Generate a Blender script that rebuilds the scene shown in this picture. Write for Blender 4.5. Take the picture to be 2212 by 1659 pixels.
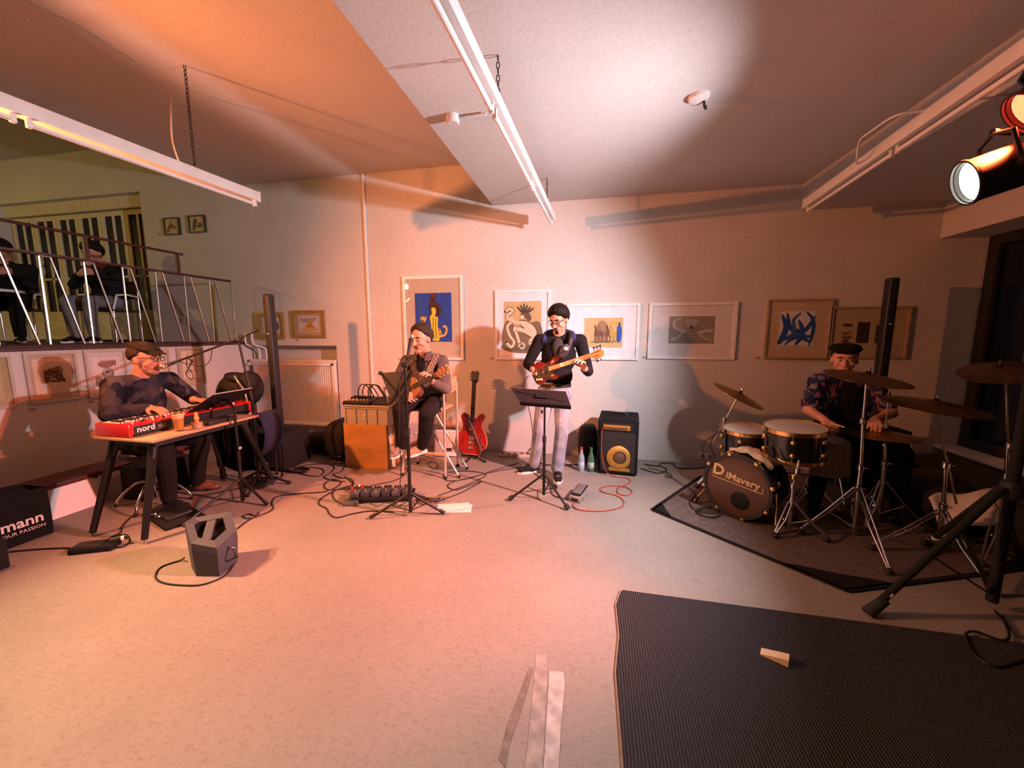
import bpy, bmesh, math, random
import numpy as np
from mathutils import Vector, Matrix
random.seed(7)
for o in list(bpy.data.objects): bpy.data.objects.remove(o)
SC = bpy.context.scene
COL = SC.collection
# ---------------------------------------------------------------- camera
F_PX, EYE, YAW, PITCH = 831.0, 1.47, math.radians(11.7), math.radians(7.5)
cd = bpy.data.cameras.new('camera'); cam = bpy.data.objects.new('camera', cd); COL.objects.link(cam)
cd.sensor_fit = 'HORIZONTAL'; cd.sensor_width = 36.0; cd.lens = 36.0*F_PX/2212.0
cd.clip_start = 0.02; cd.clip_end = 100
cam.location = (0, 0, EYE); cam.rotation_euler = (math.pi/2-PITCH, 0, YAW)
SC.camera = cam
# ---------------------------------------------------------------- world, exposure
wd = bpy.data.worlds.new('world'); SC.world = wd; wd.use_nodes = True
wd.node_tree.nodes['Background'].inputs[0].default_value = (.010, .011, .016, 1)
wd.node_tree.nodes['Background'].inputs[1].default_value = 1.0
vs = SC.view_settings; vs.view_transform = 'Standard'; vs.look = 'None'; vs.gamma = 1.0; vs.use_curve_mapping = False
vs.exposure = -0.1
# stage lamps (the lights sit in the lamp heads built further down)
LAMPS = dict(  # name: (position, aim, colour, watts, cone degrees, blend)
    right_white=((1.70, 2.30, 2.17), (-4.4, 3.6, .15), (.95, .86, .96), 640, 122, .7),
    right_red  =((1.82, 2.22, 2.42), (-1.25, 3.0, .0), (1.0, .12, .03), 2300, 70, 1.0),
    left_white =((-3.92, 1.30, 2.18), (-1.6, 1.35, 0.0), (1.0, .78, .46), 330, 80, 1.0),
    left_red   =((-3.92, 1.40, 2.46), (2.6, 4.1, .1), (1.0, .27, .085), 640, 146, .8))
# ---------------------------------------------------------------- pixel helpers (photo frame 2212 x 1659)
_s, _c = math.sin(YAW), math.cos(YAW)
_R = np.array([_c, _s, 0]); _F = np.array([-_s*math.cos(PITCH), _c*math.cos(PITCH), -math.sin(PITCH)]); _U = np.cross(_R, _F)
_C = np.array([0, 0, EYE])
def ray(x, y): return _F+_R*(x-1106)/F_PX-_U*(y-829.5)/F_PX
def fl(x, y, z=0.0):
    d = ray(x, y); return Vector(_C+d*((z-EYE)/d[2]))
def py(x, y, Y):
    d = ray(x, y); return Vector(_C+d*(Y/d[1]))
def pxx(x, y, X):
    d = ray(x, y); return Vector(_C+d*(X/d[0]))
# ---------------------------------------------------------------- materials
MATS = {}
def nt(name):
    m = bpy.data.materials.new(name); m.use_nodes = True; t = m.node_tree
    return m, t, t.nodes['Principled BSDF']
def M(name, col=(.5,.5,.5), rough=.6, metal=0.0, var=.12, scale=25, bump=0.0, bscale=None, col2=None, spec=.5, coat=0, stretch=None, detail=4, sharp=None):
    if name in MATS: return MATS[name]
    m, t, b = nt(name)
    b.inputs['Roughness'].default_value = rough; b.inputs['Metallic'].default_value = metal
    b.inputs['Specular IOR Level'].default_value = spec
    if coat: b.inputs['Coat Weight'].default_value = coat; b.inputs['Coat Roughness'].default_value = .08
    tc = t.nodes.new('ShaderNodeTexCoord'); src = tc.outputs['Object']
    if stretch:
        mp = t.nodes.new('ShaderNodeMapping'); mp.inputs['Scale'].default_value = stretch
        t.links.new(src, mp.inputs[0]); src = mp.outputs[0]
    n = t.nodes.new('ShaderNodeTexNoise'); n.inputs['Scale'].default_value = scale; n.inputs['Detail'].default_value = detail
    t.links.new(src, n.inputs['Vector'])
    r = t.nodes.new('ShaderNodeValToRGB'); t.links.new(n.outputs['Fac'], r.inputs[0])
    lo, hi = (.3, .7) if not sharp else sharp
    r.color_ramp.elements[0].position = lo; r.color_ramp.elements[1].position = hi
    c2 = col2 or tuple(min(1, c*(1+var)) for c in col); c1 = col if col2 else tuple(c*(1-var) for c in col)
    r.color_ramp.elements[0].color = (*c1, 1); r.color_ramp.elements[1].color = (*c2, 1)
    t.links.new(r.outputs[0], b.inputs['Base Color'])
    if bump:
        n2 = t.nodes.new('ShaderNodeTexNoise'); n2.inputs['Scale'].default_value = bscale or scale*3; n2.inputs['Detail'].default_value = 5
        t.links.new(src, n2.inputs['Vector'])
        bp = t.nodes.new('ShaderNodeBump'); bp.inputs['Strength'].default_value = bump; bp.inputs['Distance'].default_value = .01
        t.links.new(n2.outputs['Fac'], bp.inputs['Height']); t.links.new(bp.outputs[0], b.inputs['Normal'])
    MATS[name] = m; return m
def emit(name, col, s):
    if name in MATS: return MATS[name]
    m, t, b = nt(name)
    b.inputs['Base Color'].default_value = (*[c*.5 for c in col], 1); b.inputs['Emission Color'].default_value = (*col, 1); b.inputs['Emission Strength'].default_value = s
    MATS[name] = m; return m
def glassy(name, tint=(1,1,1), rough=.0, ior=1.45, refl=1.0):
    if name in MATS: return MATS[name]
    m = bpy.data.materials.new(name); m.use_nodes = True; t = m.node_tree
    for n in list(t.nodes):
        if n.type != 'OUTPUT_MATERIAL': t.nodes.remove(n)
    out = [n for n in t.nodes if n.type == 'OUTPUT_MATERIAL'][0]
    tr = t.nodes.new('ShaderNodeBsdfTransparent'); tr.inputs[0].default_value = (*tint, 1)
    gl = t.nodes.new('ShaderNodeBsdfGlossy'); gl.inputs['Roughness'].default_value = rough; gl.inputs[0].default_value = (refl, refl, refl, 1)
    f0 = ((ior-1)/(ior+1))**2; lw = t.nodes.new('ShaderNodeLayerWeight'); lw.inputs[0].default_value = .5   # Schlick reflectance, alike on both faces of the pane
    pw = t.nodes.new('ShaderNodeMath'); pw.operation = 'POWER'; pw.inputs[1].default_value = 5; t.links.new(lw.outputs['Facing'], pw.inputs[0])
    fr = t.nodes.new('ShaderNodeMath'); fr.operation = 'MULTIPLY_ADD'; fr.inputs[1].default_value = 1-f0; fr.inputs[2].default_value = f0; t.links.new(pw.outputs[0], fr.inputs[0])
    mx = t.nodes.new('ShaderNodeMixShader')
    t.links.new(fr.outputs[0], mx.inputs[0]); t.links.new(tr.outputs[0], mx.inputs[1]); t.links.new(gl.outputs[0], mx.inputs[2]); t.links.new(mx.outputs[0], out.inputs[0])
    MATS[name] = m; return m
def plaster(name, col, dirt=.10, bump=.25):
    m, t, b = nt(name); b.inputs['Roughness'].default_value = .85; b.inputs['Specular IOR Level'].default_value = .2
    tc = t.nodes.new('ShaderNodeTexCoord')
    n = t.nodes.new('ShaderNodeTexNoise'); n.inputs['Scale'].default_value = 1.3; n.inputs['Detail'].default_value = 6
    n3 = t.nodes.new('ShaderNodeTexNoise'); n3.inputs['Scale'].default_value = 55; n3.inputs['Detail'].default_value = 3
    t.links.new(tc.outputs['Object'], n.inputs['Vector']); t.links.new(tc.outputs['Object'], n3.inputs['Vector'])
    r = t.nodes.new('ShaderNodeValToRGB'); r.color_ramp.elements[0].position = .3; r.color_ramp.elements[1].position = .65
    r.color_ramp.elements[0].color = (*[c*(1-dirt) for c in col], 1); r.color_ramp.elements[1].color = (*col, 1)
    t.links.new(n.outputs['Fac'], r.inputs[0])
    mx = t.nodes.new('ShaderNodeMix'); mx.data_type = 'RGBA'; mx.blend_type = 'MULTIPLY'; mx.inputs[0].default_value = .35
    r3 = t.nodes.new('ShaderNodeValToRGB'); r3.color_ramp.elements[0].position = .35; r3.color_ramp.elements[1].position = .6
    r3.color_ramp.elements[0].color = (.78, .76, .74, 1); r3.color_ramp.elements[1].color = (1, 1, 1, 1)
    t.links.new(n3.outputs['Fac'], r3.inputs[0])
    t.links.new(r.outputs[0], mx.inputs[6]); t.links.new(r3.outputs[0], mx.inputs[7]); t.links.new(mx.outputs[2], b.inputs['Base Color'])
    bp = t.nodes.new('ShaderNodeBump'); bp.inputs['Strength'].default_value = bump; bp.inputs['Distance'].default_value = .004
    t.links.new(n3.outputs['Fac'], bp.inputs['Height']); t.links.new(bp.outputs[0], b.inputs['Normal'])
    MATS[name] = m; return m
def concrete(name):
    m, t, b = nt(name); b.inputs['Roughness'].default_value = .55; b.inputs['Specular IOR Level'].default_value = .35
    tc = t.nodes.new('ShaderNodeTexCoord'); L = t.links.new
    def noise(sc, det=6, vec=None, rough=.6):
        n = t.nodes.new('ShaderNodeTexNoise'); n.inputs['Scale'].default_value = sc; n.inputs['Detail'].default_value = det; n.inputs['Roughness'].default_value = rough
        L(vec or tc.outputs['Object'], n.inputs['Vector']); return n.outputs['Fac']
    def ramp(fac, a, ca, bb, cb):
        r = t.nodes.new('ShaderNodeValToRGB'); r.color_ramp.elements[0].position = a; r.color_ramp.elements[1].position = bb
        r.color_ramp.elements[0].color = (*ca, 1); r.color_ramp.elements[1].color = (*cb, 1); L(fac, r.inputs[0]); return r.outputs[0]
    def mul(a, c, f):
        mx = t.nodes.new('ShaderNodeMix'); mx.data_type = 'RGBA'; mx.blend_type = 'MULTIPLY'; mx.inputs[0].default_value = f
        L(a, mx.inputs[6]); L(c, mx.inputs[7]); return mx.outputs[2]
    base = ramp(noise(.9), .3, (.255, .222, .195), .7, (.325, .285, .25))
    # scratchy streaks running along the trowel direction
    mp = t.nodes.new('ShaderNodeMapping'); mp.inputs['Scale'].default_value = (7, 22, 1); mp.inputs['Rotation'].default_value = (0, 0, .75)
    L(tc.outputs['Object'], mp.inputs[0])
    st = noise(3.0, 8, mp.outputs[0], .72)
    base = mul(base, ramp(st, .30, (.55, .47, .42), .50, (1, 1, 1)), .5)
    mp2 = t.nodes.new('ShaderNodeMapping'); mp2.inputs['Scale'].default_value = (24, 8, 1); mp2.inputs['Rotation'].default_value = (0, 0, -.3)
    L(tc.outputs['Object'], mp2.inputs[0])
    st2 = noise(2.2, 8, mp2.outputs[0], .75)
    base = mul(base, ramp(st2, .30, (.50, .42, .38), .46, (1, 1, 1)), .45)
    sp = noise(42, 3); base = mul(base, ramp(sp, .26, (.35, .3, .27), .32, (1, 1, 1)), .7)
    fine = noise(160, 2); base = mul(base, ramp(fine, .3, (.72, .7, .68), .6, (1, 1, 1)), .6)
    L(base, b.inputs['Base Color'])
    rr = ramp(noise(2.4), .3, (.42,)*3, .7, (.68,)*3); L(rr, b.inputs['Roughness'])
    bp = t.nodes.new('ShaderNodeBump'); bp.inputs['Strength'].default_value = .35; bp.inputs['Distance'].default_value = .006
    ad = t.nodes.new('ShaderNodeMath'); ad.operation = 'ADD'; L(st, ad.inputs[0]); L(fine, ad.inputs[1]); L(ad.outputs[0], bp.inputs['Height']); L(bp.outputs[0], b.inputs['Normal'])
    MATS[name] = m; return m
# ---------------------------------------------------------------- mesh builder
class MB:
    def __init__(s): s.v = []; s.f = []
    def add(s, vs, fs):
        n = len(s.v); s.v += [Vector(v) for v in vs]; s.f += [tuple(i+n for i in f) for f in fs]; return s
    def box(s, a, b, mx=None):
        x0, y0, z0 = a; x1, y1, z1 = b
        vs = [Vector(p) for p in [(x0,y0,z0),(x1,y0,z0),(x1,y1,z0),(x0,y1,z0),(x0,y0,z1),(x1,y0,z1),(x1,y1,z1),(x0,y1,z1)]]
        if mx: vs = [mx@v for v in vs]
        return s.add(vs, [(0,3,2,1),(4,5,6,7),(0,1,5,4),(1,2,6,5),(2,3,7,6),(3,0,4,7)])
    def cbox(s, c, d, mx=None): return s.box((c[0]-d[0]/2,c[1]-d[1]/2,c[2]-d[2]/2), (c[0]+d[0]/2,c[1]+d[1]/2,c[2]+d[2]/2), mx)
    def bev(s, a, b, r=.01, mx=None, seg=2):
        bm = bmesh.new(); bmesh.ops.create_cube(bm, size=1)
        for v in bm.verts: v.co = Vector(((a[0]+b[0])/2+v.co.x*(b[0]-a[0]), (a[1]+b[1])/2+v.co.y*(b[1]-a[1]), (a[2]+b[2])/2+v.co.z*(b[2]-a[2])))
        bmesh.ops.bevel(bm, geom=bm.edges[:], offset=r, segments=seg, affect='EDGES', profile=.5)
        if mx: bm.transform(mx)
        bm.verts.index_update(); s.add([v.co.copy() for v in bm.verts], [tuple(v.index for v in f.verts) for f in bm.faces]); bm.free(); return s
    def bar(s, p0, p1, w, h, up=(0,0,1)):
        p0, p1 = Vector(p0), Vector(p1); d = (p1-p0); L = d.length; d.normalize(); u = Vector(up)
        x = d.cross(u)
        if x.length < 1e-4: x = d.cross(Vector((1,0,0)))
        x.normalize(); y = x.cross(d)
        vs = [q+x*(a*w/2)+y*(b*h/2) for q in (p0, p1) for a, b in ((-1,-1),(1,-1),(1,1),(-1,1))]
        return s.add(vs, [(3,2,1,0),(4,5,6,7),(0,1,5,4),(1,2,6,5),(2,3,7,6),(3,0,4,7)])
    def cyl(s, p0, p1, r0, r1=None, n=12, caps=True):
        r1 = r0 if r1 is None else r1; p0, p1 = Vector(p0), Vector(p1); d = (p1-p0).normalized()
        x = d.orthogonal().normalized(); y = d.cross(x)
        vs = [q+(x*math.cos(2*math.pi*i/n)+y*math.sin(2*math.pi*i/n))*r for q, r in ((p0,r0),(p1,r1)) for i in range(n)]
        fs = [(i,(i+1)%n,n+(i+1)%n,n+i) for i in range(n)]
        if caps: fs += [tuple(range(n-1,-1,-1)), tuple(range(n,2*n))]
        return s.add(vs, fs)
    def tube(s, pts, r, n=8, closed=False):
        pts = [Vector(p) for p in pts]; N = len(pts); rr = r if hasattr(r, '__len__') else [r]*N
        vs = []; x = None
        for i, p in enumerate(pts):
            a = pts[(i-1)%N] if (closed or i > 0) else p; b = pts[(i+1)%N] if (closed or i < N-1) else p
            d = (b-a)
            if d.length < 1e-7: d = Vector((0,0,1))
            d.normalize()
            x = d.orthogonal().normalized() if x is None else (x-d*x.dot(d))
            if x.length < 1e-5: x = d.orthogonal()
            x.normalize(); y = d.cross(x)
            vs += [p+(x*math.cos(2*math.pi*k/n)+y*math.sin(2*math.pi*k/n))*rr[i] for k in range(n)]
        fs = [(i*n+k, i*n+(k+1)%n, ((i+1)%N)*n+(k+1)%n, ((i+1)%N)*n+k) for i in range(N if closed else N-1) for k in range(n)]
        if not closed: fs += [tuple(range(n-1,-1,-1)), tuple(range((N-1)*n, N*n))]
        return s.add(vs, fs)
    def lathe(s, prof, c=(0,0,0), axis=(0,0,1), n=24, cap=True):
        c = Vector(c); d = Vector(axis).normalized(); x = d.orthogonal().normalized(); y = d.cross(x); N = len(prof)
        vs = [c+d*h+(x*math.cos(2*math.pi*k/n)+y*math.sin(2*math.pi*k/n))*max(r, 1e-4) for r, h in prof for k in range(n)]
        fs = [(i*n+k, i*n+(k+1)%n, (i+1)*n+(k+1)%n, (i+1)*n+k) for i in range(N-1) for k in range(n)]
        if cap and tuple(prof[0]) != tuple(prof[-1]):
            if prof[0][0] > 1e-3: fs.append(tuple(range(n-1,-1,-1)))
            if prof[-1][0] > 1e-3: fs.append(tuple(range((N-1)*n, N*n)))
        return s.add(vs, fs)
    def ell(s, c, r, mx=None, n=16, m=10):
        c = Vector(c); vs = []; 
        for i in range(m+1):
            th = math.pi*i/m
            for k in range(n):
                ph = 2*math.pi*k/n; v = Vector((r[0]*math.sin(th)*math.cos(ph), r[1]*math.sin(th)*math.sin(ph), r[2]*math.cos(th)))
                vs.append(c+(mx@v if mx else v))
        return s.add(vs, [(i*n+k, (i+1)*n+k, (i+1)*n+(k+1)%n, i*n+(k+1)%n) for i in range(m) for k in range(n)])
    def prism(s, poly, o, u, v, w):   # polygon in the (u,v) plane at o, extruded along w
        o, u, v, w = Vector(o), Vector(u), Vector(v), Vector(w); n = len(poly)
        if u.cross(v).dot(w) < 0: poly = list(poly)[::-1]
        a = [o+u*p[0]+v*p[1] for p in poly]; b = [q+w for q in a]
        return s.add(a+b, [tuple(range(n-1,-1,-1)), tuple(range(n,2*n))]+[(i,(i+1)%n,n+(i+1)%n,n+i) for i in range(n)])
    def grid(s, fn, nu, nv):
        vs = [fn(i/(nu-1), j/(nv-1)) for i in range(nu) for j in range(nv)]
        return s.add(vs, [(i*nv+j, (i+1)*nv+j, (i+1)*nv+j+1, i*nv+j+1) for i in range(nu-1) for j in range(nv-1)])
    def xf(s, mx): s.v = [mx@v for v in s.v]; return s
    def mesh(s, name, smooth=None):
        me = bpy.data.meshes.new(name); me.from_pydata([tuple(v) for v in s.v], [], s.f); me.update()
        if smooth is not None: smooth_mesh(me, smooth)
        return me
def smooth_mesh(me, ang):
    me.polygons.foreach_set('use_smooth', [True]*len(me.polygons))
    if ang < 179:
        bm = bmesh.new(); bm.from_mesh(me)
        for e in bm.edges:
            if len(e.link_faces) == 2 and e.calc_face_angle(0) > math.radians(ang): e.smooth = False
        bm.to_mesh(me); bm.free()
def frame_of(par): return Matrix.Translation(par.location)@par.rotation_euler.to_matrix().to_4x4() if par else Matrix.Identity(4)
def wmat(o):
    m = Matrix.Identity(4)
    while o: m = (Matrix.Translation(o.location)@o.rotation_euler.to_matrix().to_4x4())@m; o = o.parent
    return m
def obj(name, mb, m, parent=None, smooth=35, world=False):
    me = mb if isinstance(mb, bpy.types.Mesh) else None
    if me is None:
        if world and parent: mb.xf(wmat(parent).inverted())
        me = mb.mesh(name, smooth)
    if m is not None and not me.materials: me.materials.append(m)
    o = bpy.data.objects.new(name, me); COL.objects.link(o)
    if parent: o.parent = parent
    return o
def tag(o, label, cat, group=None):
    o['label'] = label; o['category'] = cat
    if group: o['group'] = group
    return o
def thing(name, label, cat, loc=(0,0,0), rz=0, group=None):
    o = bpy.data.objects.new(name, None); COL.objects.link(o); o.empty_display_size = .1
    o.location = loc; o.rotation_euler = (0, 0, rz); return tag(o, label, cat, group)
def struct(name, mb, m, smooth=None):
    o = obj(name, mb, m, None, smooth); o['kind'] = 'structure'; return o
def rot(ax, a): return Matrix.Rotation(a, 4, ax)
def T(*p): return Matrix.Translation(Vector(p if len(p) == 3 else p[0]))
def basis(o, x, y, z):
    m = Matrix.Identity(4)
    for i, a in enumerate((x, y, z, o)):
        for k in range(3): m[k][i] = a[k]
    return m
def crom(pts, n=8, closed=False):
    P = [Vector(p) for p in pts]; N = len(P); out = []
    g = (lambda i: P[i%N]) if closed else (lambda i: P[max(0, min(N-1, i))])
    for i in range(N if closed else N-1):
        a, b, c, d = g(i-1), g(i), g(i+1), g(i+2)
        for k in range(n):
            t = k/n; out.append(.5*((2*b)+(c-a)*t+(2*a-5*b+4*c-d)*t*t+(-a+3*b-3*c+d)*t*t*t))
    if not closed: out.append(P[-1])
    return out
def text(name, s, size, m, mx, parent, ext=.0008, font_shear=0, sx=1.0, bold=0.0):
    cu = bpy.data.curves.new(name, 'FONT'); cu.body = s; cu.size = size; cu.extrude = ext; cu.align_x = 'CENTER'; cu.align_y = 'CENTER'; cu.shear = font_shear; cu.offset = bold; cu.resolution_u = 2
    t = bpy.data.objects.new('tmp', cu); COL.objects.link(t)
    dg = bpy.context.evaluated_depsgraph_get(); me = bpy.data.meshes.new_from_object(t.evaluated_get(dg))
    bpy.data.objects.remove(t)
    me.transform(wmat(parent).inverted()@mx@Matrix.Diagonal((sx, 1, 1, 1)))
    me.materials.clear(); me.materials.append(m); me.name = name
    o = bpy.data.objects.new(name, me); COL.objects.link(o); o.parent = parent; return o
# ================================================================ setting
YB, XL, XR = 4.588, -4.80, 3.60
GAL, ZL, ZM, ZR, ZG = 1.35, 3.43, 2.95, 2.70, 4.10
XB, XRB = -1.18, 2.03
m_wall = plaster('white_plaster', (.66, .62, .58)); m_ceil = plaster('ceiling_plaster', (.60, .565, .53), .08, .3)
m_floor = concrete('worn_screed')
m_black = M('black_plastic', (.012,.012,.013), .5, 0, .3, 60, .1); m_matte = M('matte_black', (.010,.010,.011), .85, 0, .3, 80, .15, spec=.25)
m_steel = M('black_steel', (.014,.013,.013), .38, .3, .25, 40); m_chrome = M('chrome', (.72,.71,.70), .14, 1.0, .05, 60)
m_white = M('white_lacquer', (.78,.76,.73), .4, 0, .04, 30); m_rubber = M('black_rubber', (.014,.014,.014), .75, 0, .2, 50)
m_wood = M('pale_wood', (.50,.32,.17), .5, 0, .2, 6, .1, stretch=(1,1,8)); m_gold = M('gold_metal', (.95,.60,.20), .18, 1.0, .06, 40)
struct('floor', MB().box((-10.6,-5.2,-.12), (3.9,5.0,0)), m_floor)
w = MB()
D = .35
w.box((-10.6,YB,-.1), (-9.3,YB+D,ZG+.1)).box((-9.3,YB,3.475), (-6.37,YB+D,ZG+.1)).box((-9.3,YB,-.1), (-6.37,YB+D,1.34)).box((-6.37,YB,-.1), (XL,YB+D,ZG+.1))
w.box((XL,YB,1.305), (-3.35,YB+D,ZG+.1)).box((XL,YB+.17,-.1), (-3.35,YB+D,1.305)).box((-3.35,YB,-.1), (XR+.3,YB+D,ZG+.1))
struct('wall_back', w, m_wall)
struct('wall_left', MB().box((XL-.25,-5.2,-.1), (XL,YB,GAL-.035)), m_wall)
struct('floor_gallery', MB().box((-10.6,-5.2,GAL-.034), (XL+.012,YB-.002,GAL)), M('dark_gallery_floor', (.075,.028,.02), .55, 0, .3, 12))
struct('wall_gallery_side', MB().box((-10.9,-5.2,GAL), (-10.6,YB,ZG+.1)), m_wall)
struct('wall_front', MB().box((-10.6,-5.5,-.1), (XR+.3,-5.2,ZG+.1)), m_wall)
c = MB().box((XL-.0,-5.2,ZL), (XB,YB,ZL+.2)).box((XB,-5.2,ZM), (XRB,YB,ZL+.2)).box((XRB,-5.2,ZR), (XR+.3,YB,ZL+.2)).box((-10.6,-5.2,ZG), (XL,YB,ZG+.2)).box((XL-.02,-5.2,ZL), (XL,YB,ZG+.1))
struct('ceiling', c, m_ceil)
struct('trim_1', MB().bev((-2.85,YB-.022,.10), (-2.815,YB,ZL), .006), m_white)
# right wall: almost all window, shutter box on top, sill below
WZ0, WZ1 = .36, 2.37
struct('wall_right', MB().box((XR,-5.2,-.1), (XR+.3,YB,WZ0-.03)).box((XR,-5.2,WZ1), (XR+.3,YB,ZR)).box((XR,-5.2,WZ0-.03), (XR+.3,-2.0,WZ1)), m_wall)
struct('trim_2', MB().bev((3.235,-5.2,2.37), (XR,YB-.001,ZR), .006), m_wall)
struct('trim_3', MB().bev((3.42,-2.0,WZ0-.035), (XR+.02,YB-.002,WZ0), .006), m_white)
m_dark = M('dark_window_frame', (.018,.014,.012), .45, 0, .3, 20)
fx0, fx1 = XR+.02, XR+.10
wf = MB()
yy0, yy1 = -1.98, YB-.01
wf.box((fx0,yy0,WZ0), (fx1,yy1,WZ0+.10)).box((fx0,yy0,WZ1-.09), (fx1,yy1,WZ1))
for a, b in ((yy1-.10,yy1),(yy0,yy0+.1),(2.55,2.67),(.45,.57)): wf.box((fx0,a,WZ0+.1), (fx1,b,WZ1-.09))
win = struct('window_1', wf, m_dark)
for a, b in ((2.67,yy1-.10),(.57,2.55),(yy0+.1,.45)):
    obj('pane', MB().box((fx0+.03,a,WZ0+.1), (fx0+.036,b,WZ1-.09)), glassy('window_glass', (.35,.33,.32), .02, 1.5), win, None)
# gallery doors: a row of tall white glazed leaves in the recess
m_dw = M('door_paint', (.62,.55,.40), .5, 0, .08, 12); m_dg = glassy('door_glass', (.18,.15,.12), .03, 1.5)
def leaf(i, x0, x1, y, m):
    z0, z1 = GAL+.02, 3.30
    d = MB(); st = .062
    d.box((x0,y,z0), (x0+st,y+.045,z1)).box((x1-st,y,z0), (x1,y+.045,z1)).box((x0+st,y,z1-.07), (x1-st,y+.045,z1)).box((x0+st,y,z0), (x1-st,y+.045,z0+.45))
    mid = (x0+x1)/2
    d.box((mid-.018,y+.005,z0+.45), (mid+.018,y+.04,z1-.07)).box((x0+st,y+.005,z0+.95), (x1-st,y+.04,z0+.98))
    o = struct('door_%d' % i, d, m)
    for a, b in ((x0+st, mid-.018), (mid+.018, x1-st)):
        for za, zb in ((z0+.45, z0+.95), (z0+.98, z1-.07)): obj('pane', MB().box((a,y+.02,za), (b,y+.025,zb)), m_dg, o, None)
    pl = MB().bev((x0+st+.03,y-.006,z0+.08), (x1-st-.03,y+.004,z0+.38), .005); obj('panel', pl, m, o)
xs = [-9.28,-8.80,-8.32,-7.86,-7.40,-6.93]
for i in range(5): leaf(i+1, xs[i]+.004, xs[i+1]-.004, YB+.16, m_dw)
leaf(6, -6.925, -6.46, YB+.16, M('door_paint_yellow', (.56,.42,.17), .5, 0, .08, 12))
struct('trim_4', MB().box((-9.3,YB+.10,3.31), (-6.37,YB+.24,3.475)).box((-6.455,YB+.10,1.35), (-6.37,YB+.24,3.31)), m_dw)
struct('wall_behind_doors', MB().box((-9.4,YB+D+.3,1.2), (-6.2,YB+D+.35,3.7)), M('night_dark', (.03,.025,.02), .9))
# ---------------------------------------------------------------- gallery railing
rl = thing('balcony_railing', 'dark red handrail with bright zigzag steel bars along the gallery edge', 'railing', (XL+.03,2.0,GAL))
m_rail = M('oxide_red_paint', (.060,.014,.012), .45, 0, .25, 20); m_bars = M('bright_steel_bar', (.70,.66,.60), .22, 1.0, .05, 30)
xr = XL+.03
obj('handrail', MB().box((xr-.03,-1.5,2.150), (xr+.03,4.40,2.172)), m_rail, rl, None, True)
obj('top_rail', MB().tube([(xr-.06,-1.5,2.405),(xr-.06,3.87,2.405)], .014), m_rail, rl, 40, True)
for y in (-.9,.7,1.9,2.95,3.80): obj('post', MB().box((xr-.072,y-.018,2.172), (xr-.048,y+.018,2.395)), m_rail, rl, None, True)
obj('base_strip', MB().box((xr-.012,-1.5,GAL), (xr+.012,4.40,GAL+.012)), m_rail, rl, None, True)
ys = [4.19-.3085*k for k in range(17)]
for y in ys:      # a slanting bar, a short foot and an upright per bay
    p = [(xr,y-.075,2.145),(xr,y+.0,2.145),(xr,y+.155,GAL+.022),(xr,y+.225,GAL+.022),(xr,y+.235,2.145)]
    obj('zigzag_bar', MB().tube(p, .0095, 6), m_bars, rl, 40, True)
# ---------------------------------------------------------------- radiator in its niche
rd = thing('radiator', 'white ribbed panel radiator in the wall niche under two gold framed pictures', 'radiator', (-4.03,YB+.02,.12))
rx0, rx1, rz0, rz1, ryf = -4.70, -3.375, .20, 1.105, YB-.03
obj('panel_back', MB().box((rx0,ryf+.03,rz0), (rx1,ryf+.12,rz1)), m_white, rd, None, True)
obj('top_grille', MB().bev((rx0-.01,ryf-.005,rz1-.03), (rx1+.01,ryf+.125,rz1+.008), .006), m_white, rd, None, True)
fr = MB().bev((rx0,ryf,rz0), (rx1,ryf+.032,rz0+.045), .006).bev((rx0,ryf,rz1-.075), (rx1,ryf+.032,rz1-.03), .006)
fr.bev((rx1-.05,ryf,rz0+.04), (rx1,ryf+.032,rz1-.07), .004)
obj('front_frame', fr, m_white, rd, 35, True)
n = 38
rib = MB().prism([(-.0125,0),(-.008,.016),(.008,.016),(.0125,0)], (0,0,0), (1,0,0), (0,-1,0), (0,0,rz1-rz0-.11)).mesh('rib')
rib.materials.append(m_white)
for i in range(n):
    o = bpy.data.objects.new('rib', rib); COL.objects.link(o); o.parent = rd
    o.location = Vector((rx0+.025+i*(rx1-rx0-.09)/(n-1), ryf+.03, rz0+.04))-rd.location
obj('vent_plug', MB().lathe([(.016,0),(.016,.012),(.006,.02)], (rx1-.03,ryf,rz1-.05), (0,-1,0), 12), m_black, rd, 35, True)
obj('valve', MB().lathe([(.02,0),(.026,.02),(.026,.07),(.02,.08)], (rx0-.012,ryf+.02,rz1-.06), (-1,0,-.1), 14), m_white, rd, 35, True)
for dx in (0, .115):
    obj('pipe', MB().tube(crom([(rx0+.075+dx,YB+.05,rz1),(rx0+.075+dx,YB+.05,rz1+.12),(rx0+.06+dx,YB+.03,rz1+.165),(rx0-.02+dx,YB-.03,rz1+.20),(rx0-.055+dx,YB-.035,rz1+.235),(rx0-.058+dx,YB-.035,rz1+.36)], 5), .013, 8), m_white, rd, 60, True)
# ---------------------------------------------------------------- wall sockets and small fittings
def socket(name, label, x, z, n=1):
    t = thing(name, label, 'socket', (x, YB, z))
    for i in range(n):
        cx = (i-(n-1)/2)*.082
        obj('plate', MB().bev((cx-.040,-.012,-.04), (cx+.040,0,.04), .005), m_white, t)
        obj('socket_well', MB().lathe([(.022,0),(.022,.004),(.018,.004),(.017,.001)], (cx,-.012,0), (0,-1,0), 20), M('socket_grey', (.28,.27,.26), .5), t)
socket('wall_socket', 'round double white wall socket low behind the bass drum', 1.30, .085, 2)
t = thing('wall_socket', 'single white socket on the gallery wall behind the zigzag bars', 'socket', (-5.83,YB,1.67))
obj('plate', MB().bev((-.04,-.012,-.04), (.04,0,.04), .005), m_white, t); obj('socket_well', MB().lathe([(.022,0),(.022,.004),(.018,.004),(.017,.001)], (0,-.012,0), (0,-1,0), 20), MATS['socket_grey'], t)
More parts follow.
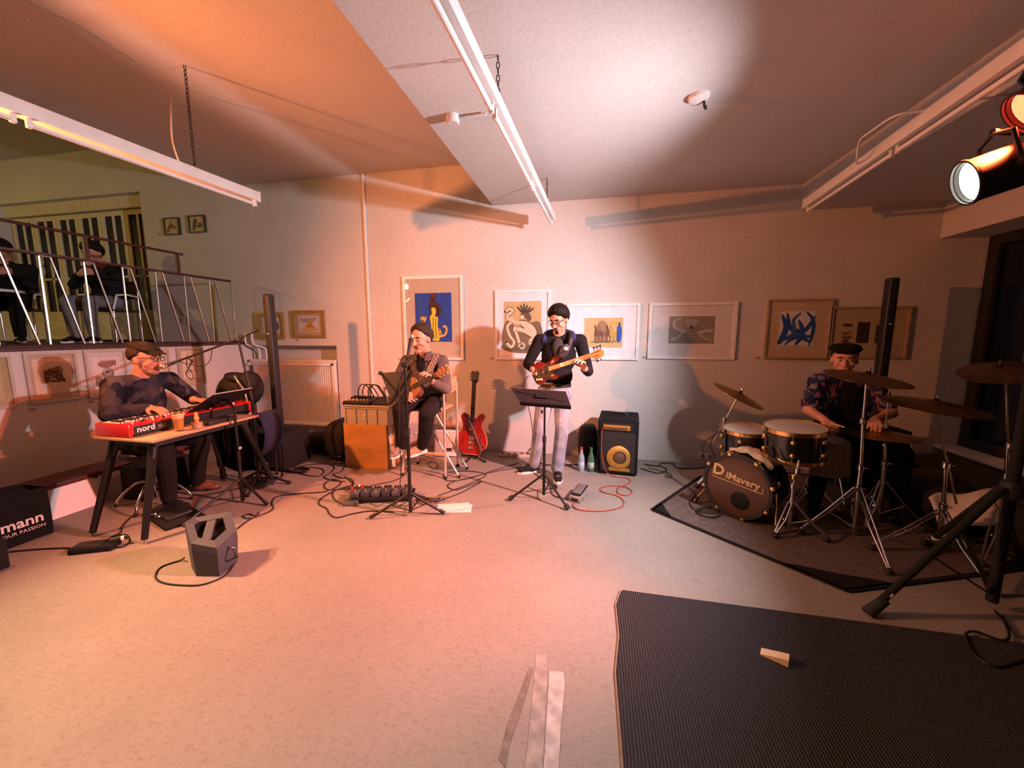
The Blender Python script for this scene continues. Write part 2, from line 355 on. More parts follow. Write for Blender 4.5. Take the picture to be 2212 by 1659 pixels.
# ================================================================ ceiling fittings and lamps
def chain(p0, p1, name='chain'):
    mb = MB(); p0, p1 = Vector(p0), Vector(p1); n = max(2, int((p1-p0).length/.03)); d = (p1-p0)/n
    for i in range(n):
        c = p0+d*(i+.5); ax = Vector((1,0,0)) if i%2 else Vector((0,1,0)); dn = d.normalized()
        mb.tube([c+ax*(.009*math.cos(a))+dn*(.019*math.sin(a)) for a in [k*math.pi/4 for k in range(8)]], .003, 5, True)
    return mb
def batten(label, p0, p1, hangs):
    p0, p1 = Vector(p0), Vector(p1); d = (p1-p0).normalized(); L = (p1-p0).length
    x = d.cross(Vector((0,0,1))).normalized(); z = x.cross(d)
    t = thing('fluorescent_batten', label, 'light fixture', p0, 0, 'unlit ceiling battens'); mx = basis((0,0,0), x, d, z)
    m_b = M('batten_enamel', (.66,.62,.585), .45, 0, .06, 10)
    obj('housing', MB().prism([(-.035,.035),(.035,.035),(.035,.10),(.028,.115),(-.028,.115),(-.035,.10)], (0,0,0), (1,0,0), (0,0,1), (0,L,0)).xf(mx), m_b, t, 30)
    obj('end_cap', MB().bev((-.037,-.006,.03), (.037,.012,.118), .004).xf(mx), m_b, t)
    m_t = M('tube_glass', (.70,.66,.62), .2, 0, .03, 5)
    k = max(1, round(L/1.2)); 
    for i in range(k):
        a, b = .03+i*L/k, (i+1)*L/k-.03
        obj('tube', MB().cyl((0,a,.008), (0,b,.008), .014, n=12).xf(mx), m_t, t)
        for q in (a, b): obj('lamp_holder', MB().bev((-.013,q-.012,-.012), (.013,q+.012,.04), .004).xf(mx), m_b, t)
    for q, zc in hangs:
        P = p0+d*q+z*.115
        o = obj('hanger_chain', chain(P, (P.x,P.y,zc)), m_steel, t, 40, True)
    return t
ZF = 2.61
e0, e1 = fl(1192,486,ZF+.0), fl(935,0,ZF); batten('long pale batten light hanging over the bass player, seen from below', e0, e1+(e1-e0)*.5, [(.35,ZM),(2.05,ZM),(3.6,ZM)])
e0, e1 = fl(557,445,2.60), fl(0,250,2.60); batten('pale batten light hanging in front of the gallery opening', e0, e1+(e1-e0)*.9, [(.52,ZL),(2.6,ZL)])
e0 = py(1742,458,4.2); e1 = fl(2212,148,e0.z); batten('pale batten light under the low beam by the window', e0, e1+(e1-e0)*.8, [(.6,ZR),(2.4,ZR)])
def cable(name, label, pts, r=.0045, m=None, cat='cable', n=8, group=None, seg=6):
    P = crom(pts, n); base = Vector(P[0]); mb = MB().tube([p-base for p in P], r, seg)
    o = obj(name, mb, m or m_rubber, None, 60); o.location = base; return tag(o, label, cat, group)
m_pc = M('painted_cable', (.50,.40,.34), .7, 0, .1)
zc = ZL-.006
lf = fl(395,372,2.72)
cable('ceiling_cable', 'thin cable along the ceiling dropping to the batten before the gallery', [fl(60,5,zc),fl(120,35,zc),fl(190,70,zc),fl(270,122,zc),fl(366,178,zc),fl(366,178,zc)-Vector((0,0,.12)),Vector((lf.x-.03,lf.y-.03,2.95)),lf], .006, m_pc)
zc = ZR-.006
cable('ceiling_cable', 'thin white cable looping over the low beam by the window', [fl(2200,205,zc),fl(2100,216,zc),fl(2000,238,zc),fl(1935,250,zc),fl(1880,285,zc),fl(1857,305,zc),fl(1853,325,zc)-Vector((0,0,.05)),fl(1850,352,zc)-Vector((0,0,.02))], .006, m_white)
p = fl(978,250,ZM)
t = thing('junction_box', 'small round white junction box on the ceiling soffit with a short conduit', 'junction box', p)
obj('box_body', MB().lathe([(.045,0),(.045,-.045),(.038,-.052),(0,-.052)][::-1], (0,0,0), (0,0,1), 20), m_ceil, t); q = fl(1050,240,ZM)-p
obj('conduit', MB().tube([(.045,.0,-.02),(q.x,q.y,-.02)], .010), m_ceil, t, 60)
p = fl(1510,208,ZM)
t = thing('ceiling_rose', 'round pale cover plate with a dark hook on the ceiling', 'ceiling rose', p)
obj('cover_plate', MB().lathe([(0,-.03),(.03,-.03),(.06,-.02),(.065,0)], (0,0,0), (0,0,1), 20), m_wall, t)
obj('hook', MB().tube([(.03,.0,-.028),(.04,.02,-.05),(.055,.05,-.05),(.06,.07,-.03)], .008), m_matte, t, 60)
def par(name, label, key, k=1.0, lens=(1,.95,.8)):
    pos, aim, colr, watts, cone, blend = LAMPS[key]; pos = Vector(pos); d = (Vector(aim)-pos).normalized(); r = .095*k
    t = thing(name, label, 'stage lamp', pos-Vector((0,0,.1)))
    body = MB().lathe([(r*.45,-.30*k),(r*.75,-.29*k),(r*.8,-.20*k),(r*1.02,-.16*k),(r*1.02,0),(r*.96,0),(r*.94,-.03*k),(r*.6,-.12*k),(0,-.14*k)], pos, d, 28)
    obj('can', body, M('lamp_black', (.008,.007,.007), .55, 0, .2, 30, spec=.3), t, 35, True)
    obj('gel_frame', MB().lathe([(r*1.02,.0),(r*1.1,.0),(r*1.1,.012),(r*1.0,.012),(r*1.0,0),(r*1.02,.0)], pos, d, 28), m_steel, t, 35, True)
    obj('lens', MB().lathe([(0,.004*k),(r*.5,-.002*k),(r*.92,-.016*k)], pos, d, 24), emit(key+'_glow', lens, 14), t, 60, True)
    side = d.cross(Vector((0,0,1))).normalized(); up = side.cross(d); c = pos-d*.12*k
    obj('yoke', MB().tube([c+side*r*1.1, c+side*r*1.15+up*.14*k, c+up*.17*k, c-side*r*1.15+up*.14*k, c-side*r*1.1], .010*k, 6), m_steel, t, 40, True)
    for s in (-1, 1): obj('tilt_knob', MB().lathe([(.016,0),(.02,.01),(.02,.025),(.012,.03)], c+side*s*r*1.08, side*s, 12), m_black, t, 35, True)
    ld = bpy.data.lights.new(key, 'SPOT'); ld.energy = watts; ld.color = colr; ld.spot_size = math.radians(cone); ld.spot_blend = blend; ld.shadow_soft_size = .045
    lo = bpy.data.objects.new(key, ld); COL.objects.link(lo); lo.parent = t
    lo.location = pos+d*.03-t.location; lo.rotation_euler = (-d).to_track_quat('Z', 'Y').to_euler()
    return t
par('stage_lamp', 'lit white stage lamp in a black can on the stand beside the window', 'right_white', 1.0)
par('stage_lamp', 'red glowing stage lamp above the white one beside the window', 'right_red', 1.0, (1,.05,.02))
par('stage_lamp', 'warm white stage lamp on the stand beside the gallery wall', 'left_white', 1.0, (1,.8,.55))
par('stage_lamp', 'orange red stage lamp on the stand beside the gallery wall', 'left_red', 1.0, (1,.15,.04))
def light_stand(label, base, hi, a0, arms, white_tape=False):
    bx, by = base; t = thing('lighting_stand', label, 'lighting stand', (bx,by,0))
    obj('pole', MB().cyl((0,0,.05), (0,0,1.35), .024, n=16).cyl((0,0,1.35), (0,0,hi), .018, n=16), m_matte, t)
    obj('collar', MB().lathe([(.03,0),(.042,.01),(.042,.09),(.03,.10)], (0,0,.62), (0,0,1), 16), m_black, t)
    obj('clamp_collar', MB().lathe([(.025,0),(.036,.01),(.036,.07),(.025,.08)], (0,0,1.32), (0,0,1), 16), m_black, t)
    obj('clamp_knob', MB().cyl((.04,0,1.36), (.10,0,1.36), .006).lathe([(.012,0),(.025,.005),(.025,.02),(.012,.025)], (.09,0,1.36), (1,0,0), 10), m_black, t)
    for k in range(3):
        a = a0+k*2*math.pi/3; u = Vector((math.cos(a), math.sin(a), 0))
        lg = obj('leg', MB().cyl(u*.05+Vector((0,0,.68)), u*.66+Vector((0,0,.05)), .018, n=10), m_matte, t)
        obj('rubber_foot', MB().cyl(u*.61+Vector((0,0,.085)), u*.70+Vector((0,0,.012)), .024, .030, 12), m_rubber, lg)
        if white_tape: obj('tape_ring', MB().cyl(u*.585+Vector((0,0,.123)), u*.60+Vector((0,0,.107)), .0195, n=12), m_white, lg)
        obj('brace', MB().bar(u*.03+Vector((0,0,.10)), u*.39+Vector((0,0,.325)), .022, .008), m_steel, t)
    for q in arms: obj('cross_arm', MB().tube([(0,0,q[2]), q], .014, 8), m_matte, t, 60)
    return t
def lamp_arm(key, base):
    pos, aim = Vector(LAMPS[key][0]), Vector(LAMPS[key][1]); d = (aim-pos).normalized(); side = d.cross(Vector((0,0,1))).normalized(); up = side.cross(d)
    return pos-d*.12+up*.18-Vector((base[0],base[1],0))
rb = (2.13,2.37); b0 = math.atan2(2.20-rb[1], 1.50-rb[0])
light_stand('heavy black tripod light stand with a white taped leg on the floor by the window', rb, 2.62, b0, [lamp_arm('right_white', rb), lamp_arm('right_red', rb)], True)
lb = (-4.25,1.10)
light_stand('black tripod light stand beside the gallery wall', lb, 2.80, 0., [lamp_arm('left_white', lb), lamp_arm('left_red', lb)])
t = thing('pendant_lamp', 'small warm pendant lamp hanging above the gallery', 'lamp', (-8.9,.8,3.3))
obj('cord', MB().cyl((0,0,.2), (0,0,ZG-3.3), .004), m_black, t); obj('shade', MB().lathe([(.16,-.02),(.155,0),(.05,.17),(.03,.2),(0,.2)], (0,0,0), (0,0,1), 24), M('lamp_shade_green', (.05,.07,.04), .4), t)
obj('bulb', MB().ell((0,0,.03), (.045,.045,.06)), emit('warm_bulb', (1,.62,.25), 12), t)
ld = bpy.data.lights.new('pendant_light', 'POINT'); ld.energy = 130; ld.color = (1,.70,.17); ld.shadow_soft_size = .06
lo = bpy.data.objects.new('pendant_light', ld); COL.objects.link(lo); lo.parent = t; lo.location = (0,0,-.06)
# ================================================================ framed pictures
def flat(poly, frame, off, closed=True, sm=5):
    o, u, v, n = frame
    P = crom([(x,y,0) for x, y in poly], sm, True) if sm else [Vector((x,y,0)) for x, y in poly]
    return MB().prism([(p.x,p.y) for p in P], o+n*off, u, v, n*.00012)
def brush(pts, w, frame, off, sm=5, taper=False):
    o, u, v, n = frame; P = crom([(x,y,0) for x, y in pts], sm) if sm else [Vector((x,y,0)) for x, y in pts]
    L = []; R = []
    asp = u.length/max(v.length, 1e-6); N = len(P)
    for i, p in enumerate(P):
        d = P[min(i+1,N-1)]-P[max(i-1,0)]; d.x *= asp
        if d.length < 1e-9: d = Vector((1,0,0))
        d.normalize(); q = Vector((-d.y/asp, d.x, 0)); ww = w*(1-.7*abs(2*i/(N-1)-1)**2) if taper else w
        L.append(p+q*ww/2); R.append(p-q*ww/2)
    mb = MB()
    A = [o+n*off+u*p.x+v*p.y for p in L]; B = [o+n*off+u*p.x+v*p.y for p in R]
    mb.add(A+B, [(i, i+1, N+i+1, N+i) for i in range(N-1)])
    return mb
_pm = {}
def paint(c):
    k = tuple(round(x,3) for x in c)
    if k not in _pm: _pm[k] = M('paint_%d' % len(_pm), c, .8, 0, .06, 22)
    return _pm[k]
m_pglass = glassy('picture_glass', (1,1,1), .015, 1.38, .9)
def picture(label, wall, a0, z0, a1, z1, fc, fw, mc, art, ac, shapes, depth=.025, tilt=0, group=None, labeltag=True, glass=True, frough=.4, fmetal=0.0):
    if wall == 'back': O, U, N = Vector(((a0+a1)/2, YB, z0)), Vector((1,0,0)), Vector((0,-1,0))
    else: O, U, N = Vector((XL, (a0+a1)/2, z0)), Vector((0,1,0)), Vector((1,0,0))
    V = Vector((0,0,1)); t = thing('framed_picture', label, 'picture', O, 0, group); W, H = a1-a0, z1-z0
    mf = M('frame_%s' % '_'.join('%02d' % int(c*99) for c in fc), fc, frough, fmetal, .08, 20)
    fr = MB()
    o0 = -U*W/2
    for (p, q, r_, s_) in (((0,0),(W,0),(W-fw,fw),(fw,fw)), ((W,0),(W,H),(W-fw,H-fw),(W-fw,fw)), ((W,H),(0,H),(fw,H-fw),(W-fw,H-fw)), ((0,H),(0,0),(fw,fw),(fw,H-fw))):
        fr.prism([p,q,r_,s_], o0, U, V, N*depth)
    obj('frame', fr, mf, t, None)
    obj('mount', MB().prism([(fw,fw),(W-fw,fw),(W-fw,H-fw),(fw,H-fw)], o0+N*.004, U, V, N*.008), paint(tuple(min(.74, c*1.42) for c in mc)), t, None)
    ax0, az0, ax1, az1 = art
    af = (o0+U*(ax0*W)+V*(az0*H)+N*.0125, U*((ax1-ax0)*W), V*((az1-az0)*H), N)
    a = obj('artwork', MB().prism([(0,0),(1,0),(1,1),(0,1)], af[0], af[1], af[2], N*.0006), paint(tuple(min(.74, c*1.35) for c in ac)), t, None)
    for k, s in enumerate(shapes):
        nm, c, kind, pts = s[0], s[1], s[2], s[3]; off = .0010+.00024*k
        mb = flat(pts, af, off, sm=(s[4] if len(s) > 4 else 5)) if kind == 'p' else brush(pts, s[4], af, off, taper=(kind == 't'))
        obj(nm, mb, paint(c), a, None)
    if glass: obj('glass', MB().prism([(fw,fw),(W-fw,fw),(W-fw,H-fw),(fw,H-fw)], o0+N*(depth-.006), U, V, N*.001), m_pglass, t, None)
    return t
def price_tag(a, z, wall='back', w=.045, what=''):
    if wall == 'back': O, U, N = Vector((a,YB,z)), Vector((1,0,0)), Vector((0,-1,0))
    else: O, U, N = Vector((XL,a,z)), Vector((0,1,0)), Vector((1,0,0))
    o = obj('caption_card', MB().prism([(-w/2,-.012),(w/2,-.012),(w/2,.012),(-w/2,.012)], (0,0,0), U, Vector((0,0,1)), N*.003), paint((.36,.28,.27)), None, None); o.location = O
    tag(o, 'tiny caption card on the wall '+what, 'caption card', 'caption cards beside the pictures')
BK, WH = (.02,.017,.015), (.76,.74,.71)
br, dk = (.16,.085,.04), (.05,.03,.02)
def circ(cx, cy, rx, ry, n=8, a=0): return [(cx+rx*math.cos(a+2*math.pi*k/n), cy+ry*math.sin(a+2*math.pi*k/n)) for k in range(n)]
spots = [('spot', dk, 'p', circ(x,y,.022,.013,5), 3) for x, y in [(.24,.40),(.20,.33),(.30,.35),(.25,.27),(.33,.28),(.21,.22),(.31,.20),(.38,.24),(.62,.21),(.68,.16),(.58,.13),(.66,.25)]]
picture('tall white framed blue painting of a woman in a yellow dress with a cheetah', 'back', -2.352, 1.138, -1.559, 2.174, WH, .035, (.36,.30,.235), (.20,.22,.81,.80), (.012,.045,.28), [
    ('brush_wash', (.02,.075,.36), 't', [(.1,.95),(.2,.6),(.12,.3)], .18), ('brush_wash', (.016,.06,.33), 't', [(.85,.9),(.8,.5),(.9,.2)], .2),
    ('cheetah', (.66,.42,.07), 'p', [(.16,.44),(.14,.52),(.18,.50),(.22,.53),(.27,.50),(.31,.53),(.30,.45),(.26,.40),(.33,.32),(.42,.20),(.44,.05),(.36,.04),(.34,.12),(.30,.04),(.22,.04),(.24,.16),(.19,.26),(.18,.38)]),
    ('cheetah_hind', (.66,.42,.07), 'p', [(.56,.06),(.60,.26),(.68,.26),(.72,.16),(.68,.09),(.62,.08)]),
    ('tail', (.66,.42,.07), 's', [(.66,.11),(.80,.14),(.86,.24),(.82,.32),(.76,.30)], .045),
    ]+spots+[
    ('muzzle', dk, 'p', circ(.21,.43,.03,.022,6), 3),
    ('arm', (.06,.022,.015), 's', [(.42,.72),(.46,.82),(.43,.90)], .05), ('body', (.06,.022,.015), 'p', [(.40,.66),(.41,.76),(.48,.82),(.58,.82),(.66,.75),(.63,.62),(.60,.52),(.46,.52)]),
    ('arm', (.06,.022,.015), 's', [(.62,.78),(.69,.66),(.66,.56),(.58,.52)], .05),
    ('dress', (.75,.60,.06), 'p', [(.46,.69),(.56,.69),(.58,.60),(.55,.52),(.63,.50),(.62,.30),(.66,.04),(.56,.02),(.46,.03),(.42,.05),(.44,.30),(.41,.50),(.47,.58)]),
    ('fold', (.06,.04,.02), 's', [(.50,.50),(.49,.25),(.52,.06)], .014), ('fold', (.06,.04,.02), 's', [(.57,.48),(.56,.25),(.59,.06)], .014),
    ('neck', (.06,.022,.015), 's', [(.53,.80),(.53,.88)], .05), ('head', (.05,.02,.014), 'p', circ(.52,.92,.07,.058)), ('headdress', (.10,.03,.02), 'p', circ(.53,.955,.075,.035))], group=None)
tan = (.42,.285,.135); fig = (.66,.54,.38)
picture('white framed brown drawing of a crouching figure with feathers and a snake', 'back', -1.155, 1.153, -.487, 1.978, WH, .03, (.52,.50,.52), (.16,.13,.84,.84), tan, [
    ('ground', (.20,.13,.07), 'p', [(.02,.02),(.98,.02),(.98,.55),(.70,.57),(.45,.45),(.05,.60)]), ('grass', (.11,.10,.06), 'p', [(.02,.02),(.98,.02),(.98,.14),(.5,.10),(.02,.16)]),
    ('snake_outline', br, 's', [(.05,.78),(.06,.80),(.16,.86),(.24,.80),(.12,.74),(.10,.66),(.22,.60),(.10,.50),(.16,.32),(.28,.18),(.20,.08),(.08,.16),(.07,.18)], .080), ('snake', fig, 's', [(.06,.80),(.16,.86),(.24,.80),(.12,.74),(.10,.66),(.22,.60),(.10,.50),(.16,.32),(.28,.18),(.20,.08),(.08,.16)], .055), ('snake_coil', fig, 's', [(.40,.08),(.46,.16),(.56,.12),(.52,.05),(.44,.07)], .035),
    ('torso_outline', br, 'p', [(.44,.635),(.62,.615),(.815,.515),(.90,.38),(.86,.265),(.73,.245),(.65,.33),(.55,.44),(.425,.54)]), ('leg_outline', br, 's', [(.82,.29),(.56,.40),(.24,.465)], .12), ('shin_outline', br, 's', [(.27,.48),(.36,.32),(.43,.14)], .085), ('torso', fig, 'p', [(.45,.62),(.62,.60),(.80,.50),(.88,.38),(.84,.28),(.74,.26),(.66,.34),(.56,.46),(.44,.55)]), ('thigh', fig, 's', [(.80,.30),(.56,.40),(.26,.46)], .095), ('shin', fig, 's', [(.28,.46),(.36,.32),(.42,.16)], .06), ('calf', fig, 's', [(.78,.28),(.70,.16),(.92,.20)], .06),
    ('arm', fig, 's', [(.52,.58),(.32,.58),(.16,.68)], .05), ('outline', br, 's', [(.45,.62),(.62,.60),(.82,.50),(.90,.36),(.82,.26)], .012), ('outline', br, 's', [(.78,.26),(.52,.37),(.30,.42)], .012),
    ('hair', (.14,.08,.045), 'p', [(.46,.74),(.56,.80),(.68,.76),(.74,.66),(.68,.60),(.60,.66),(.52,.64)]), ('face', fig, 'p', circ(.50,.68,.06,.045))]+
    [('feather', dk, 't', [(.50+.03*i,.77),(.36+.09*i,.90+.03*(2-abs(i-2)))], .03) for i in range(6)])
hb = (.17,.085,.045)
def horse(x, c, s=1.0): return [('horse', c, 'p', [(x,.44),(x+.02,.62),(x+.0,.70),(x+.03,.76),(x+.07,.66),(x+.11,.55),(x+.22,.54),(x+.25,.46),(x+.21,.38),(x+.05,.38)]), ('leg', c, 's', [(x+.06,.40),(x+.04,.26),(x+.06,.16)], .035), ('leg', c, 's', [(x+.20,.42),(x+.22,.28),(x+.19,.16)], .035), ('leg', c, 's', [(x+.10,.40),(x+.12,.27),(x+.10,.16)], .025)]
picture('wide white framed painting of long legged horses and a figure in blue', 'back', -.296, 1.167, .517, 1.806, WH, .03, (.52,.51,.53), (.25,.22,.78,.75), (.43,.30,.15), [('stain', (.36,.20,.11), 'p', [(.25,.2),(.35,.8),(.5,.9),(.62,.7),(.6,.25),(.4,.15)]), ('grass', (.16,.17,.06), 't', [(.15,.18),(.5,.20),(.85,.22)], .06)]
    +horse(.36, (.27,.13,.09))+horse(.26, hb)+horse(.56, hb)+horse(.66, (.52,.33,.06))+[('mane', (.60,.38,.06), 't', [(.70,.75),(.80,.85),(.88,.80)], .10), ('blue_robe', (.03,.09,.42), 'p', [(.86,.22),(.85,.60),(.88,.74),(.94,.74),(.97,.55),(.95,.22)]), ('head', dk, 'p', circ(.91,.80,.022,.05))])
tw = (.44,.44,.47)
picture('wide white framed grey drawing of a brick tower with a lizard body and curled tail', 'back', .615, 1.186, 1.514, 1.803, WH, .03, (.50,.48,.47), (.24,.28,.76,.76), (.21,.18,.135), [
    ('tail', tw, 's', [(.40,.45),(.22,.50),(.11,.64),(.13,.84),(.26,.94)], .075), ('tail_tip', tw, 't', [(.13,.84),(.20,.93),(.30,.93)], .05), ('hind_leg', tw, 's', [(.30,.45),(.22,.24),(.10,.18),(.08,.10)], .07), ('hind_foot', tw, 't', [(.10,.16),(.16,.08),(.20,.16)], .04), ('far_leg', (.30,.30,.32), 's', [(.30,.52),(.24,.64),(.28,.72)], .05),
    ('neck', tw, 's', [(.62,.40),(.74,.42),(.82,.48),(.94,.46)], .09), ('head', tw, 'p', [(.80,.52),(.88,.54),(.97,.48),(.96,.43),(.86,.42),(.80,.44)]), ('front_leg', tw, 's', [(.66,.38),(.76,.22),(.90,.14)], .06), ('front_foot', tw, 't', [(.84,.18),(.93,.10),(.96,.18)], .035), ('arm', (.30,.30,.32), 's', [(.72,.46),(.76,.62),(.86,.68)], .04),
    ('tower', (.30,.30,.30), 'p', [(.34,.10),(.48,.06),(.64,.11),(.62,.45),(.62,.74),(.38,.74),(.37,.45)], 2)]
    +[('tower_top', (.36,.36,.37), 'p', [(.35,.74),(.65,.74),(.66,.93),(.60,.93),(.60,.88),(.54,.88),(.54,.92),(.47,.92),(.47,.87),(.42,.87),(.42,.92),(.35,.92)], 0), ('window', dk, 'p', [(.46,.54),(.53,.54),(.53,.62),(.50,.66),(.46,.62)], 0)]
    +[('brick_course', dk, 's', [(.36,.14+.09*k),(.49,.105+.09*k),(.63,.145+.09*k)], .012) for k in range(6)]+[('brick_joint', dk, 's', [(.40+.07*((k*3)%4)+.02*(k%2),.13+.09*k),(.40+.07*((k*3)%4)+.02*(k%2),.205+.09*k)], .012) for k in range(6)])
bl = (.02,.085,.34)
picture('upright natural framed sheet of bold blue abstract brush strokes', 'back', 1.791, 1.203, 2.394, 1.823, (.40,.30,.20), .02, (.42,.33,.22), (.22,.22,.75,.80), (.58,.54,.50), [
    ('brush_stroke', bl, 't', [(.05,.9),(.2,.55),(.1,.2),(.0,.05)], .16), ('brush_stroke', bl, 't', [(.2,.95),(.35,.5),(.75,.45),(1,.85)], .14), ('brush_stroke', (.03,.12,.42), 't', [(.1,.15),(.5,.3),(.95,.1)], .13),
    ('brush_stroke', bl, 't', [(.55,.75),(.7,.35),(.5,.02)], .13), ('brush_stroke', bl, 't', [(.75,.98),(.95,.75),(.98,.4),(.9,.0)], .10), ('brush_stroke', (.04,.15,.46), 't', [(.3,.25),(.45,.45),(.4,.75),(.6,.95)], .09), ('brush_stroke', bl, 't', [(.2,.02),(.4,.2),(.85,.28),(.98,.22)], .09)], depth=.03)
picture('wide natural framed sheet with three small dark prints behind the drummer', 'back', 2.386, 1.217, 3.073, 1.738, (.40,.30,.20), .02, (.36,.30,.18), (.03,.04,.97,.96), (.37,.31,.19), [
    ('print', (.05,.025,.03), 'p', [(.35,.28),(.52,.28),(.52,.72),(.35,.72)], 0), ('print', (.09,.055,.045), 'p', [(.60,.28),(.71,.28),(.71,.66),(.60,.66)], 0), ('print_mark', (.10,.05,.035), 't', [(.14,.65),(.22,.66),(.29,.64)], .07), ('print_mark', (.20,.12,.08), 't', [(.14,.50),(.20,.48),(.28,.52)], .06), ('print_mark', (.18,.09,.06), 't', [(.15,.42),(.22,.38),(.28,.42)], .08), ('print_mark', (.13,.05,.035), 't', [(.14,.31),(.20,.32),(.26,.30)], .05), ('print_mark', (.24,.17,.11), 't', [(.62,.60),(.66,.45),(.69,.34)], .05), ('print_mark', (.03,.02,.02), 't', [(.69,.60),(.63,.50),(.68,.40)], .04)], depth=.03)
gd = (.52,.32,.10)
picture('small gold framed picture of a red and blue figure behind the column speaker', 'back', -4.585, 1.395, -4.132, 1.757, gd, .035, (.30,.23,.13), (.24,.2,.85,.8), (.50,.42,.34), [('blue_shape', (.12,.15,.24), 'p', [(.4,.5),(.3,.75),(.5,.95),(.9,.7),(.95,.3),(.7,.2)]), ('red_figure', (.36,.05,.04), 'p', [(.35,.08),(.40,.35),(.55,.55),(.68,.5),(.78,.2),(.74,.05)])], frough=.3, fmetal=.7)
picture('small gold framed picture of a yellow seated beast', 'back', -4.003, 1.409, -3.495, 1.776, gd, .035, (.30,.23,.13), (.2,.2,.83,.8), (.42,.37,.36), [('blue_wash', (.30,.30,.38), 't', [(.1,.8),(.5,.7),(.9,.85)], .3), ('beast', (.48,.30,.08), 'p', [(.12,.10),(.30,.28),(.38,.45),(.48,.72),(.62,.78),(.68,.5),(.82,.28),(.92,.10)]), ('stripe', (.26,.13,.04), 't', [(.35,.36),(.52,.40),(.68,.36)], .06), ('stripe', (.60,.42,.16), 't', [(.2,.14),(.5,.22),(.85,.14)], .07)], frough=.3, fmetal=.7)
picture('tiny black framed drawing of a giraffe head on the gallery wall', 'back', -5.976, 2.848, -5.708, 3.082, BK, .018, (.50,.42,.25), (.1,.1,.9,.9), (.50,.42,.25), [('giraffe_head', (.26,.15,.05), 'p', [(.05,.05),(.15,.45),(.35,.70),(.42,.95),(.5,.72),(.62,.62),(.85,.36),(.8,.28),(.55,.36),(.35,.3),(.2,.05)])])
picture('tiny black framed drawing of a grey animal head on the gallery wall', 'back', -5.546, 2.858, -5.269, 3.088, BK, .018, (.50,.42,.25), (.1,.1,.9,.9), (.50,.42,.25), [('animal_head', (.12,.12,.11), 'p', [(.12,.15),(.2,.6),(.3,.9),(.5,.85),(.55,.6),(.85,.55),(.9,.35),(.7,.2),(.45,.3),(.3,.1)]), ('eye_ring', (.40,.35,.24), 'p', circ(.5,.48,.12,.1))])
sv = (.55,.47,.40); pp = (.50,.38,.28)
scrib = [('ink_line', (.17,.06,.02), 't', [(random.uniform(.25,.8),random.uniform(.3,.8)) for _ in range(4)], .035) for _ in range(16)]
picture('silver framed brown ink scribble on the wall under the gallery', 'left', 2.385, .852, 2.735, 1.304, sv, .022, (.34,.25,.17), (.14,.16,.86,.86), pp, scrib, frough=.35, fmetal=.4)
picture('silver framed olive mounted sheet at the near end of the row under the gallery', 'left', 1.86, .850, 2.31, 1.295, sv, .022, (.30,.24,.13), (.14,.16,.86,.86), (.36,.30,.18), [('ink_line', (.14,.08,.03), 't', [(.2,.3),(.5,.7),(.8,.4)], .08)], frough=.35, fmetal=.4)
picture('silver framed violet ink sheet with a ring, beside the keyboard player', 'left', 2.79, .840, 3.13, 1.307, sv, .022, (.42,.38,.38), (.16,.18,.84,.84), (.52,.46,.42), [('red_wash', (.34,.16,.14), 't', [(.2,.8),(.5,.75),(.85,.85)], .22), ('brown_block', (.25,.13,.08), 'p', [(.05,.08),(.05,.4),(.3,.38),(.32,.06)], 0), ('grey_shape', (.20,.17,.21), 'p', circ(.52,.45,.22,.2)), ('ring', (.55,.5,.48), 's', circ(.5,.52,.12,.09,10)+[(.62,.52)], .035), ('ink_line', (.10,.07,.08), 't', [(.4,.1),(.55,.3),(.8,.15)], .07)]+[('stroke', (.30,.10,.09), 't', [(.3+.1*k,.7),(.33+.1*k,.92)], .04) for k in range(6)], frough=.3, fmetal=.5)
picture('silver framed pale sheet half hidden behind the keyboard player', 'left', 3.22, .838, 3.55, 1.302, sv, .022, (.45,.36,.29), (.2,.2,.8,.8), (.55,.44,.34), [('pencil_line', (.30,.2,.14), 't', [(.2,.3),(.5,.75),(.8,.5)], .05)], frough=.35, fmetal=.4)
picture('silver framed sketch of nested doorways beside the microphone boom', 'left', 3.641, .834, 3.96, 1.303, sv, .022, (.36,.28,.19), (.16,.2,.82,.9), (.56,.44,.33), [('pencil_line', (.34,.24,.16), 's', [(.3,.12),(.3,.85),(.75,.85),(.75,.12)], .03), ('pencil_line', (.34,.24,.16), 's', [(.45,.25),(.45,.7),(.62,.7),(.62,.25)], .03), ('pencil_line', (.34,.24,.16), 's', [(.1,.25),(.9,.25)], .03)], frough=.35, fmetal=.4)
for x_, y_, w_ in ((570,736,'below the gold framed red figure'),(642,735,'below the gold framed yellow beast'),(864,776,'beside the blue painting of a woman'),(1063,774,'beside the crouching figure with the snake'),(1393,772,'beside the drawing of the brick tower'),(1638,773,'beside the blue abstract sheet'),(345,506,'beside the giraffe drawing')):
    q = py(x_, y_, YB); price_tag(q.x, q.z, what=w_)
for y_, w_ in ((2.40,'below the brown ink scribble'), (2.80,'below the violet ink sheet')): price_tag(y_, .805, 'left', what=w_)
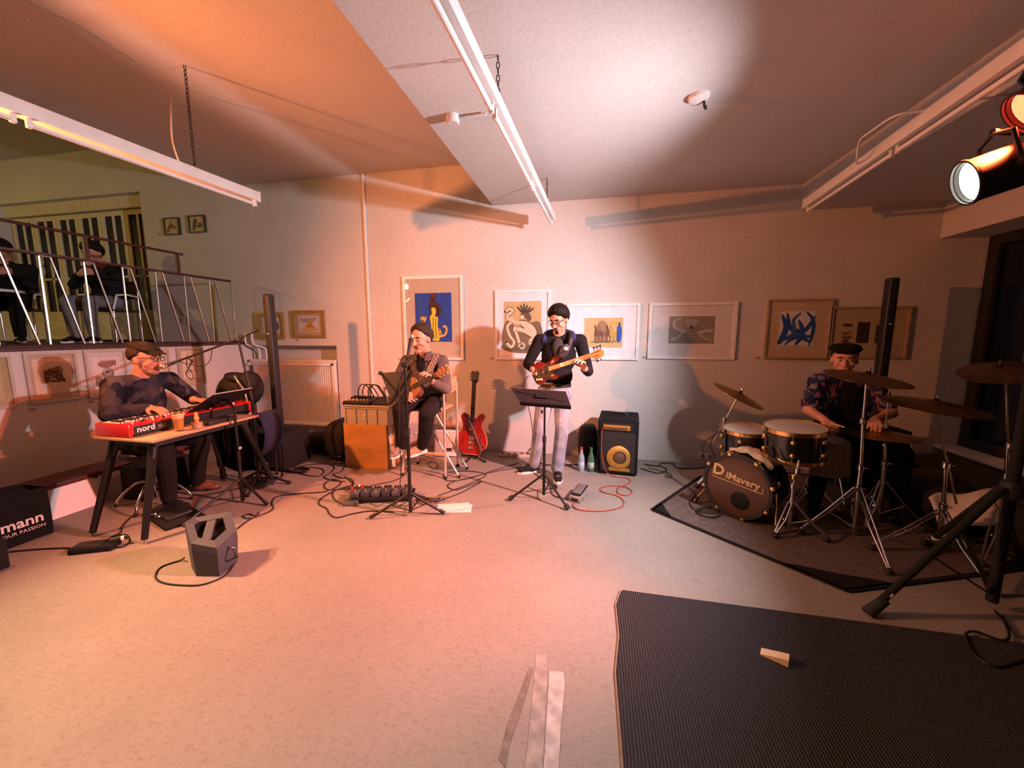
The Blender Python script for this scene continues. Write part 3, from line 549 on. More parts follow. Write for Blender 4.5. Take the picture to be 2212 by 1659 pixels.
# ================================================================ keyboard corner
V3 = Vector
m_board = M('table_board', (.42,.27,.17), .5, 0, .2, 5, .1, stretch=(6,1,6))
tb = thing('keyboard_table', 'narrow table with a thin wooden board and four black splayed legs', 'table', (-3.29,2.53,0))
tx0, tx1, ty0, ty1 = -3.56, -3.015, 2.06, 2.96
obj('table_top', MB().bev((tx0,ty0,.70), (tx1,ty1,.72), .004), m_board, tb, 35, True)
obj('apron', MB().box((tx0+.05,ty0+.06,.655), (tx1-.06,ty1-.06,.699)), m_black, tb, None, True)
for (bx, by), (cx, cy) in (((-3.05,1.965),(-3.12,2.15)), ((-3.53,1.965),(-3.48,2.15)), ((-3.57,3.04),(-3.48,2.86)), ((-3.02,3.06),(-3.12,2.86))):
    lg = obj('leg', MB().cyl((cx,cy,.70), (bx,by,.03), .030, .020, 12), m_matte, tb, 40, True)
    obj('foot', MB().cyl((bx,by,.032), (bx,by,0), .008, .014, 10), m_chrome, lg, 40, True)
    obj('leg_plate', MB().cyl((cx,cy,.70), (cx+(bx-cx)*.2,cy+(by-cy)*.2,.566), .034, .029, 12), m_steel, tb, 40, True)
kb = thing('stage_keyboard', 'bright red stage keyboard with a black back panel and white lettering', 'keyboard', (-3.37,2.58,.722))
m_red = M('keyboard_red', (.46,.010,.012), .32, 0, .06, 20, coat=.3)
kx0, kx1, ky0, ky1, kz0, kz1 = -3.545, -3.235, 2.075, 3.10, .735, .815
obj('body', MB().bev((kx0,ky0+.006,kz0), (kx1-.004,ky1-.006,kz1-.012), .006), m_red, kb, 35, True)
for a in (ky0, ky1-.03): obj('end_cheek', MB().bev((kx0-.008,a,kz0-.012), (kx1-.002,a+.03,kz1+.004), .008), m_red, kb, 35, True)
obj('back_panel', MB().box((kx1-.004,ky0+.035,kz0+.002), (kx1+.002,ky1-.035,kz1-.016)), m_black, kb, None, True)
obj('control_panel', MB().box((kx0+.16,ky0+.034,kz1-.013), (kx1-.01,ky1-.034,kz1-.006)), m_red, kb, None, True)
wk = MB().bev((0,0,0), (.145,.0215,.014), .002, None, 1).mesh('white_key'); wk.materials.append(M('ivory_key', (.75,.72,.66), .3))
bk = MB().bev((0,0,0), (.09,.011,.022), .002, None, 1).mesh('black_key'); bk.materials.append(m_black)
for i in range(41):
    o = bpy.data.objects.new('white_key', wk); COL.objects.link(o); o.parent = kb; o.location = V3((kx0+.008, ky0+.038+i*.0231, kz1-.012))-kb.location
    if i%7 in (0,1,3,4,5) and i < 40:
        o = bpy.data.objects.new('black_key', bk); COL.objects.link(o); o.parent = kb; o.location = V3((kx0+.063, ky0+.038+(i+1)*.0231-.0055, kz1-.009))-kb.location
for i in range(22): obj('knob', MB().lathe([(.008,0),(.007,.014),(0,.014)], (kx0+.20+.04*(i%2), ky0+.10+i*.038, kz1-.006), (0,0,1), 10), m_black if i%3 else m_white, kb, 40, True)
obj('feet_bar', MB().box((kx0+.03,ky0+.05,kz0-.014), (kx0+.05,ky1-.15,kz0)).box((kx1-.05,ky0+.05,kz0-.014), (kx1-.03,ky1-.15,kz0)), m_rubber, kb, None, True)
tm = basis((kx1+.0025, 2.185, .772), (0,1,0), (0,0,1), (1,0,0))
text('lettering', 'nord', .062, m_white, tm, kb, .0006, bold=.0016); 
text('lettering', 'stc', .05, M('grey_print', (.35,.34,.33), .6), basis((kx1+.0025, 2.295, .770), (0,1,0), (0,0,1), (1,0,0)), kb, .0006)
# on the table: beer glass, candle in a tin, black tray
p = fl(360,929,.72); gl = thing('beer_glass', 'half full clear beer glass on the keyboard table', 'glass', (-3.115,p.y,.721))
obj('glass_wall', MB().lathe([(.028,0),(.030,.004),(.040,.17),(.0385,.17),(.029,.010),(0,.009)], (0,0,0), (0,0,1), 24), glassy('drinking_glass', (.93,.90,.86), .02, 1.45), gl, 50)
obj('beer', MB().lathe([(0,.011),(.0275,.011),(.0345,.10),(0,.10)], (0,0,0), (0,0,1), 24), M('beer_amber', (.62,.30,.06), .15, 0, .1, 20), gl, 50)
obj('beer_foam', MB().lathe([(0,.10),(.0345,.10),(.0365,.128),(0,.13)], (0,0,0), (0,0,1), 20), M('foam', (.72,.55,.34), .8, 0, .1, 60), gl, 50)
cn = thing('candle_tin', 'short wax candle standing in a round tin on the keyboard table', 'candle', (-3.085,p.y+.115,.721))
obj('tin', MB().lathe([(.038,0),(.038,.042),(.035,.042),(.035,.02),(0,.02)], (0,0,0), (0,0,1), 20), M('tin_label', (.52,.33,.20), .4, .3, .2, 30), cn)
obj('wax', MB().lathe([(.014,.02),(.013,.06),(.018,.075),(.013,.09),(.011,.12),(.004,.125),(0,.125)], (0,0,0), (0,0,1), 14), M('wax', (.72,.33,.10), .5, 0, .1, 30), cn)
obj('wick', MB().cyl((0,0,.12), (0,0,.138), .0012, n=5), m_black, cn)
o = tag(obj('black_tray', MB().bev((-.06,-.13,0), (.06,.13,.03), .006), m_black), 'flat black box with a pale lid line on the keyboard table', 'box'); o.location = (-3.10,2.63,.721)
# ---------------------------------------------------------------- stands
def tripod(t, base, zhub, feet, zfoot=.012, r=.009, m=None, brace=True, rub=.016):
    b = V3((base[0],base[1],0)); 
    for f in feet:
        f = V3(f); f.z = zfoot; d = (f-V3((b.x,b.y,zhub)))
        lg = obj('leg', MB().tube([V3((b.x,b.y,zhub))+d*.03, V3((b.x,b.y,zhub))+d], r, 8), m or m_steel, t, 60, True)
        obj('rubber_foot', MB().cyl(f-d.normalized()*.045+V3((0,0,.002)), f+V3((0,0,.004)), rub*.9, rub, 10), m_rubber, lg, 40, True)
        if brace: obj('brace', MB().bar(V3((b.x,b.y,max(.04,zhub*.25))), V3((b.x,b.y,zhub))+d*.5, .012, .004), m or m_steel, t, None, True)
def ring3(c, r, a0): return [(c[0]+r*math.cos(a0+k*2.0944), c[1]+r*math.sin(a0+k*2.0944), 0) for k in range(3)]
def desk(t, corners, m, lip=True, paper=None):   # bottom-left, bottom-right, top-right, top-left seen from the reading side
    a, b, c, d = [V3(q) for q in corners]; n = (b-a).cross(d-a).normalized()
    dk = obj('desk', MB().add([a,b,c,d,a-n*.004,b-n*.004,c-n*.004,d-n*.004], [(0,1,2,3),(7,6,5,4),(0,4,5,1),(1,5,6,2),(2,6,7,3),(3,7,4,0)]), m, t, None, True)
    obj('lip', MB().add([a,b,b+n*.045,a+n*.045,a-(d-a).normalized()*.004,b-(d-a).normalized()*.004,b+n*.045-(d-a).normalized()*.004,a+n*.045-(d-a).normalized()*.004], [(0,1,2,3),(7,6,5,4),(0,4,5,1),(1,5,6,2),(2,6,7,3),(3,7,4,0)]), m, dk, None, True)
    mid = (a+b+c+d)/4-n*.012; obj('desk_clamp', MB().bar(mid-(b-a).normalized()*.05, mid+(b-a).normalized()*.05, .05, .02, n), m_steel, t, None, True)
    obj('rib', MB().bar((a*3+d)/4-n*.008+(b-a)*.08, (c*3+b)/4-n*.008-(b-a)*.08, .012, .006, n), m, dk, None, True)
    if paper:
        k = obj('sheet_music', MB().add([a+(b-a)*.06+n*.004,a+(b-a)*.94+n*.004,d+(c-d)*.94+n*.004+(d-a)*.03,d+(c-d)*.06+n*.004+(d-a)*.03,a+(b-a)*.06+n*.001,a+(b-a)*.94+n*.001,d+(c-d)*.94+n*.001+(d-a)*.03,d+(c-d)*.06+n*.001+(d-a)*.03], [(0,1,2,3),(7,6,5,4),(0,4,5,1),(1,5,6,2),(2,6,7,3),(3,7,4,0)]), paper, None, None)
        tag(k, t['sheet'], 'sheet music')
    return n
m_paper = M('paper', (.74,.66,.60), .7, 0, .04, 8)
b1 = (-2.955,2.66)
t = thing('music_stand', 'black music stand tilted towards the keyboard player', 'music stand', (*b1,0)); t['sheet'] = 'pale sheets lying on the music stand at the keyboard'
desk(t, [(-3.42,2.94,.755),(-3.42,2.55,.755),(-3.03,2.55,.97),(-3.03,2.94,.97)], m_matte, True, m_paper)
del t['sheet']
obj('pole', MB().cyl((*b1,.02), (*b1,.50), .015, n=12).cyl((*b1,.50), (*b1,.84), .010, n=12), m_steel, t, 40, True)
obj('neck', MB().tube([(*b1,.84),(-3.05,2.70,.90),(-3.16,2.74,.89)], .010), m_steel, t, 60, True)
obj('height_knob', MB().lathe([(.008,0),(.014,.01),(.014,.025)], (b1[0]+.014,b1[1]-.005,.50), (1,-.3,0), 10), m_chrome, t, 40, True)
tripod(t, b1, .22, [fl(578,1093), fl(395,1140), fl(560,1048)], r=.011)
# boom microphone stand of the keyboard player
b2 = (-3.14,3.02); t = thing('microphone_boom_stand', 'black boom stand reaching across to the keyboard player', 'microphone stand', (*b2,0))
top = py(515,735,3.02)
obj('pole', MB().cyl((*b2,.03), (*b2,.85), .013, n=10).cyl((*b2,.85), (top.x,top.y,top.z), .010, n=10), m_steel, t, 40, True)
obj('pivot', MB().lathe([(.016,-.03),(.022,-.02),(.022,.02),(.016,.03)], top, (1,.2,0), 12), m_black, t, 40, True)
m0 = V3((-3.50,2.57,1.205)); fe = py(557,712,3.05); be = m0+(top-m0)*.14
obj('boom_arm', MB().tube([fe, top+V3((0,0,.012)), be], .009), m_steel, t, 60, True)
obj('counterweight', MB().cyl(fe, fe+(top-fe)*.22, .014, n=10), m_black, t, 40, True)
obj('clip', MB().cyl(be, be-(top-m0).normalized()*.05, .011, .014, 10), m_black, t, 40, True)
tripod(t, b2, .14, [fl(535,1075), fl(628,1046), fl(520,1040)], r=.011)
def microphone(label, tip, tail, ball=.024):
    tip, tail = V3(tip), V3(tail); d = (tip-tail).normalized(); o = thing('microphone', label, 'microphone', tail)
    obj('handle', MB().lathe([(.010,0),(.011,.01),(.013,.05),(.017,(tip-tail).length-.045)], (0,0,0), d, 14), m_black, o)
    obj('collar', MB().lathe([(.019,0),(.021,.003),(.021,.010),(.019,.013)], d*((tip-tail).length-.048), d, 16), m_chrome, o)
    obj('grille', MB().ell(d*((tip-tail).length-.020), (ball,ball,ball), None, 14, 10), M('mic_mesh', (.45,.42,.38), .4, .8, .3, 300), o, 180)
microphone('microphone with a shiny ball grille at the keyboard player\'s mouth', m0-(top-m0).normalized()*.045, be+V3((0,0,-.006))-(top-m0).normalized()*.02)
cable('microphone_cable', 'thin black cable hanging in loops from the keyboard player\'s boom', [be, be+V3((.10,.12,-.05)), be+V3((.14,.17,.0)), be+V3((.13,.16,.08))+V3((.02,.03,.02))], .0035)
mb_ = MB(); q = py(405,795,2.72)
for k in range(3): mb_.tube(crom([q+V3((.0,0,.09)), q+V3((.025+.008*k,.02,.06)), q+V3((.01,.0,0)), q+V3((-.01,-.01,-.06)), q+V3((.02,.01,-.10)), q+V3((.03,.02,-.06)), q+V3((-.005,0,.02)), q+V3((.01,0,.095))], 5, False), .0035, 5)
o = obj('cable_tie_loop', mb_, m_rubber, None, 60); o.location = (0,0,0); tag(o, 'short bundle of looped cable dangling from the boom arm', 'cable')
# stool of the keyboard player
st = (-3.70,2.50); t = thing('round_stool', 'round black stool on a chrome column behind the keyboard table', 'stool', (*st,0))
obj('seat', MB().lathe([(0,.43),(.17,.43),(.185,.445),(.185,.475),(.17,.49),(0,.495)], (0,0,0), (0,0,1), 28), M('black_vinyl', (.015,.014,.014), .4), t)
obj('column', MB().cyl((0,0,.06), (0,0,.43), .018, n=14), m_chrome, t); obj('hub', MB().lathe([(.02,0),(.035,.01),(.035,.05),(.02,.06)], (0,0,.05), (0,0,1), 14), m_chrome, t)
for k in range(4):
    a = .5+k*math.pi/2; u = V3((math.cos(a),math.sin(a),0)); lg = obj('leg', MB().tube(crom([u*.02+V3((0,0,.20)), u*.12+V3((0,0,.19)), u*.24+V3((0,0,.08)), u*.27+V3((0,0,.012))], 4), .011), m_chrome, t, 60)
    obj('foot', MB().cyl(u*.27+V3((0,0,.03)), u*.27, .014), m_rubber, lg)
# low red bench with white front board, black case, pedal, power box, printed bag
t = thing('low_bench', 'low dark red wooden bench with a white board under its front edge', 'bench', (-4.27,2.35,0))
obj('seat', MB().bev((-4.42,1.5,.255), (-4.12,3.25,.295), .006), M('red_brown_wood', (.10,.016,.012), .5, 0, .25, 5, stretch=(6,.6,6)), t, 35, True)
obj('front_board', MB().box((-4.16,1.95,.004), (-4.14,2.42,.252)), m_white, t, None, True)
for y in (1.56,3.1): obj('leg', MB().box((-4.38,y,0), (-4.20,y+.05,.254)), m_steel, t, None, True)
for y in (2.02,2.35): obj('clip', MB().box((-4.138,y,.245), (-4.115,y+.03,.262)), m_chrome, t, None, True)
o = tag(obj('black_case', MB().bev((-.14,-.22,0), (.14,.22,.30), .015), m_matte), 'black box case on the floor under the keyboard table', 'case'); o.location = (-3.93,2.72,0)
t = thing('floor_pedal', 'wide flat black foot pedal on the floor under the keyboard', 'pedal', (-3.27,2.33,0), -.35)
obj('base', MB().bev((-.24,-.13,0), (.24,.13,.025), .006), m_matte, t); obj('pedal_plate', MB().bev((-.22,-.08,.025), (.12,.09,.05), .008, rot('X', .08)), m_black, t)
for x in (-.12,-.04): obj('pedal_tip', MB().bev((x-.03,-.11,.028), (x+.03,-.07,.04), .006), m_chrome, t)
t = thing('power_box', 'flat black box with a plug on the floor before the keyboard table', 'power box', (-3.30,1.84,0), .45)
obj('body', MB().bev((-.12,-.055,0), (.12,.055,.04), .008), m_matte, t); obj('lid', MB().bev((-.10,-.045,.038), (.05,.045,.046), .004), m_black, t)
obj('plug', MB().cyl((.09,.0,.05), (.17,.03,.055), .022, .016, 12), m_black, t); obj('plug_ring', MB().cyl((.14,.017,.052), (.155,.023,.053), .0185, n=12), m_white, t)
bg = thing('carrier_bag', 'black fabric bag with white lettering standing by the low bench', 'bag', (-4.02,1.60,0))
def bagf(u, v):
    y = 1.22+.73*u; bulge = .02*math.sin(math.pi*u)*math.sin(math.pi*v); return y, bulge
mb = MB(); xa, xb = -4.14, -3.89
top = lambda u: .345+.02*math.sin(u*9)+.13*math.exp(-((u-.62)/.12)**2)
mb.grid(lambda u, v: V3((xb+.012*math.sin(u*14)*v*(1-v)*3, 1.22+.73*u, top(u)*v)), 24, 8)
mb.grid(lambda u, v: V3((xa, 1.95-.73*u, top(1-u)*v)), 24, 8)
mb.grid(lambda u, v: V3((xa+(xb-xa)*(1-u), 1.95, .345*v+.02*math.sin(9)*v)), 6, 8); mb.grid(lambda u, v: V3((xa+(xb-xa)*u, 1.22, .345*v)), 6, 8)
mb.grid(lambda u, v: V3((xb+(xa-xb)*v, 1.22+.73*u, top(u)-.05*math.sin(math.pi*v))), 24, 5)
obj('bag_body', mb, M('black_cloth', (.010,.010,.010), .95, 0, .3, 120, .2, spec=.1), bg, 50, True)
obj('handle', MB().tube(crom([(-3.90,1.50,.33),(-3.91,1.53,.46),(-3.92,1.62,.51),(-3.92,1.72,.45),(-3.90,1.75,.33)], 5), .012), m_matte, bg, 60, True)
text('lettering', 'thomann', .098, M('white_print', (.60,.55,.50), .8), basis((-3.885,1.735,.150), (0,1,0), (0,0,1), (1,0,0)), bg, .0012, bold=.002)
text('lettering', 'MUSIC IS OUR PASSION', .034, MATS['white_print'], basis((-3.885,1.735,.087), (0,1,0), (0,0,1), (1,0,0)), bg, .0012)
o = tag(obj('black_case', MB().bev((-.12,-.16,0), (.12,.16,.20), .015), m_matte), 'small black case at the front of the printed bag', 'case'); o.location = (-3.69,1.42,0)
# black rucksack on a low stool behind the keyboard
bk_ = thing('black_rucksack', 'bulging black rucksack with a shiny zip on a dark chair behind the keyboard', 'rucksack', (-3.44,3.2,0))
obj('bag_body', MB().ell((-3.52,3.20,.84), (.20,.13,.225), None, 20, 12).ell((-3.36,3.22,.93), (.13,.11,.17), None, 16, 10), M('nylon_black', (.010,.010,.011), .7, 0, .3, 60, .3, spec=.3), bk_, 180, True)
obj('top_flap', MB().ell((-3.46,3.19,1.03), (.14,.10,.05), rot('Y', .2), 16, 8), MATS['nylon_black'], bk_, 180, True)
obj('strap', MB().tube(crom([(-3.40,3.10,1.06),(-3.33,3.07,1.00),(-3.28,3.08,.90),(-3.27,3.09,.78)], 5), .010), M('silver_zip', (.55,.53,.50), .3, .9), bk_, 60, True)
t = thing('side_chair', 'dark chair hidden under a black rucksack and coats', 'chair', (-3.40,3.30,0))
obj('seat', MB().bev((-3.72,3.07,.56), (-3.16,3.33,.61), .015), m_matte, t, 35, True)
for x in (-3.66,-3.22):
    for y in (3.10,3.30): obj('leg', MB().cyl((x,y,.56), (x+(.02 if x > -3.4 else -.02),y,0), .018, .013, 8), m_steel, t, 40, True)
o = obj('draped_coat', MB().grid(lambda u, v: V3((-3.66+.46*u+.012*math.sin(19*u+2*v), 3.055-.025*math.sin(math.pi*u)*v-.008*math.sin(23*u), .64-.50*v+.02*math.sin(7*u)*v)), 28, 12).grid(lambda u, v: V3((-3.66+.46*u, 3.055+.24*v, .625+.03*math.sin(3*u+4*v))), 16, 8), MATS['black_cloth'], None, 60)
md = o.modifiers.new('thickness', 'SOLIDIFY'); md.thickness = .012
tag(o, 'black coat draped over the chair behind the keyboard', 'coat')
o = obj('blue_cloth', MB().grid(lambda u, v: V3((-3.17+.07*math.sin(math.pi*v)+.01*math.sin(9*u), 3.08+.22*u, .70-.42*v)), 10, 12), M('navy_cloth', (.012,.016,.05), .9, 0, .3, 80), None, 60); md = o.modifiers.new('thickness', 'SOLIDIFY'); md.thickness = .012
tag(o, 'navy jacket hanging over the side of the dark chair', 'jacket')
# column loudspeakers on bass boxes
def column_speaker(label, x, y, rz=0, h=1.89, w=.62):
    t = thing('column_speaker', label, 'loudspeaker', (x,y,0), rz)
    obj('bass_box', MB().bev((-w/2-.08,-.18,.02), (w/2-.08,.22,.41), .015), m_matte, t); obj('box_foot', MB().box((-w/2-.05,-.15,0), (w/2-.11,.18,.02)), m_rubber, t)
    obj('grille', MB().bev((-w/2-.05,-.19,.05), (w/2-.11,-.178,.38), .004), M('speaker_mesh', (.018,.017,.017), .6, .3, .4, 300), t)
    obj('column', MB().bev((-.039,-.045,.41), (.039,.045,h), .018, None, 3), m_black, t); obj('logo_badge', MB().bev((-.012,-.0475,h-.42), (.008,-.044,h-.408), .001), m_white, t)
    obj('box_badge', MB().bev((-.03,-.1935,.085), (.0,-.189,.10), .001), m_white, t); return t
column_speaker('tall thin black column speaker standing before the radiator', -3.36, 3.54, 0, 1.88, .56)
column_speaker('tall thin black column speaker standing behind the drummer', 2.66, 4.22, 0, 1.97, .50)
# black soft cases under the radiator
def softbag(name, label, c, r, cat='case', rz=0, m=None):
    o = obj(name, MB().ell((0,0,r[2]), r, None, 28, 18), m or MATS['nylon_black'], None, 180)
    for v in o.data.vertices:
        a, b, c_ = v.co.x/r[0], v.co.y/r[1], v.co.z/r[2]-1; se = lambda q, e: math.copysign(abs(q)**e, q)   # boxier than an egg, with slack folds
        k = 1+.05*math.sin(13*v.co.x+7*v.co.z)+.04*math.sin(17*v.co.y-9*v.co.z+3*v.co.x); z = (se(c_, .62)+1)*r[2]
        v.co = (se(a, .60)*r[0]*k, se(b, .60)*r[1]*k, max(0, z*(1+.05*math.sin(9*v.co.x+4*v.co.y))))
    o.location = c; o.rotation_euler = (0,0,rz); return tag(o, label, cat)
softbag('soft_case', 'long black soft case lying on the floor under the radiator', (-3.10,4.12,0), (.44,.19,.13))
hb_ = softbag('black_holdall', 'black holdall slumped against the plywood box', (-2.84,3.93,0), (.16,.20,.24))
text('lettering', 'AB', .055, MATS['white_print'], basis(py(730,984,3.735), (1,0,0), (0,.25,.97), (0,-.97,.25)), hb_, .001, .2)
t_ = MB().bev((-.03,-.01,0),(.03,.0,.02),.002)
# ================================================================ guitarist's corner
m_ply = M('plywood', (.55,.29,.08), .5, 0, .22, 3.2, .08, stretch=(1,1,2.2)); 
t = thing('plywood_box', 'orange stained plywood box with an open slatted side carrying a grey crate', 'box', (-2.38,3.80,0))
obj('front_panel', MB().bev((-2.65,3.665,0), (-2.135,3.683,.497), .003), m_ply, t, None, True)
obj('back_panel', MB().box((-2.65,3.93,0), (-2.12,3.948,.497)), m_ply, t, None, True)
obj('side_panel', MB().box((-2.65,3.683,0), (-2.632,3.93,.497)), m_ply, t, None, True); obj('top_panel', MB().box((-2.65,3.683,.479), (-2.12,3.93,.497)), m_ply, t, None, True)
obj('side_panel', MB().box((-2.142,3.70,.0), (-2.128,3.93,.478)), M('pale_side', (.60,.46,.34), .6, 0, .3, 5, stretch=(1,5,1)), t, None, True)
for a in (0, .09): obj('side_slat', MB().bar((-2.122,3.70+a,.02), (-2.122,3.80+a,.47), .004, .022, (1,0,0)), m_ply, t, None, True)
m_crate = M('crate_grey', (.46,.42,.33), .6, 0, .08, 15)
t = thing('euro_crate', 'grey ribbed plastic crate standing on the plywood box', 'crate', (-2.37,3.82,.498))
cx0, cx1, cy0, cy1, cz0, cz1 = -2.645, -2.085, 3.655, 4.00, .498, .70
obj('walls', MB().box((cx0+.012,cy0+.012,cz0), (cx1-.012,cy0+.02,cz1-.01)).box((cx0+.012,cy1-.02,cz0), (cx1-.012,cy1-.012,cz1-.01)).box((cx0+.012,cy0+.02,cz0), (cx0+.02,cy1-.02,cz1-.01)).box((cx1-.02,cy0+.02,cz0), (cx1-.012,cy1-.02,cz1-.01)), m_crate, t, None, True)
obj('lid', MB().bev((cx0+.014,cy0+.014,cz1-.012), (cx1-.014,cy1-.014,cz1), .003), m_crate, t, None, True)
for z in (cz1-.014, cz1-.034): obj('rim', MB().box((cx0,cy0,z), (cx1,cy0+.012,z+.010)).box((cx1-.012,cy0+.012,z), (cx1,cy1,z+.010)).box((cx0,cy0+.012,z), (cx0+.012,cy1,z+.010)), m_crate, t, None, True)
for i in range(5): x = cx0+.03+i*(cx1-cx0-.06)/4; obj('rib', MB().box((x-.006,cy0+.001,cz0), (x+.006,cy0+.012,cz1-.034)), m_crate, t, None, True)
obj('sticker', MB().box((-2.40,cy0+.0105,.555), (-2.36,cy0+.012,.60)), m_white, t, None, True); obj('sticker_mark', MB().box((-2.388,cy0+.0095,.570), (-2.372,cy0+.0105,.585)), m_black, t, None, True)
t = thing('mixing_desk', 'small dark mixing desk with pale faders on the grey crate', 'mixer', (-2.49,3.80,.701))
mx = T(-2.49,3.80,.701)@rot('X', .10)
obj('chassis', MB().bev((-.16,-.125,.0), (.16,.125,.045), .006).xf(mx), m_black, t, 35, True)
obj('panel', MB().box((-.152,-.118,.045), (.152,.118,.048)).xf(mx), M('mixer_panel', (.045,.030,.026), .45, 0, .2, 60), t, None, True)
for i in range(8):
    x = -.13+i*.033
    obj('fader', MB().bev((x-.007,-.10+.012*((i*5)%4),.048), (x+.007,-.075+.012*((i*5)%4),.062), .002).xf(mx), M('fader_cream', (.78,.62,.42), .5) if i < 6 else M('fader_orange', (.75,.36,.08), .5), t, 35, True)
    for j in range(3): obj('knob', MB().lathe([(.008,0),(.007,.018),(0,.018)], (x,.0+j*.035,.048), (0,0,1), 8).xf(mx), m_black, t, 40, True)
for k, (x, y) in enumerate(((-.10,.09),(-.05,.10),(.02,.10),(.05,.085))):
    a = mx@V3((x,y,.05)); cable('plug_cable', 'black plug and cable arching out of the mixing desk', [a, a+V3((0,0,.07)), a+V3((.03,.02,.13)), a+V3((.09,.03,.12)), a+V3((.13,.06,.04)), a+V3((.14,.12,-.05))], .006, m_black, 'cable', 6, 'cables plugged into the mixing desk')
t = thing('effects_unit', 'low black wedge shaped unit with two aerials beside the mixing desk', 'effects unit', (-2.23,3.83,.701))
obj('body', MB().prism([(-.10,0),(.10,0),(.10,.065),(-.10,.02)], (-2.23,3.74,.701), (0,1,0), (0,0,1), (.17,0,0)).xf(T(-.085,.06,0)), m_black, t, None, True)
for x in (-2.255,-2.235): obj('aerial', MB().cyl((x,3.86,.755), (x,3.865,.88), .006, .005, 8), m_black, t, 40, True)
t = thing('water_glass', 'clear glass with green leaves on the grey crate', 'glass', (-2.125,3.72,.701))
obj('glass_wall', MB().lathe([(.026,0),(.028,.004),(.034,.11),(.0325,.11),(.026,.008),(0,.007)], (0,0,0), (0,0,1), 20), MATS['drinking_glass'], t, 50)
obj('leaves', MB().ell((.004,.0,.035), (.020,.018,.024), rot('Y', .4), 10, 7), M('mint_green', (.16,.22,.05), .5, 0, .4, 60), t, 180)
o = obj('straw', MB().cyl((0,0,.01), (-.035,0,.19), .003, n=6), m_white, t)
# high folding stool
m_sf = M('stool_frame', (.66,.62,.58), .35, .6, .05, 20); hs = thing('bar_stool', 'tall folding bar stool with silver legs and pale wooden seat and back', 'stool', (-1.67,3.72,0))
obj('seat', MB().bev((-1.87,3.555,.685), (-1.46,3.895,.71), .008), m_wood, hs, 35, True)
obj('backrest', MB().bev((-1.437,3.55,.86), (-1.417,3.91,1.02), .006), m_wood, hs, 35, True)
for y in (3.545,3.915):
    lg = obj('leg', MB().cyl((-1.425,y,0.01), (-1.425,y,.95), .013, n=10), m_sf, hs, 40, True); obj('foot', MB().cyl((-1.425,y,0), (-1.425,y,.03), .018, n=10), m_rubber, lg, 40, True)
    lg = obj('leg', MB().cyl((-1.905,y-.0,.01), (-1.80,y,.685), .013, n=10), m_sf, hs, 40, True); obj('foot', MB().cyl((-1.905,y,0), (-1.90,y,.03), .018, n=10), m_rubber, lg, 40, True)
for y in (3.60,3.86): lg = obj('leg', MB().cyl((-1.30,y,.012), (-1.70,y,.685), .011, n=10), m_sf, hs, 40, True); obj('foot', MB().cyl((-1.295,y,0), (-1.305,y,.028), .016, n=10), m_rubber, lg, 40, True)
obj('foot_rest', MB().bev((-1.88,3.525,.245), (-1.41,3.56,.268), .005), m_wood, hs, 35, True); obj('cross_rail', MB().cyl((-1.84,3.545,.40), (-1.84,3.915,.40), .009, n=8), m_sf, hs, 40, True)
# guitarist's microphone stand with a small desk
b3 = (-1.40,2.72); t = thing('microphone_stand', 'black tripod microphone stand with a clipped on music desk before the guitarist', 'microphone stand', (*b3,0))
cl = py(874,788,2.72)
obj('pole', MB().cyl((*b3,.04), (b3[0],b3[1],.70), .014, n=12).cyl((b3[0],b3[1],.70), cl, .010, n=12), m_steel, t, 40, True); obj('clutch', MB().cyl((b3[0],b3[1],.67), (b3[0],b3[1],.73), .019, n=12), m_black, t, 40, True)
lo_, hi_ = py(847,872,2.80), py(887,738,2.86)
obj('boom_arm', MB().tube([lo_, cl+V3((0,.02,0)), hi_-(hi_-cl).normalized()*.14], .008), m_steel, t, 60, True); obj('pivot', MB().lathe([(.014,-.025),(.02,-.02),(.02,.02),(.014,.025)], cl, (1,.2,0), 12), m_black, t, 40, True)
tripod(t, b3, .20, [fl(800,1122), fl(960,1112), (b3[0]+.05,b3[1]+.30,0)], r=.011)
D = [py(890,800,2.98), py(822,806,2.98), py(846,868,2.92), py(880,872,2.92)]
dk = obj('desk', MB().add(D+[p+V3((0,.006,0)) for p in D], [(0,1,2,3),(7,6,5,4),(0,4,5,1),(1,5,6,2),(2,6,7,3),(3,7,4,0)]), m_black, t, None, True)
for a, b in ((0,2),(1,3)): obj('desk_rib', MB().bar(D[a]-V3((0,.004,0)), D[b]-V3((0,.004,0)), .014, .006, (0,1,0)), m_steel, dk, None, True)
obj('desk_end', MB().ell(D[1], (.022,.015,.018), None, 10, 6), m_black, dk, 180, True); obj('desk_arm', MB().tube([(D[2]+D[3])/2, cl-V3((0,0,.20))], .008), m_steel, t, 60, True)
mc_tip = py(890,722,2.90); microphone('black microphone with a round grille at the guitarist\'s mouth', mc_tip, hi_-(hi_-cl).normalized()*.15+V3((0,.015,0)), .022)
cable('microphone_cable', 'black cable running down the guitarist\'s microphone stand', [hi_-(hi_-cl).normalized()*.14, hi_-(hi_-cl).normalized()*.2+V3((.03,-.02,-.02)), cl+V3((-.02,-.03,-.05)), V3((b3[0]-.06,b3[1]-.02,.75)), V3((b3[0]-.10,b3[1]+.05,.35)), V3((b3[0]-.16,b3[1]+.10,.10)), V3((b3[0]-.22,b3[1]+.16,.006))], .0035)
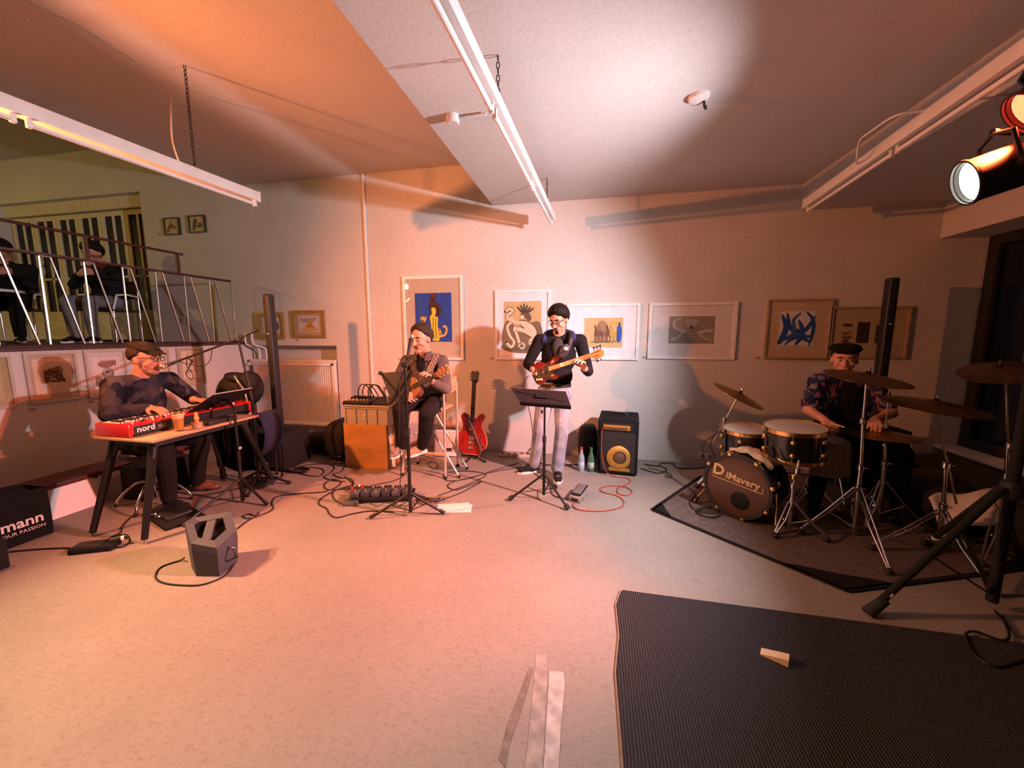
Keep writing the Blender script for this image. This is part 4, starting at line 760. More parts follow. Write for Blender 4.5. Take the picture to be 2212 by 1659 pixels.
# pedal board with pedals
pb = thing('pedal_board', 'black board packed with effect pedals and knobs on the floor', 'pedal board', (-1.80,2.99,0), .30)
obj('board', MB().bev((-.27,-.10,.02), (.27,.10,.05), .006), m_matte, pb); 
for s in (-1,1): obj('board_rail', MB().box((-.26,s*.085-.008,0), (.26,s*.085+.008,.02)), m_steel, pb, None)
pcols = [(.10,.10,.12),(.06,.06,.065),(.09,.09,.11),(.05,.05,.06),(.10,.09,.10),(.07,.06,.06)]
for i in range(6):
    x = -.225+i*.088; mt = M('pedal_%d' % i, pcols[i], .4, .3, .1, 30); pd = obj('pedal', MB().bev((x-.038,-.085,.05), (x+.038,.05,.09+.006*(i%2)), .006), mt, pb)
    for k in range(3): obj('knob', MB().lathe([(.009,0),(.008,.016),(0,.016)], (x-.022+.022*k,.028,.09+.006*(i%2)), (0,0,1), 8), m_black, pd)
    obj('foot_switch', MB().lathe([(.012,0),(.012,.006),(.008,.014),(0,.014)], (x,-.055,.09+.006*(i%2)), (0,0,1), 10), m_chrome, pd)
t = thing('red_pedal', 'small red effect pedal beside the pedal board', 'pedal', (fl(772,1062).x, fl(772,1062).y, 0), .5)
obj('case', MB().bev((-.055,-.04,0), (.055,.04,.05), .008), M('pedal_red', (.30,.02,.015), .4), t); obj('knob', MB().lathe([(.010,0),(.009,.016),(0,.016)], (.02,.0,.05), (0,0,1), 10), m_white, t); obj('foot_switch', MB().lathe([(.012,0),(.012,.006),(.008,.014),(0,.014)], (-.025,0,.05), (0,0,1), 10), m_chrome, t)
o = tag(obj('black_adapter', MB().bev((-.06,-.03,0), (.06,.03,.035), .006), m_black), 'black power adapter lying behind the pedal board', 'adapter'); o.location = fl(803,1064); o.rotation_euler = (0,0,.4)
t = thing('grey_pedal', 'small grey pedal in front of the pedal board', 'pedal', fl(758,1090), .2); obj('case', MB().bev((-.06,-.04,0), (.06,.04,.035), .006), M('pedal_grey', (.10,.10,.10), .5), t); obj('foot_switch', MB().lathe([(.012,0),(.012,.006),(.008,.014),(0,.014)], (0,0,.035), (0,0,1), 10), m_chrome, t)
for i, (a, b, c) in enumerate(((.01,0,0),(-.015,.012,.12))):
    o = tag(obj('paper_sheet', MB().bev((-.135,-.075,0), (.135,.075,.0012), .0003, None, 1), m_paper), ('white sheet of paper lying flat beside the pedal board', 'white sheet of paper lying on top of another on the floor')[i], 'paper'); o.location = fl(982,1098)+V3((a,b,.0014*i)); o.rotation_euler = (0,0,.22+c)
# white combo amp
t = thing('combo_amplifier', 'small white combo amplifier leaning back against the wall', 'amplifier', (-1.66,4.30,0)); mx = T(-1.665,4.20,.012)@rot('Z', .10)@rot('X', -.22)
obj('cabinet', MB().bev((-.16,0,0), (.16,.20,.31), .012).xf(mx), m_white, t, 35, True); obj('grille', MB().bev((-.145,-.006,.05), (.145,.004,.295), .004).xf(mx), M('cream_grille', (.58,.50,.42), .7, 0, .3, 260, .5, 300), t, 35, True)
obj('badge', MB().bev((-.01,-.010,.06), (.06,-.004,.10), .002).xf(mx), m_chrome, t, 35, True); obj('badge_inlay', MB().box((-.002,-.0115,.068), (.052,-.009,.092)).xf(mx), m_black, t, None, True)
obj('handle', MB().tube([mx@V3((-.06,.1,.31)), mx@V3((-.05,.1,.335)), mx@V3((.05,.1,.335)), mx@V3((.06,.1,.31))], .008), m_black, t, 60, True)
# ---------------------------------------------------------------- guitars
def outline(pts, n=6): return [(p.x,p.y) for p in crom([(x,y,0) for x, y in pts], n, True)]
def gbody(t, pts, th, m, mx, name='body', bevel=.012):
    P = outline(pts); bm = bmesh.new(); vs = [bm.verts.new((x,y,-th/2)) for x, y in P]; f = bm.faces.new(vs)
    r = bmesh.ops.extrude_face_region(bm, geom=[f]); bmesh.ops.translate(bm, verts=[v for v in r['geom'] if isinstance(v, bmesh.types.BMVert)], vec=(0,0,th))
    bm.normal_update(); es = [e for e in bm.edges if len(e.link_faces) == 2 and abs(abs(e.link_faces[0].normal.z)-abs(e.link_faces[1].normal.z)) > .5]
    bmesh.ops.bevel(bm, geom=es, offset=bevel, segments=2, affect='EDGES', profile=.6); bm.transform(mx); me = bpy.data.meshes.new(name); bm.to_mesh(me); bm.free()
    me.transform(wmat(t).inverted()); smooth_mesh(me, 40); return obj(name, me, m, t)
def strings(t, mx, n, x0, x1, w0, w1, z0, z1, r=.0009):
    for i in range(n):
        k = i/(n-1)-.5; obj('string', MB().cyl(mx@V3((x0,k*w0,z0)), mx@V3((x1,k*w1,z1)), r, n=4), M('string_steel', (.7,.66,.6), .3, 1), t, 60, True)
# local guitar frame: x along the neck towards the head, y across, z out of the top; x=0 at the bridge
EG = [(-.14,0),(-.13,.13),(-.02,.205),(.10,.19),(.17,.145),(.24,.135),(.32,.165),(.37,.13),(.345,.075),(.31,.045),(.31,-.045),(.345,-.075),(.37,-.13),(.32,-.165),(.24,-.135),(.17,-.145),(.10,-.19),(-.02,-.205),(-.13,-.13)]
m_cherry = M('cherry_red', (.34,.012,.010), .22, 0, .15, 6, coat=.5); m_rose = M('rosewood', (.035,.018,.012), .45, 0, .3, 10); m_maple = M('maple', (.60,.30,.10), .35, 0, .15, 8, stretch=(1,8,8), coat=.3)
def electric(label, mx):
    t = thing('electric_guitar', label, 'guitar', mx@V3((-.14,0,0)))
    gbody(t, [(x*.95,y*.92) for x, y in EG], .045, m_cherry, mx)
    obj('binding', MB().tube([mx@V3((x*.95,y*.92,.018)) for x, y in outline(EG)], .003, 5, True), M('cream_binding', (.62,.50,.34), .5), t, 60, True)
    obj('neck', MB().bev((.26,-.022,.012), (.70,.022,.034), .008).xf(mx), M('mahogany', (.16,.03,.02), .4), t, 35, True); obj('fretboard', MB().box((.25,-.023,.034), (.70,.023,.040)).xf(mx), m_rose, t, None, True)
    for i in range(14): x = .70-.43*(1-2**(-i*1.1/12)); obj('fret', MB().box((x-.001,-.0225,.040), (x+.001,.0225,.0415)).xf(mx), m_chrome, t, None, True)
    hd = MB().prism([(.70,-.022),(.73,-.040),(.83,-.050),(.85,-.030),(.84,0),(.85,.030),(.83,.050),(.73,.040),(.70,.022)], (0,0,.012), (1,0,0), (0,1,0), (0,0,.016)).xf(mx); obj('headstock', hd, m_black, t, None, True)
    for s in (-1,1):
        for k in range(3): obj('tuner', MB().cyl(mx@V3((.745+.032*k,s*.045,.018)), mx@V3((.745+.032*k,s*.072,.018)), .006, .009, 8), m_chrome, t, 40, True)
        obj('sound_hole', MB().tube([mx@V3((-.02,s*.12,.0235)), mx@V3((.04,s*.105,.0235)), mx@V3((.10,s*.115,.0235))], .004, 5), m_black, t, 60, True)
    for x in (.06,.17): obj('pickup', MB().bev((x-.018,-.035,.02), (x+.018,.035,.036), .004).xf(mx), m_chrome, t, 35, True)
    obj('bridge', MB().bev((-.01,-.04,.02), (.01,.04,.036), .003).xf(mx), m_chrome, t, 35, True); obj('tailpiece', MB().bev((-.07,-.04,.02), (-.055,.04,.034), .003).xf(mx), m_chrome, t, 35, True)
    for k in range(4): obj('knob', MB().lathe([(.012,0),(.010,.014),(0,.014)], mx@V3((-.07+.045*(k%2),-.11-.02*(k//2)-.02*(k%2),.022)), mx.to_3x3()@V3((0,0,1)), 10), m_gold, t, 40, True)
    strings(t, mx, 6, -.055, .72, .052, .034, .038, .040)
    return t
h0, h1 = py(1020,962,4.22), py(1027,818,4.34); ax = (h1-h0).normalized(); zz = (V3((-.10,-1,.25))); zz = (zz-ax*zz.dot(ax)).normalized(); yy = zz.cross(ax)
gm = basis(h0+ax*.03, ax, yy, zz); eg = electric('cherry red hollow electric guitar on a floor stand by the wall', gm)
m_strap = M('striped_strap', (.10,.08,.06), .8, 0, .5, 90)
obj('strap', MB().tube(crom([gm@V3((.33,.06,.04)), gm@V3((.26,.03,.055)), gm@V3((.12,-.05,.055)), gm@V3((.0,-.10,.05)), gm@V3((-.08,-.13,.04)), gm@V3((-.15,-.10,.03))], 6), .014, 6), m_strap, eg, 60, True)
t = thing('guitar_stand', 'low black guitar stand holding the red electric guitar', 'guitar stand', (-1.34,4.22,0))
obj('cradle', MB().tube([gm@V3((-.05,.20,.035)), gm@V3((-.135,.11,.035)), gm@V3((-.155,.10,-.03)), gm@V3((-.155,-.10,-.03)), gm@V3((-.135,-.11,.035)), gm@V3((-.05,-.20,.035))], .009), m_black, t, 60, True)
obj('back_post', MB().tube([gm@V3((-.155,0,-.03)), gm@V3((.12,0,-.045)), (gm@V3((.12,0,-.045)))+V3((0,.05,-.02))], .010), m_black, t, 60, True)
for q in (fl(1003,1004), fl(1050,1000)): obj('leg', MB().tube([gm@V3((-.155,0,-.03)), (q.x,q.y,.014)], .010), m_black, t, 60, True)
obj('leg', MB().tube([gm@V3((-.12,0,-.035)), (-1.30,4.42,.012)], .010), m_black, t, 60, True)
# ================================================================ bass corner
b4 = (-.385,3.25); t = thing('music_stand', 'black music stand with a wide perforated desk in front of the bass player', 'music stand', (*b4,0)); t['sheet'] = 'pale sheet of music lying on the bass player\'s stand'
a_, b_, c_, d_ = py(1233,878,3.20), py(1122,869,3.20), py(1103,838,3.33), py(1222,846,3.33)
desk(t, [b_+V3((0,.02,0)),a_+V3((0,.02,0)),d_,c_][::-1][2:]+[b_+V3((0,.02,0)),a_+V3((0,.02,0)),d_,c_][::-1][:2], m_matte, True, m_paper); del t['sheet']
obj('pole', MB().cyl((*b4,.05), (*b4,.55), .013, n=12).cyl((*b4,.55), (*b4,.89), .009, n=12), m_steel, t, 40, True); obj('clutch', MB().cyl((*b4,.53), (*b4,.58), .017, n=12), m_black, t, 40, True)
obj('height_knob', MB().lathe([(.008,0),(.016,.008),(.016,.022)], (b4[0]-.012,b4[1],.80), (-1,-.2,0), 10), m_black, t, 40, True)
tripod(t, b4, .24, [fl(1100,1082), fl(1228,1103), (b4[0]+.08,b4[1]+.27,0)], r=.010, rub=.022)
t = thing('bass_amplifier', 'black bass amplifier with a gold control panel and gold round speaker grille', 'amplifier', (.33,4.22,0), -.10); mw = .405
ab = T(.085,4.02,0)@rot('Z', -.09)
obj('cabinet', MB().bev((0,0,.012), (mw,.42,.60), .015).xf(ab), M('black_carpet', (.012,.012,.012), .95, 0, .4, 200, .3, spec=.1), t, 35, True)
obj('control_recess', MB().box((.04,-.004,.475), (mw-.06,.002,.555)).xf(ab), m_black, t, None, True); obj('control_panel', MB().box((.055,-.010,.485), (mw-.085,-.004,.535)).xf(ab), M('amp_gold', (.55,.27,.06), .35, .5, .2, 60), t, None, True)
for i in range(9): obj('knob', MB().lathe([(.009,0),(.008,.014),(0,.014)], ab@V3((.075+.026*i,-.010,.505)), (0,-1,0), 8), m_black, t, 40, True)
obj('speaker_grille', MB().box((.03,-.004,.04), (mw-.03,.003,.46)).xf(ab), M('grille_cloth', (.016,.014,.013), .9, 0, .4, 300), t, None, True)
obj('speaker_ring', MB().lathe([(.065,.0),(.068,.012),(.085,.014),(.115,.008),(.13,0)], ab@V3((.225,-.004,.19)), (0,-1,0), 32), M('gold_mesh', (.50,.28,.06), .4, .6, .5, 240, .4, 260), t, 60, True)
obj('speaker_dome', MB().lathe([(0,.014),(.03,.012),(.055,.004),(.062,0)], ab@V3((.225,-.004,.19)), (0,-1,0), 24), M('speaker_cone', (.09,.05,.02), .6), t, 60, True)
obj('grille_skirt', MB().box((.12,-.008,.05), (.33,-.004,.085)).xf(ab), MATS['gold_mesh'], t, None, True)
obj('handle', MB().tube([ab@V3((.11,.2,.60)), ab@V3((.13,.2,.625)), ab@V3((.27,.2,.625)), ab@V3((.29,.2,.60))], .011), m_black, t, 60, True); obj('handle_plate', MB().box((.15,.19,.636), (.25,.21,.639)).xf(ab), m_chrome, t, None, True)
for x in (.015,mw-.015):
    for z in (.03,.585): obj('corner_cap', MB().ell(ab@V3((x,.012,z)), (.015,.014,.015), None, 10, 6), m_black, t, 180, True)
softbag('gig_bag', 'black gig bag slumped between the wall and the bass amplifier', (-.02,4.38,0), (.11,.13,.22))
def bottle(label, p, capc, liquid, lab):
    t = thing('bottle', label, 'bottle', p)
    obj('glass_body', MB().lathe([(0,.004),(.032,0),(.035,.008),(.035,.14),(.030,.165),(.017,.20),(.0135,.235),(.0135,.255),(0,.256)], (0,0,0), (0,0,1), 20), liquid, t, 50)
    obj('label', MB().lathe([(.0355,.045),(.036,.046),(.036,.105),(.0355,.106)], (0,0,0), (0,0,1), 20), lab, t, 50); obj('cap', MB().lathe([(.0155,.243),(.0158,.245),(.0155,.262),(0,.264)], (0,0,0), (0,0,1), 14), capc, t, 40)
q1, q2 = fl(1255,1017), fl(1276,1018)
bottle('clear water bottle with a red cap and a blue label beside the bass amplifier', q1, M('cap_red', (.45,.03,.02), .4), M('clear_bottle', (.30,.36,.38), .08, 0, .1, 20, spec=.8), M('label_blue', (.42,.52,.66), .6, 0, .4, 40))
bottle('green water bottle with a green label beside the bass amplifier', q2, M('cap_green', (.05,.16,.06), .4), M('green_bottle', (.06,.15,.09), .08, 0, .1, 20, spec=.8), M('label_green', (.35,.48,.36), .6, 0, .4, 40))
t = thing('wah_pedal', 'grey rocker foot pedal on the floor before the bass player', 'pedal', (-.08,3.36,0), -.32)
obj('base', MB().bev((-.05,-.115,0), (.05,.115,.05), .006), M('cast_grey', (.33,.28,.25), .45, .3, .15, 40), t); obj('treadle', MB().bev((-.047,-.10,.0), (.047,.10,.014), .004, T(0,.015,.066)@rot('X', .10)), m_black, t)
obj('tread_plate', MB().bev((-.038,-.09,.014), (.038,.09,.017), .001, T(0,.015,.066)@rot('X', .10)), M('tread_grey', (.12,.11,.10), .6, 0, .5, 120), t); obj('jack', MB().cyl((.05,-.05,.025), (.065,-.05,.025), .010), m_chrome, t); obj('front_socket', MB().box((-.03,-.118,.012), (.03,-.115,.036)), m_black, t, None)
def power_strip(label, a, b, n):
    a, b = V3(a), V3(b); d = (b-a); t = thing('power_strip', label, 'power strip', (a+b)/2, math.atan2(d.y,d.x)); L = d.length
    obj('case', MB().bev((-L/2,-.028,0), (L/2,.028,.042), .006), M('strip_cream', (.55,.42,.34), .5), t)
    for i in range(n): obj('socket_well', MB().lathe([(.02,0),(.02,.003),(.016,.003)], (-L/2+L*(i+.5)/n,0,.042), (0,0,1), 14), m_black, t)
power_strip('cream power strip lying along the wall behind the bass player', (-1.06,4.36,0), (-.60,4.40,0), 6)
# ---------------------------------------------------------------- monitor wedge
hp = [py(399,1129,1.80), py(419,1118,1.88), py(498,1105,2.00), py(511,1145,1.92), py(468,1184,1.76), py(413,1174,1.73)]
cx_ = sum((p for p in hp), V3())/6; t = thing('monitor_speaker', 'small dark grey floor monitor with a six sided rim and open handle', 'loudspeaker', (cx_.x,cx_.y,0))
m_mon = M('monitor_plastic', (.055,.060,.075), .6, 0, .2, 120, .2)
op = [cx_+(p-cx_)*.62 for p in hp]; dn = [p-V3((0,0,.055)) for p in op]; mb = MB()
low = [V3((cx_.x+(p.x-cx_.x)*1.02, cx_.y+(p.y-cx_.y)*1.02, p.z-.045)) for p in hp]; flr = [V3((cx_.x+(p.x-cx_.x)*.93, cx_.y+(p.y-cx_.y)*.93, .0)) for p in hp]
n6 = lambda k: [(i, (i+1)%6) for i in range(6)]
mb.add(op+hp, [(i,(i+1)%6,6+(i+1)%6,6+i) for i in range(6)]); obj('rim', mb, m_mon, t, None, True)
obj('cabinet', MB().add(hp+low+flr, [(i,(i+1)%6,6+(i+1)%6,6+i) for i in range(6)]+[(6+i,6+(i+1)%6,12+(i+1)%6,12+i) for i in range(6)]+[(17,16,15,14,13,12)]), m_mon, t, None, True)
obj('handle_well', MB().add(op+dn, [(i,6+i,6+(i+1)%6,(i+1)%6) for i in range(6)]+[(6,7,8,9,10,11)]), m_black, t, None, True)
obj('handle_bar', MB().bar((op[1]*.5+op[2]*.5)-V3((0,0,.012)), (op[4]*.5+op[5]*.5)-V3((0,0,.012)), .045, .020), m_mon, t, None, True)
jk = hp[3]*.55+hp[4]*.45-V3((0,0,.05)); obj('jack_plug', MB().cyl(jk+V3((-.01,0.005,0)), jk+V3((.045,-.01,-.008)), .009, n=10), m_chrome, t, 40, True)
cable('monitor_cable', 'black cable looping from the monitor plug round its front', [jk+V3((.04,-.008,-.008)), jk+V3((.07,-.02,-.05)), fl(512,1205,.02), fl(490,1240,.005), fl(440,1262,.005), fl(390,1264,.005), fl(350,1258,.005), fl(336,1245,.005), fl(348,1225,.005), fl(390,1210,.008), fl(398,1205,.03)], .005)
# ================================================================ drum kit on its rug
RZ = .008
m_rug = M('grey_rug', (.125,.092,.080), .95, 0, .25, 40, .3, 200, spec=.1); m_rugb = M('rug_black', (.014,.012,.012), .95, 0, .3, 60, spec=.1)
RP = [(.53,3.23),(1.47,2.38),(2.72,2.86),(3.25,3.5),(3.1,4.35),(1.55,4.45),(1.12,4.10)]
rug = thing('drum_rug', 'dark grey many sided drum rug with black bound edges', 'rug', (1.9,3.3,0))
obj('carpet', MB().prism(RP, (0,0,.001), (1,0,0), (0,1,0), (0,0,RZ-.001)), m_rug, rug, None, True)
for i in range(len(RP)):
    a, b = V3((*RP[i],RZ)), V3((*RP[(i+1)%len(RP)],RZ)); obj('edge_binding', MB().bar(a, b, .030, .006), m_rugb, rug, None, True)
def corner(i, d):
    p = V3((*RP[i],0)); a = (V3((*RP[i-1],0))-p).normalized(); b = (V3((*RP[(i+1)%len(RP)],0))-p).normalized()
    pts = [p, p+a*d, p+a*d*.85+b*d*.22, p+a*d*.5+b*d*.5, p+a*d*.22+b*d*.85, p+b*d]; s = crom(pts[1:], 4)
    obj('corner_patch', MB().prism([(q.x,q.y) for q in [p]+s], (0,0,RZ), (1,0,0), (0,1,0), (0,0,.003)), m_rugb, rug, None, True)
corner(0, .17); corner(1, .33); corner(2, .3)
m_dblk = M('drum_lacquer', (.008,.007,.008), .12, 0, .2, 20, coat=.6); m_head = M('drum_head', (.55,.52,.48), .5, 0, .05, 30)
def lug(t, c, n, r, m=m_gold): obj('lug', MB().ell(c, (.019,.019,.019), None, 10, 7), m, t, 180, True)
def drum(name, label, c, r, h, axis=(0,0,1), nl=6, headm=None, a0=0., rods=True, cat='drum'):
    c = V3(c); d = V3(axis).normalized(); x = d.orthogonal().normalized(); y = d.cross(x); t = thing(name, label, cat, c)
    obj('shell', MB().lathe([(r,0),(r,h)], c, d, 40), m_dblk, t, 60, True)
    for hh, s in ((0,-1),(h,1)):
        obj('hoop', MB().lathe([(r+.003,hh-s*.018),(r+.013,hh-s*.018),(r+.013,hh+s*.012),(r+.003,hh+s*.012),(r+.003,hh-s*.018)][::s], c, d, 40), m_gold, t, 40, True)
        obj('drum_head', MB().lathe([(r+.003,hh+s*.003),(r*.97,hh+s*.006),(0,hh+s*.006)][::-s], c, d, 40), headm or m_head, t, 60, True)
    for k in range(nl):
        a = a0+2*math.pi*k/nl; u = x*math.cos(a)+y*math.sin(a)
        lug(t, c+u*(r+.008)+d*h*.72, u, r); lug(t, c+u*(r+.008)+d*h*.28, u, r)
        if rods: obj('tension_rod', MB().cyl(c+u*(r+.013)+d*h*.72, c+u*(r+.013)+d*(h+.012), .003, n=6).cyl(c+u*(r+.013)+d*h*.28, c+u*(r+.013)-d*.012, .003, n=6), m_gold, t, 40, True)
    return t
KA, KE = V3((.66,.75,0)).normalized(), V3((.75,-.66,0)).normalized()
kc = V3((1.14,3.20,.262+RZ)); kr = .245
t = thing('bass_drum', 'black bass drum with a brown lettered front head and gold claws', 'drum', (kc.x+.15,kc.y+.17,0))
obj('shell', MB().lathe([(kr-.012,.02),(kr-.012,.32)], kc, KA, 48), m_dblk, t, 60, True)
m_kh = M('kick_head', (.085,.040,.026), .30, 0, .25, 5)
obj('front_head', MB().lathe([(0,.004),(kr*.9,.004),(kr-.004,.008)], kc, KA, 48), m_kh, t, 60, True); obj('rear_head', MB().lathe([(kr-.01,.32),(0,.324)], kc, KA, 40), m_head, t, 60, True)
for hh in (0,.29): obj('hoop', MB().lathe([(kr-.012,hh-.006),(kr+.012,hh-.006),(kr+.012,hh+.036),(kr-.012,hh+.036),(kr-.012,hh-.006)], kc, KA, 48), m_black, t, 40, True)
obj('port_hole', MB().lathe([(0,.0),(.066,.0),(.070,.003)], kc+KE*.035-V3((0,0,.105))-KA*.0015, KA, 28), m_matte, t, 60, True)
for k in range(8):
    a = .25+2*math.pi*k/8; u = KE*math.cos(a)+V3((0,0,1))*math.sin(a)
    obj('claw', MB().bev((-.014,-.012,-.010), (.014,.012,.045), .004, basis(kc+u*(kr+.012), u.cross(KA), u, KA)), m_gold, t, 35, True)
    obj('tension_rod', MB().cyl(kc+u*(kr+.014)+KA*.03, kc+u*(kr+.006)+KA*.14, .0035, n=6), m_gold, t, 40, True); obj('lug', MB().ell(kc+u*(kr+.0)+KA*.15, (.018,.018,.022), None, 10, 7), m_gold, t, 180, True)
for s, fx in ((1, kc+KE*.30-KA*.02), (-1, kc-KE*.33+KA*.02)):
    f = V3((fx.x,fx.y,RZ+.02)); a = kc+KE*s*.225+KA*.16+V3((0,0,-.02)); sp = obj('spur', MB().cyl(a, f, .011, .008, 10), m_gold, t, 40, True); obj('rubber_tip', MB().cyl(f+(a-f).normalized()*.05, f-V3((0,0,.018)), .014, .012, 10), m_rubber, sp, 40, True)
tilt = Matrix.Rotation(-.10, 4, 'Z'); tm = basis(kc-KA*.0015+KE*(-.01)+V3((0,0,.068)), KE, V3((0,0,1)), -KA)@tilt
m_dt = M('letter_gold', (.62,.42,.20), .5, 0, .1, 20)
text('lettering', 'D', .125, m_dt, tm@T(-.130,.018,0), t, .0008, bold=.004); text('lettering', 'iMavery', .078, m_dt, tm@T(.055,.0,0), t, .0008, sx=1.0, bold=.002)
for dy, hh in ((-.047,.006),): obj('letter_rule', MB().box((-.175,dy,0), (.205,dy+hh,.0008)).xf(tm), m_dt, t, None, True)
obj('letter_rule', MB().box((.20,-.047,0), (.206,.0,.0008)).xf(tm), m_dt, t, None, True)
o = obj('cloth_rag', MB().grid(lambda u, v: kc+KA*(.08+.22*u)+KE*(-.13+.32*v+.02*math.sin(9*u))+V3((0,0,math.sqrt(max(.001,(kr+.018)**2-(-.13+.32*v)**2))-.0+.014*math.sin(15*u+7*v)*math.sin(11*v+3*u)+.004)), 22, 22), M('beige_rag', (.50,.36,.23), .9, 0, .25, 25, .3), None, 60); md = o.modifiers.new('thickness', 'SOLIDIFY'); md.thickness = .006; md.offset = 1
tag(o, 'crumpled beige cloth lying on top of the bass drum', 'cloth')
drum('rack_tom', 'black tom drum with gold hoops mounted above the bass drum', (1.55,3.28,.53), .20, .225, (-.05,-.06,1), 6, a0=.35)
drum('side_tom', 'black tom drum with gold hoops standing beside the rack tom', (1.36,3.66,.40), .185, .235, (-.04,-.05,1), 6, a0=.2)
drum('snare_drum', 'shallow black snare drum under a grey towel before the drummer', (1.84,3.55,.47), .17, .13, (0,0,1), 8, rods=False)
o = obj('grey_towel', MB().grid(lambda u, v: V3((1.70+.29*u, 3.355+.02*math.sin(8*u)-.03*v, .617-.26*v)), 16, 12).grid(lambda u, v: V3((1.70+.29*u, 3.355+.26*v+.02*math.sin(8*u), .624+.012*math.sin(6*u+5*v)+.012*v)), 16, 8), M('towel_grey', (.22,.17,.16), .95, 0, .2, 60, .3), None, 60); md = o.modifiers.new('thickness', 'SOLIDIFY'); md.thickness = .008
tag(o, 'grey towel draped over the snare drum', 'towel')
m_cym = M('bronze_cymbal', (.36,.22,.09), .33, 1.0, .25, 30); m_cymd = M('dark_bronze', (.20,.115,.055), .42, 1.0, .3, 30)
def cymbal(label, c, r, n, m=m_cym, name='cymbal', group=None, flip=1):
    c = V3(c); n = V3(n).normalized(); t = thing(name, label, 'cymbal', c)
    pr = [(0,.030),(.02,.029),(.045,.020),(.055,.015),(r*.6,.006),(r,-.012)]
    pr = [(a, b*flip) for a, b in pr]
    low = [(a, b-.0016) for a, b in pr][::-1]; q = pr+low if flip > 0 else pr+low
    obj('bow', MB().lathe(q[::-1], c, n, 48), m, t, 40, True)
    for k in (.35,.55,.75,.9): obj('lathe_groove', MB().lathe([(r*k-.001,.0155*(1-k)-.008*k+.001),(r*k+.001,.0155*(1-k)-.008*k+.0012)], c, n, 40, False), m_cymd, t, 60, True)
    obj('felt', MB().lathe([(.014,.028),(.014,.04),(.009,.042)], c, n, 12), m_matte, t, 40, True); obj('wing_nut', MB().cyl(c+n*.04, c+n*.062, .006, n=8).bar(c+n*.058-n.orthogonal().normalized()*.016, c+n*.058+n.orthogonal().normalized()*.016, .006, .012), m_chrome, t, 40, True)
    return t
def dleg(t, b, zt, zb, f, m=m_chrome):        # double braced tripod leg
    b = V3((b[0],b[1],0)); f = V3((f[0],f[1],RZ+.02)); u = V3((f.x-b.x,f.y-b.y,0)).normalized(); s = u.cross(V3((0,0,1)))*.012
    for k in (-1,1):
        lg = obj('leg', MB().tube([b+u*.02+V3((0,0,zt))+s*k, b+(f-b)*.52+V3((0,0,zt*.48))+s*k*1.3, f+V3((0,0,.02))+s*k*.4], .0065, 6), m, t, 60, True)
    obj('strut', MB().tube([b+V3((0,0,zb)), b+(f-b)*.52+V3((0,0,zt*.48))], .0055, 6), m, t, 60, True)
    obj('rubber_foot', MB().ell(f-V3((0,0,.0)), (.024,.024,.020), None, 10, 7), m_rubber, t, 180, True)
def hwstand(name, label, b, feet, poles, zt=.36, joints=(), m=m_chrome):
    t = thing(name, label, 'cymbal stand', (b[0],b[1],RZ))
    for f in feet: dleg(t, b, zt, .07, f, m)
    for p0, p1, r in poles: obj('tube', MB().cyl(p0, p1, r, n=12), m, t, 40, True)
    for j, r in joints:
        j = V3(j); obj('clamp', MB().lathe([(r,-.022),(r+.007,-.016),(r+.007,.016),(r,.022)], j, (0,0,1), 12), m, t, 40, True); obj('wing_screw', MB().cyl(j+V3((r,0,0)), j+V3((r+.03,-.01,0)), .005, n=8), m, t, 40, True)
    return t
# ride
b = (1.895,3.085); rc = py(1873,814,3.06)
cymbal('large dark ride cymbal held flat in front of the drummer', rc, .24, (.10,-.15,1), m_cymd)
hwstand('cymbal_stand', 'shiny straight cymbal stand carrying the ride cymbal', b, [fl(1918,1243), fl(1728,1156), (1.99,3.33)], [((*b,.03),(b[0],b[1],.52),.014),((b[0],b[1],.52),(b[0]-.02,b[1],.86),.011),((b[0]-.02,b[1],.86),rc+V3((0,0,-.02)),.008)], .37, [((b[0],b[1],.52),.013),((b[0]-.02,b[1],.86),.011),((b[0],b[1],.37),.015)])
# boom cymbal
b = (2.31,2.955); c3 = py(2020,874,2.95); jt = py(2043,1005,2.95); tl = py(2066,1088,3.0)
cymbal('wide dark cymbal on a boom arm in front of the window corner', c3, .255, (.06,-.10,1), m_cymd)
hwstand('cymbal_stand', 'chrome boom cymbal stand whose bare counter arm points down', b, [fl(1882,1190), fl(2140,1288), (2.52,3.18)], [((*b,.03),(b[0],b[1],.36),.014),((b[0],b[1],.36),jt,.011),(tl,c3-V3((0,0,.02)),.007)], .30, [((b[0],b[1],.33),.014),(jt,.014)])
# crash by the window
b = (2.70,3.05); c4 = py(2160,800,3.0)
cymbal('small tilted crash cymbal high up beside the window', c4, .185, (-.28,-.20,1), m_cymd)
hwstand('cymbal_stand', 'thin chrome stand of the crash cymbal beside the window', b, [(2.45,2.82),(2.95,2.95),(2.74,3.38)], [((*b,.03),(b[0],b[1],.55),.014),((b[0],b[1],.55),(b[0]-.02,b[1],.76),.011),((b[0]-.02,b[1],.76),(c4.x+.06,3.02,c4.z-.07),.008),((c4.x+.06,3.02,c4.z-.07),c4,.006)], .33, [((b[0]-.01,b[1],.74),.011),((c4.x+.06,3.02,c4.z-.07),.012)])
# left crash
b = (1.265,3.93); c1 = py(1596,853,3.9); 
cymbal('steeply tilted bronze crash cymbal near the wall beyond the toms', c1, .235, (.42,-.16,.89), m_cym)
j1 = V3((1.25,3.92,.66)); tl = py(1540,958,3.93)
hwstand('cymbal_stand', 'slim boom cymbal stand by the wall with a cable hanging from it', b, [(1.02,3.80),(1.42,3.72),(1.32,4.20)], [((*b,.03),(b[0],b[1],.42),.012),((b[0],b[1],.42),j1,.010),(tl,c1-V3((.008,0,.02)),.007)], .28, [((b[0],b[1],.42),.012),(j1,.013)])
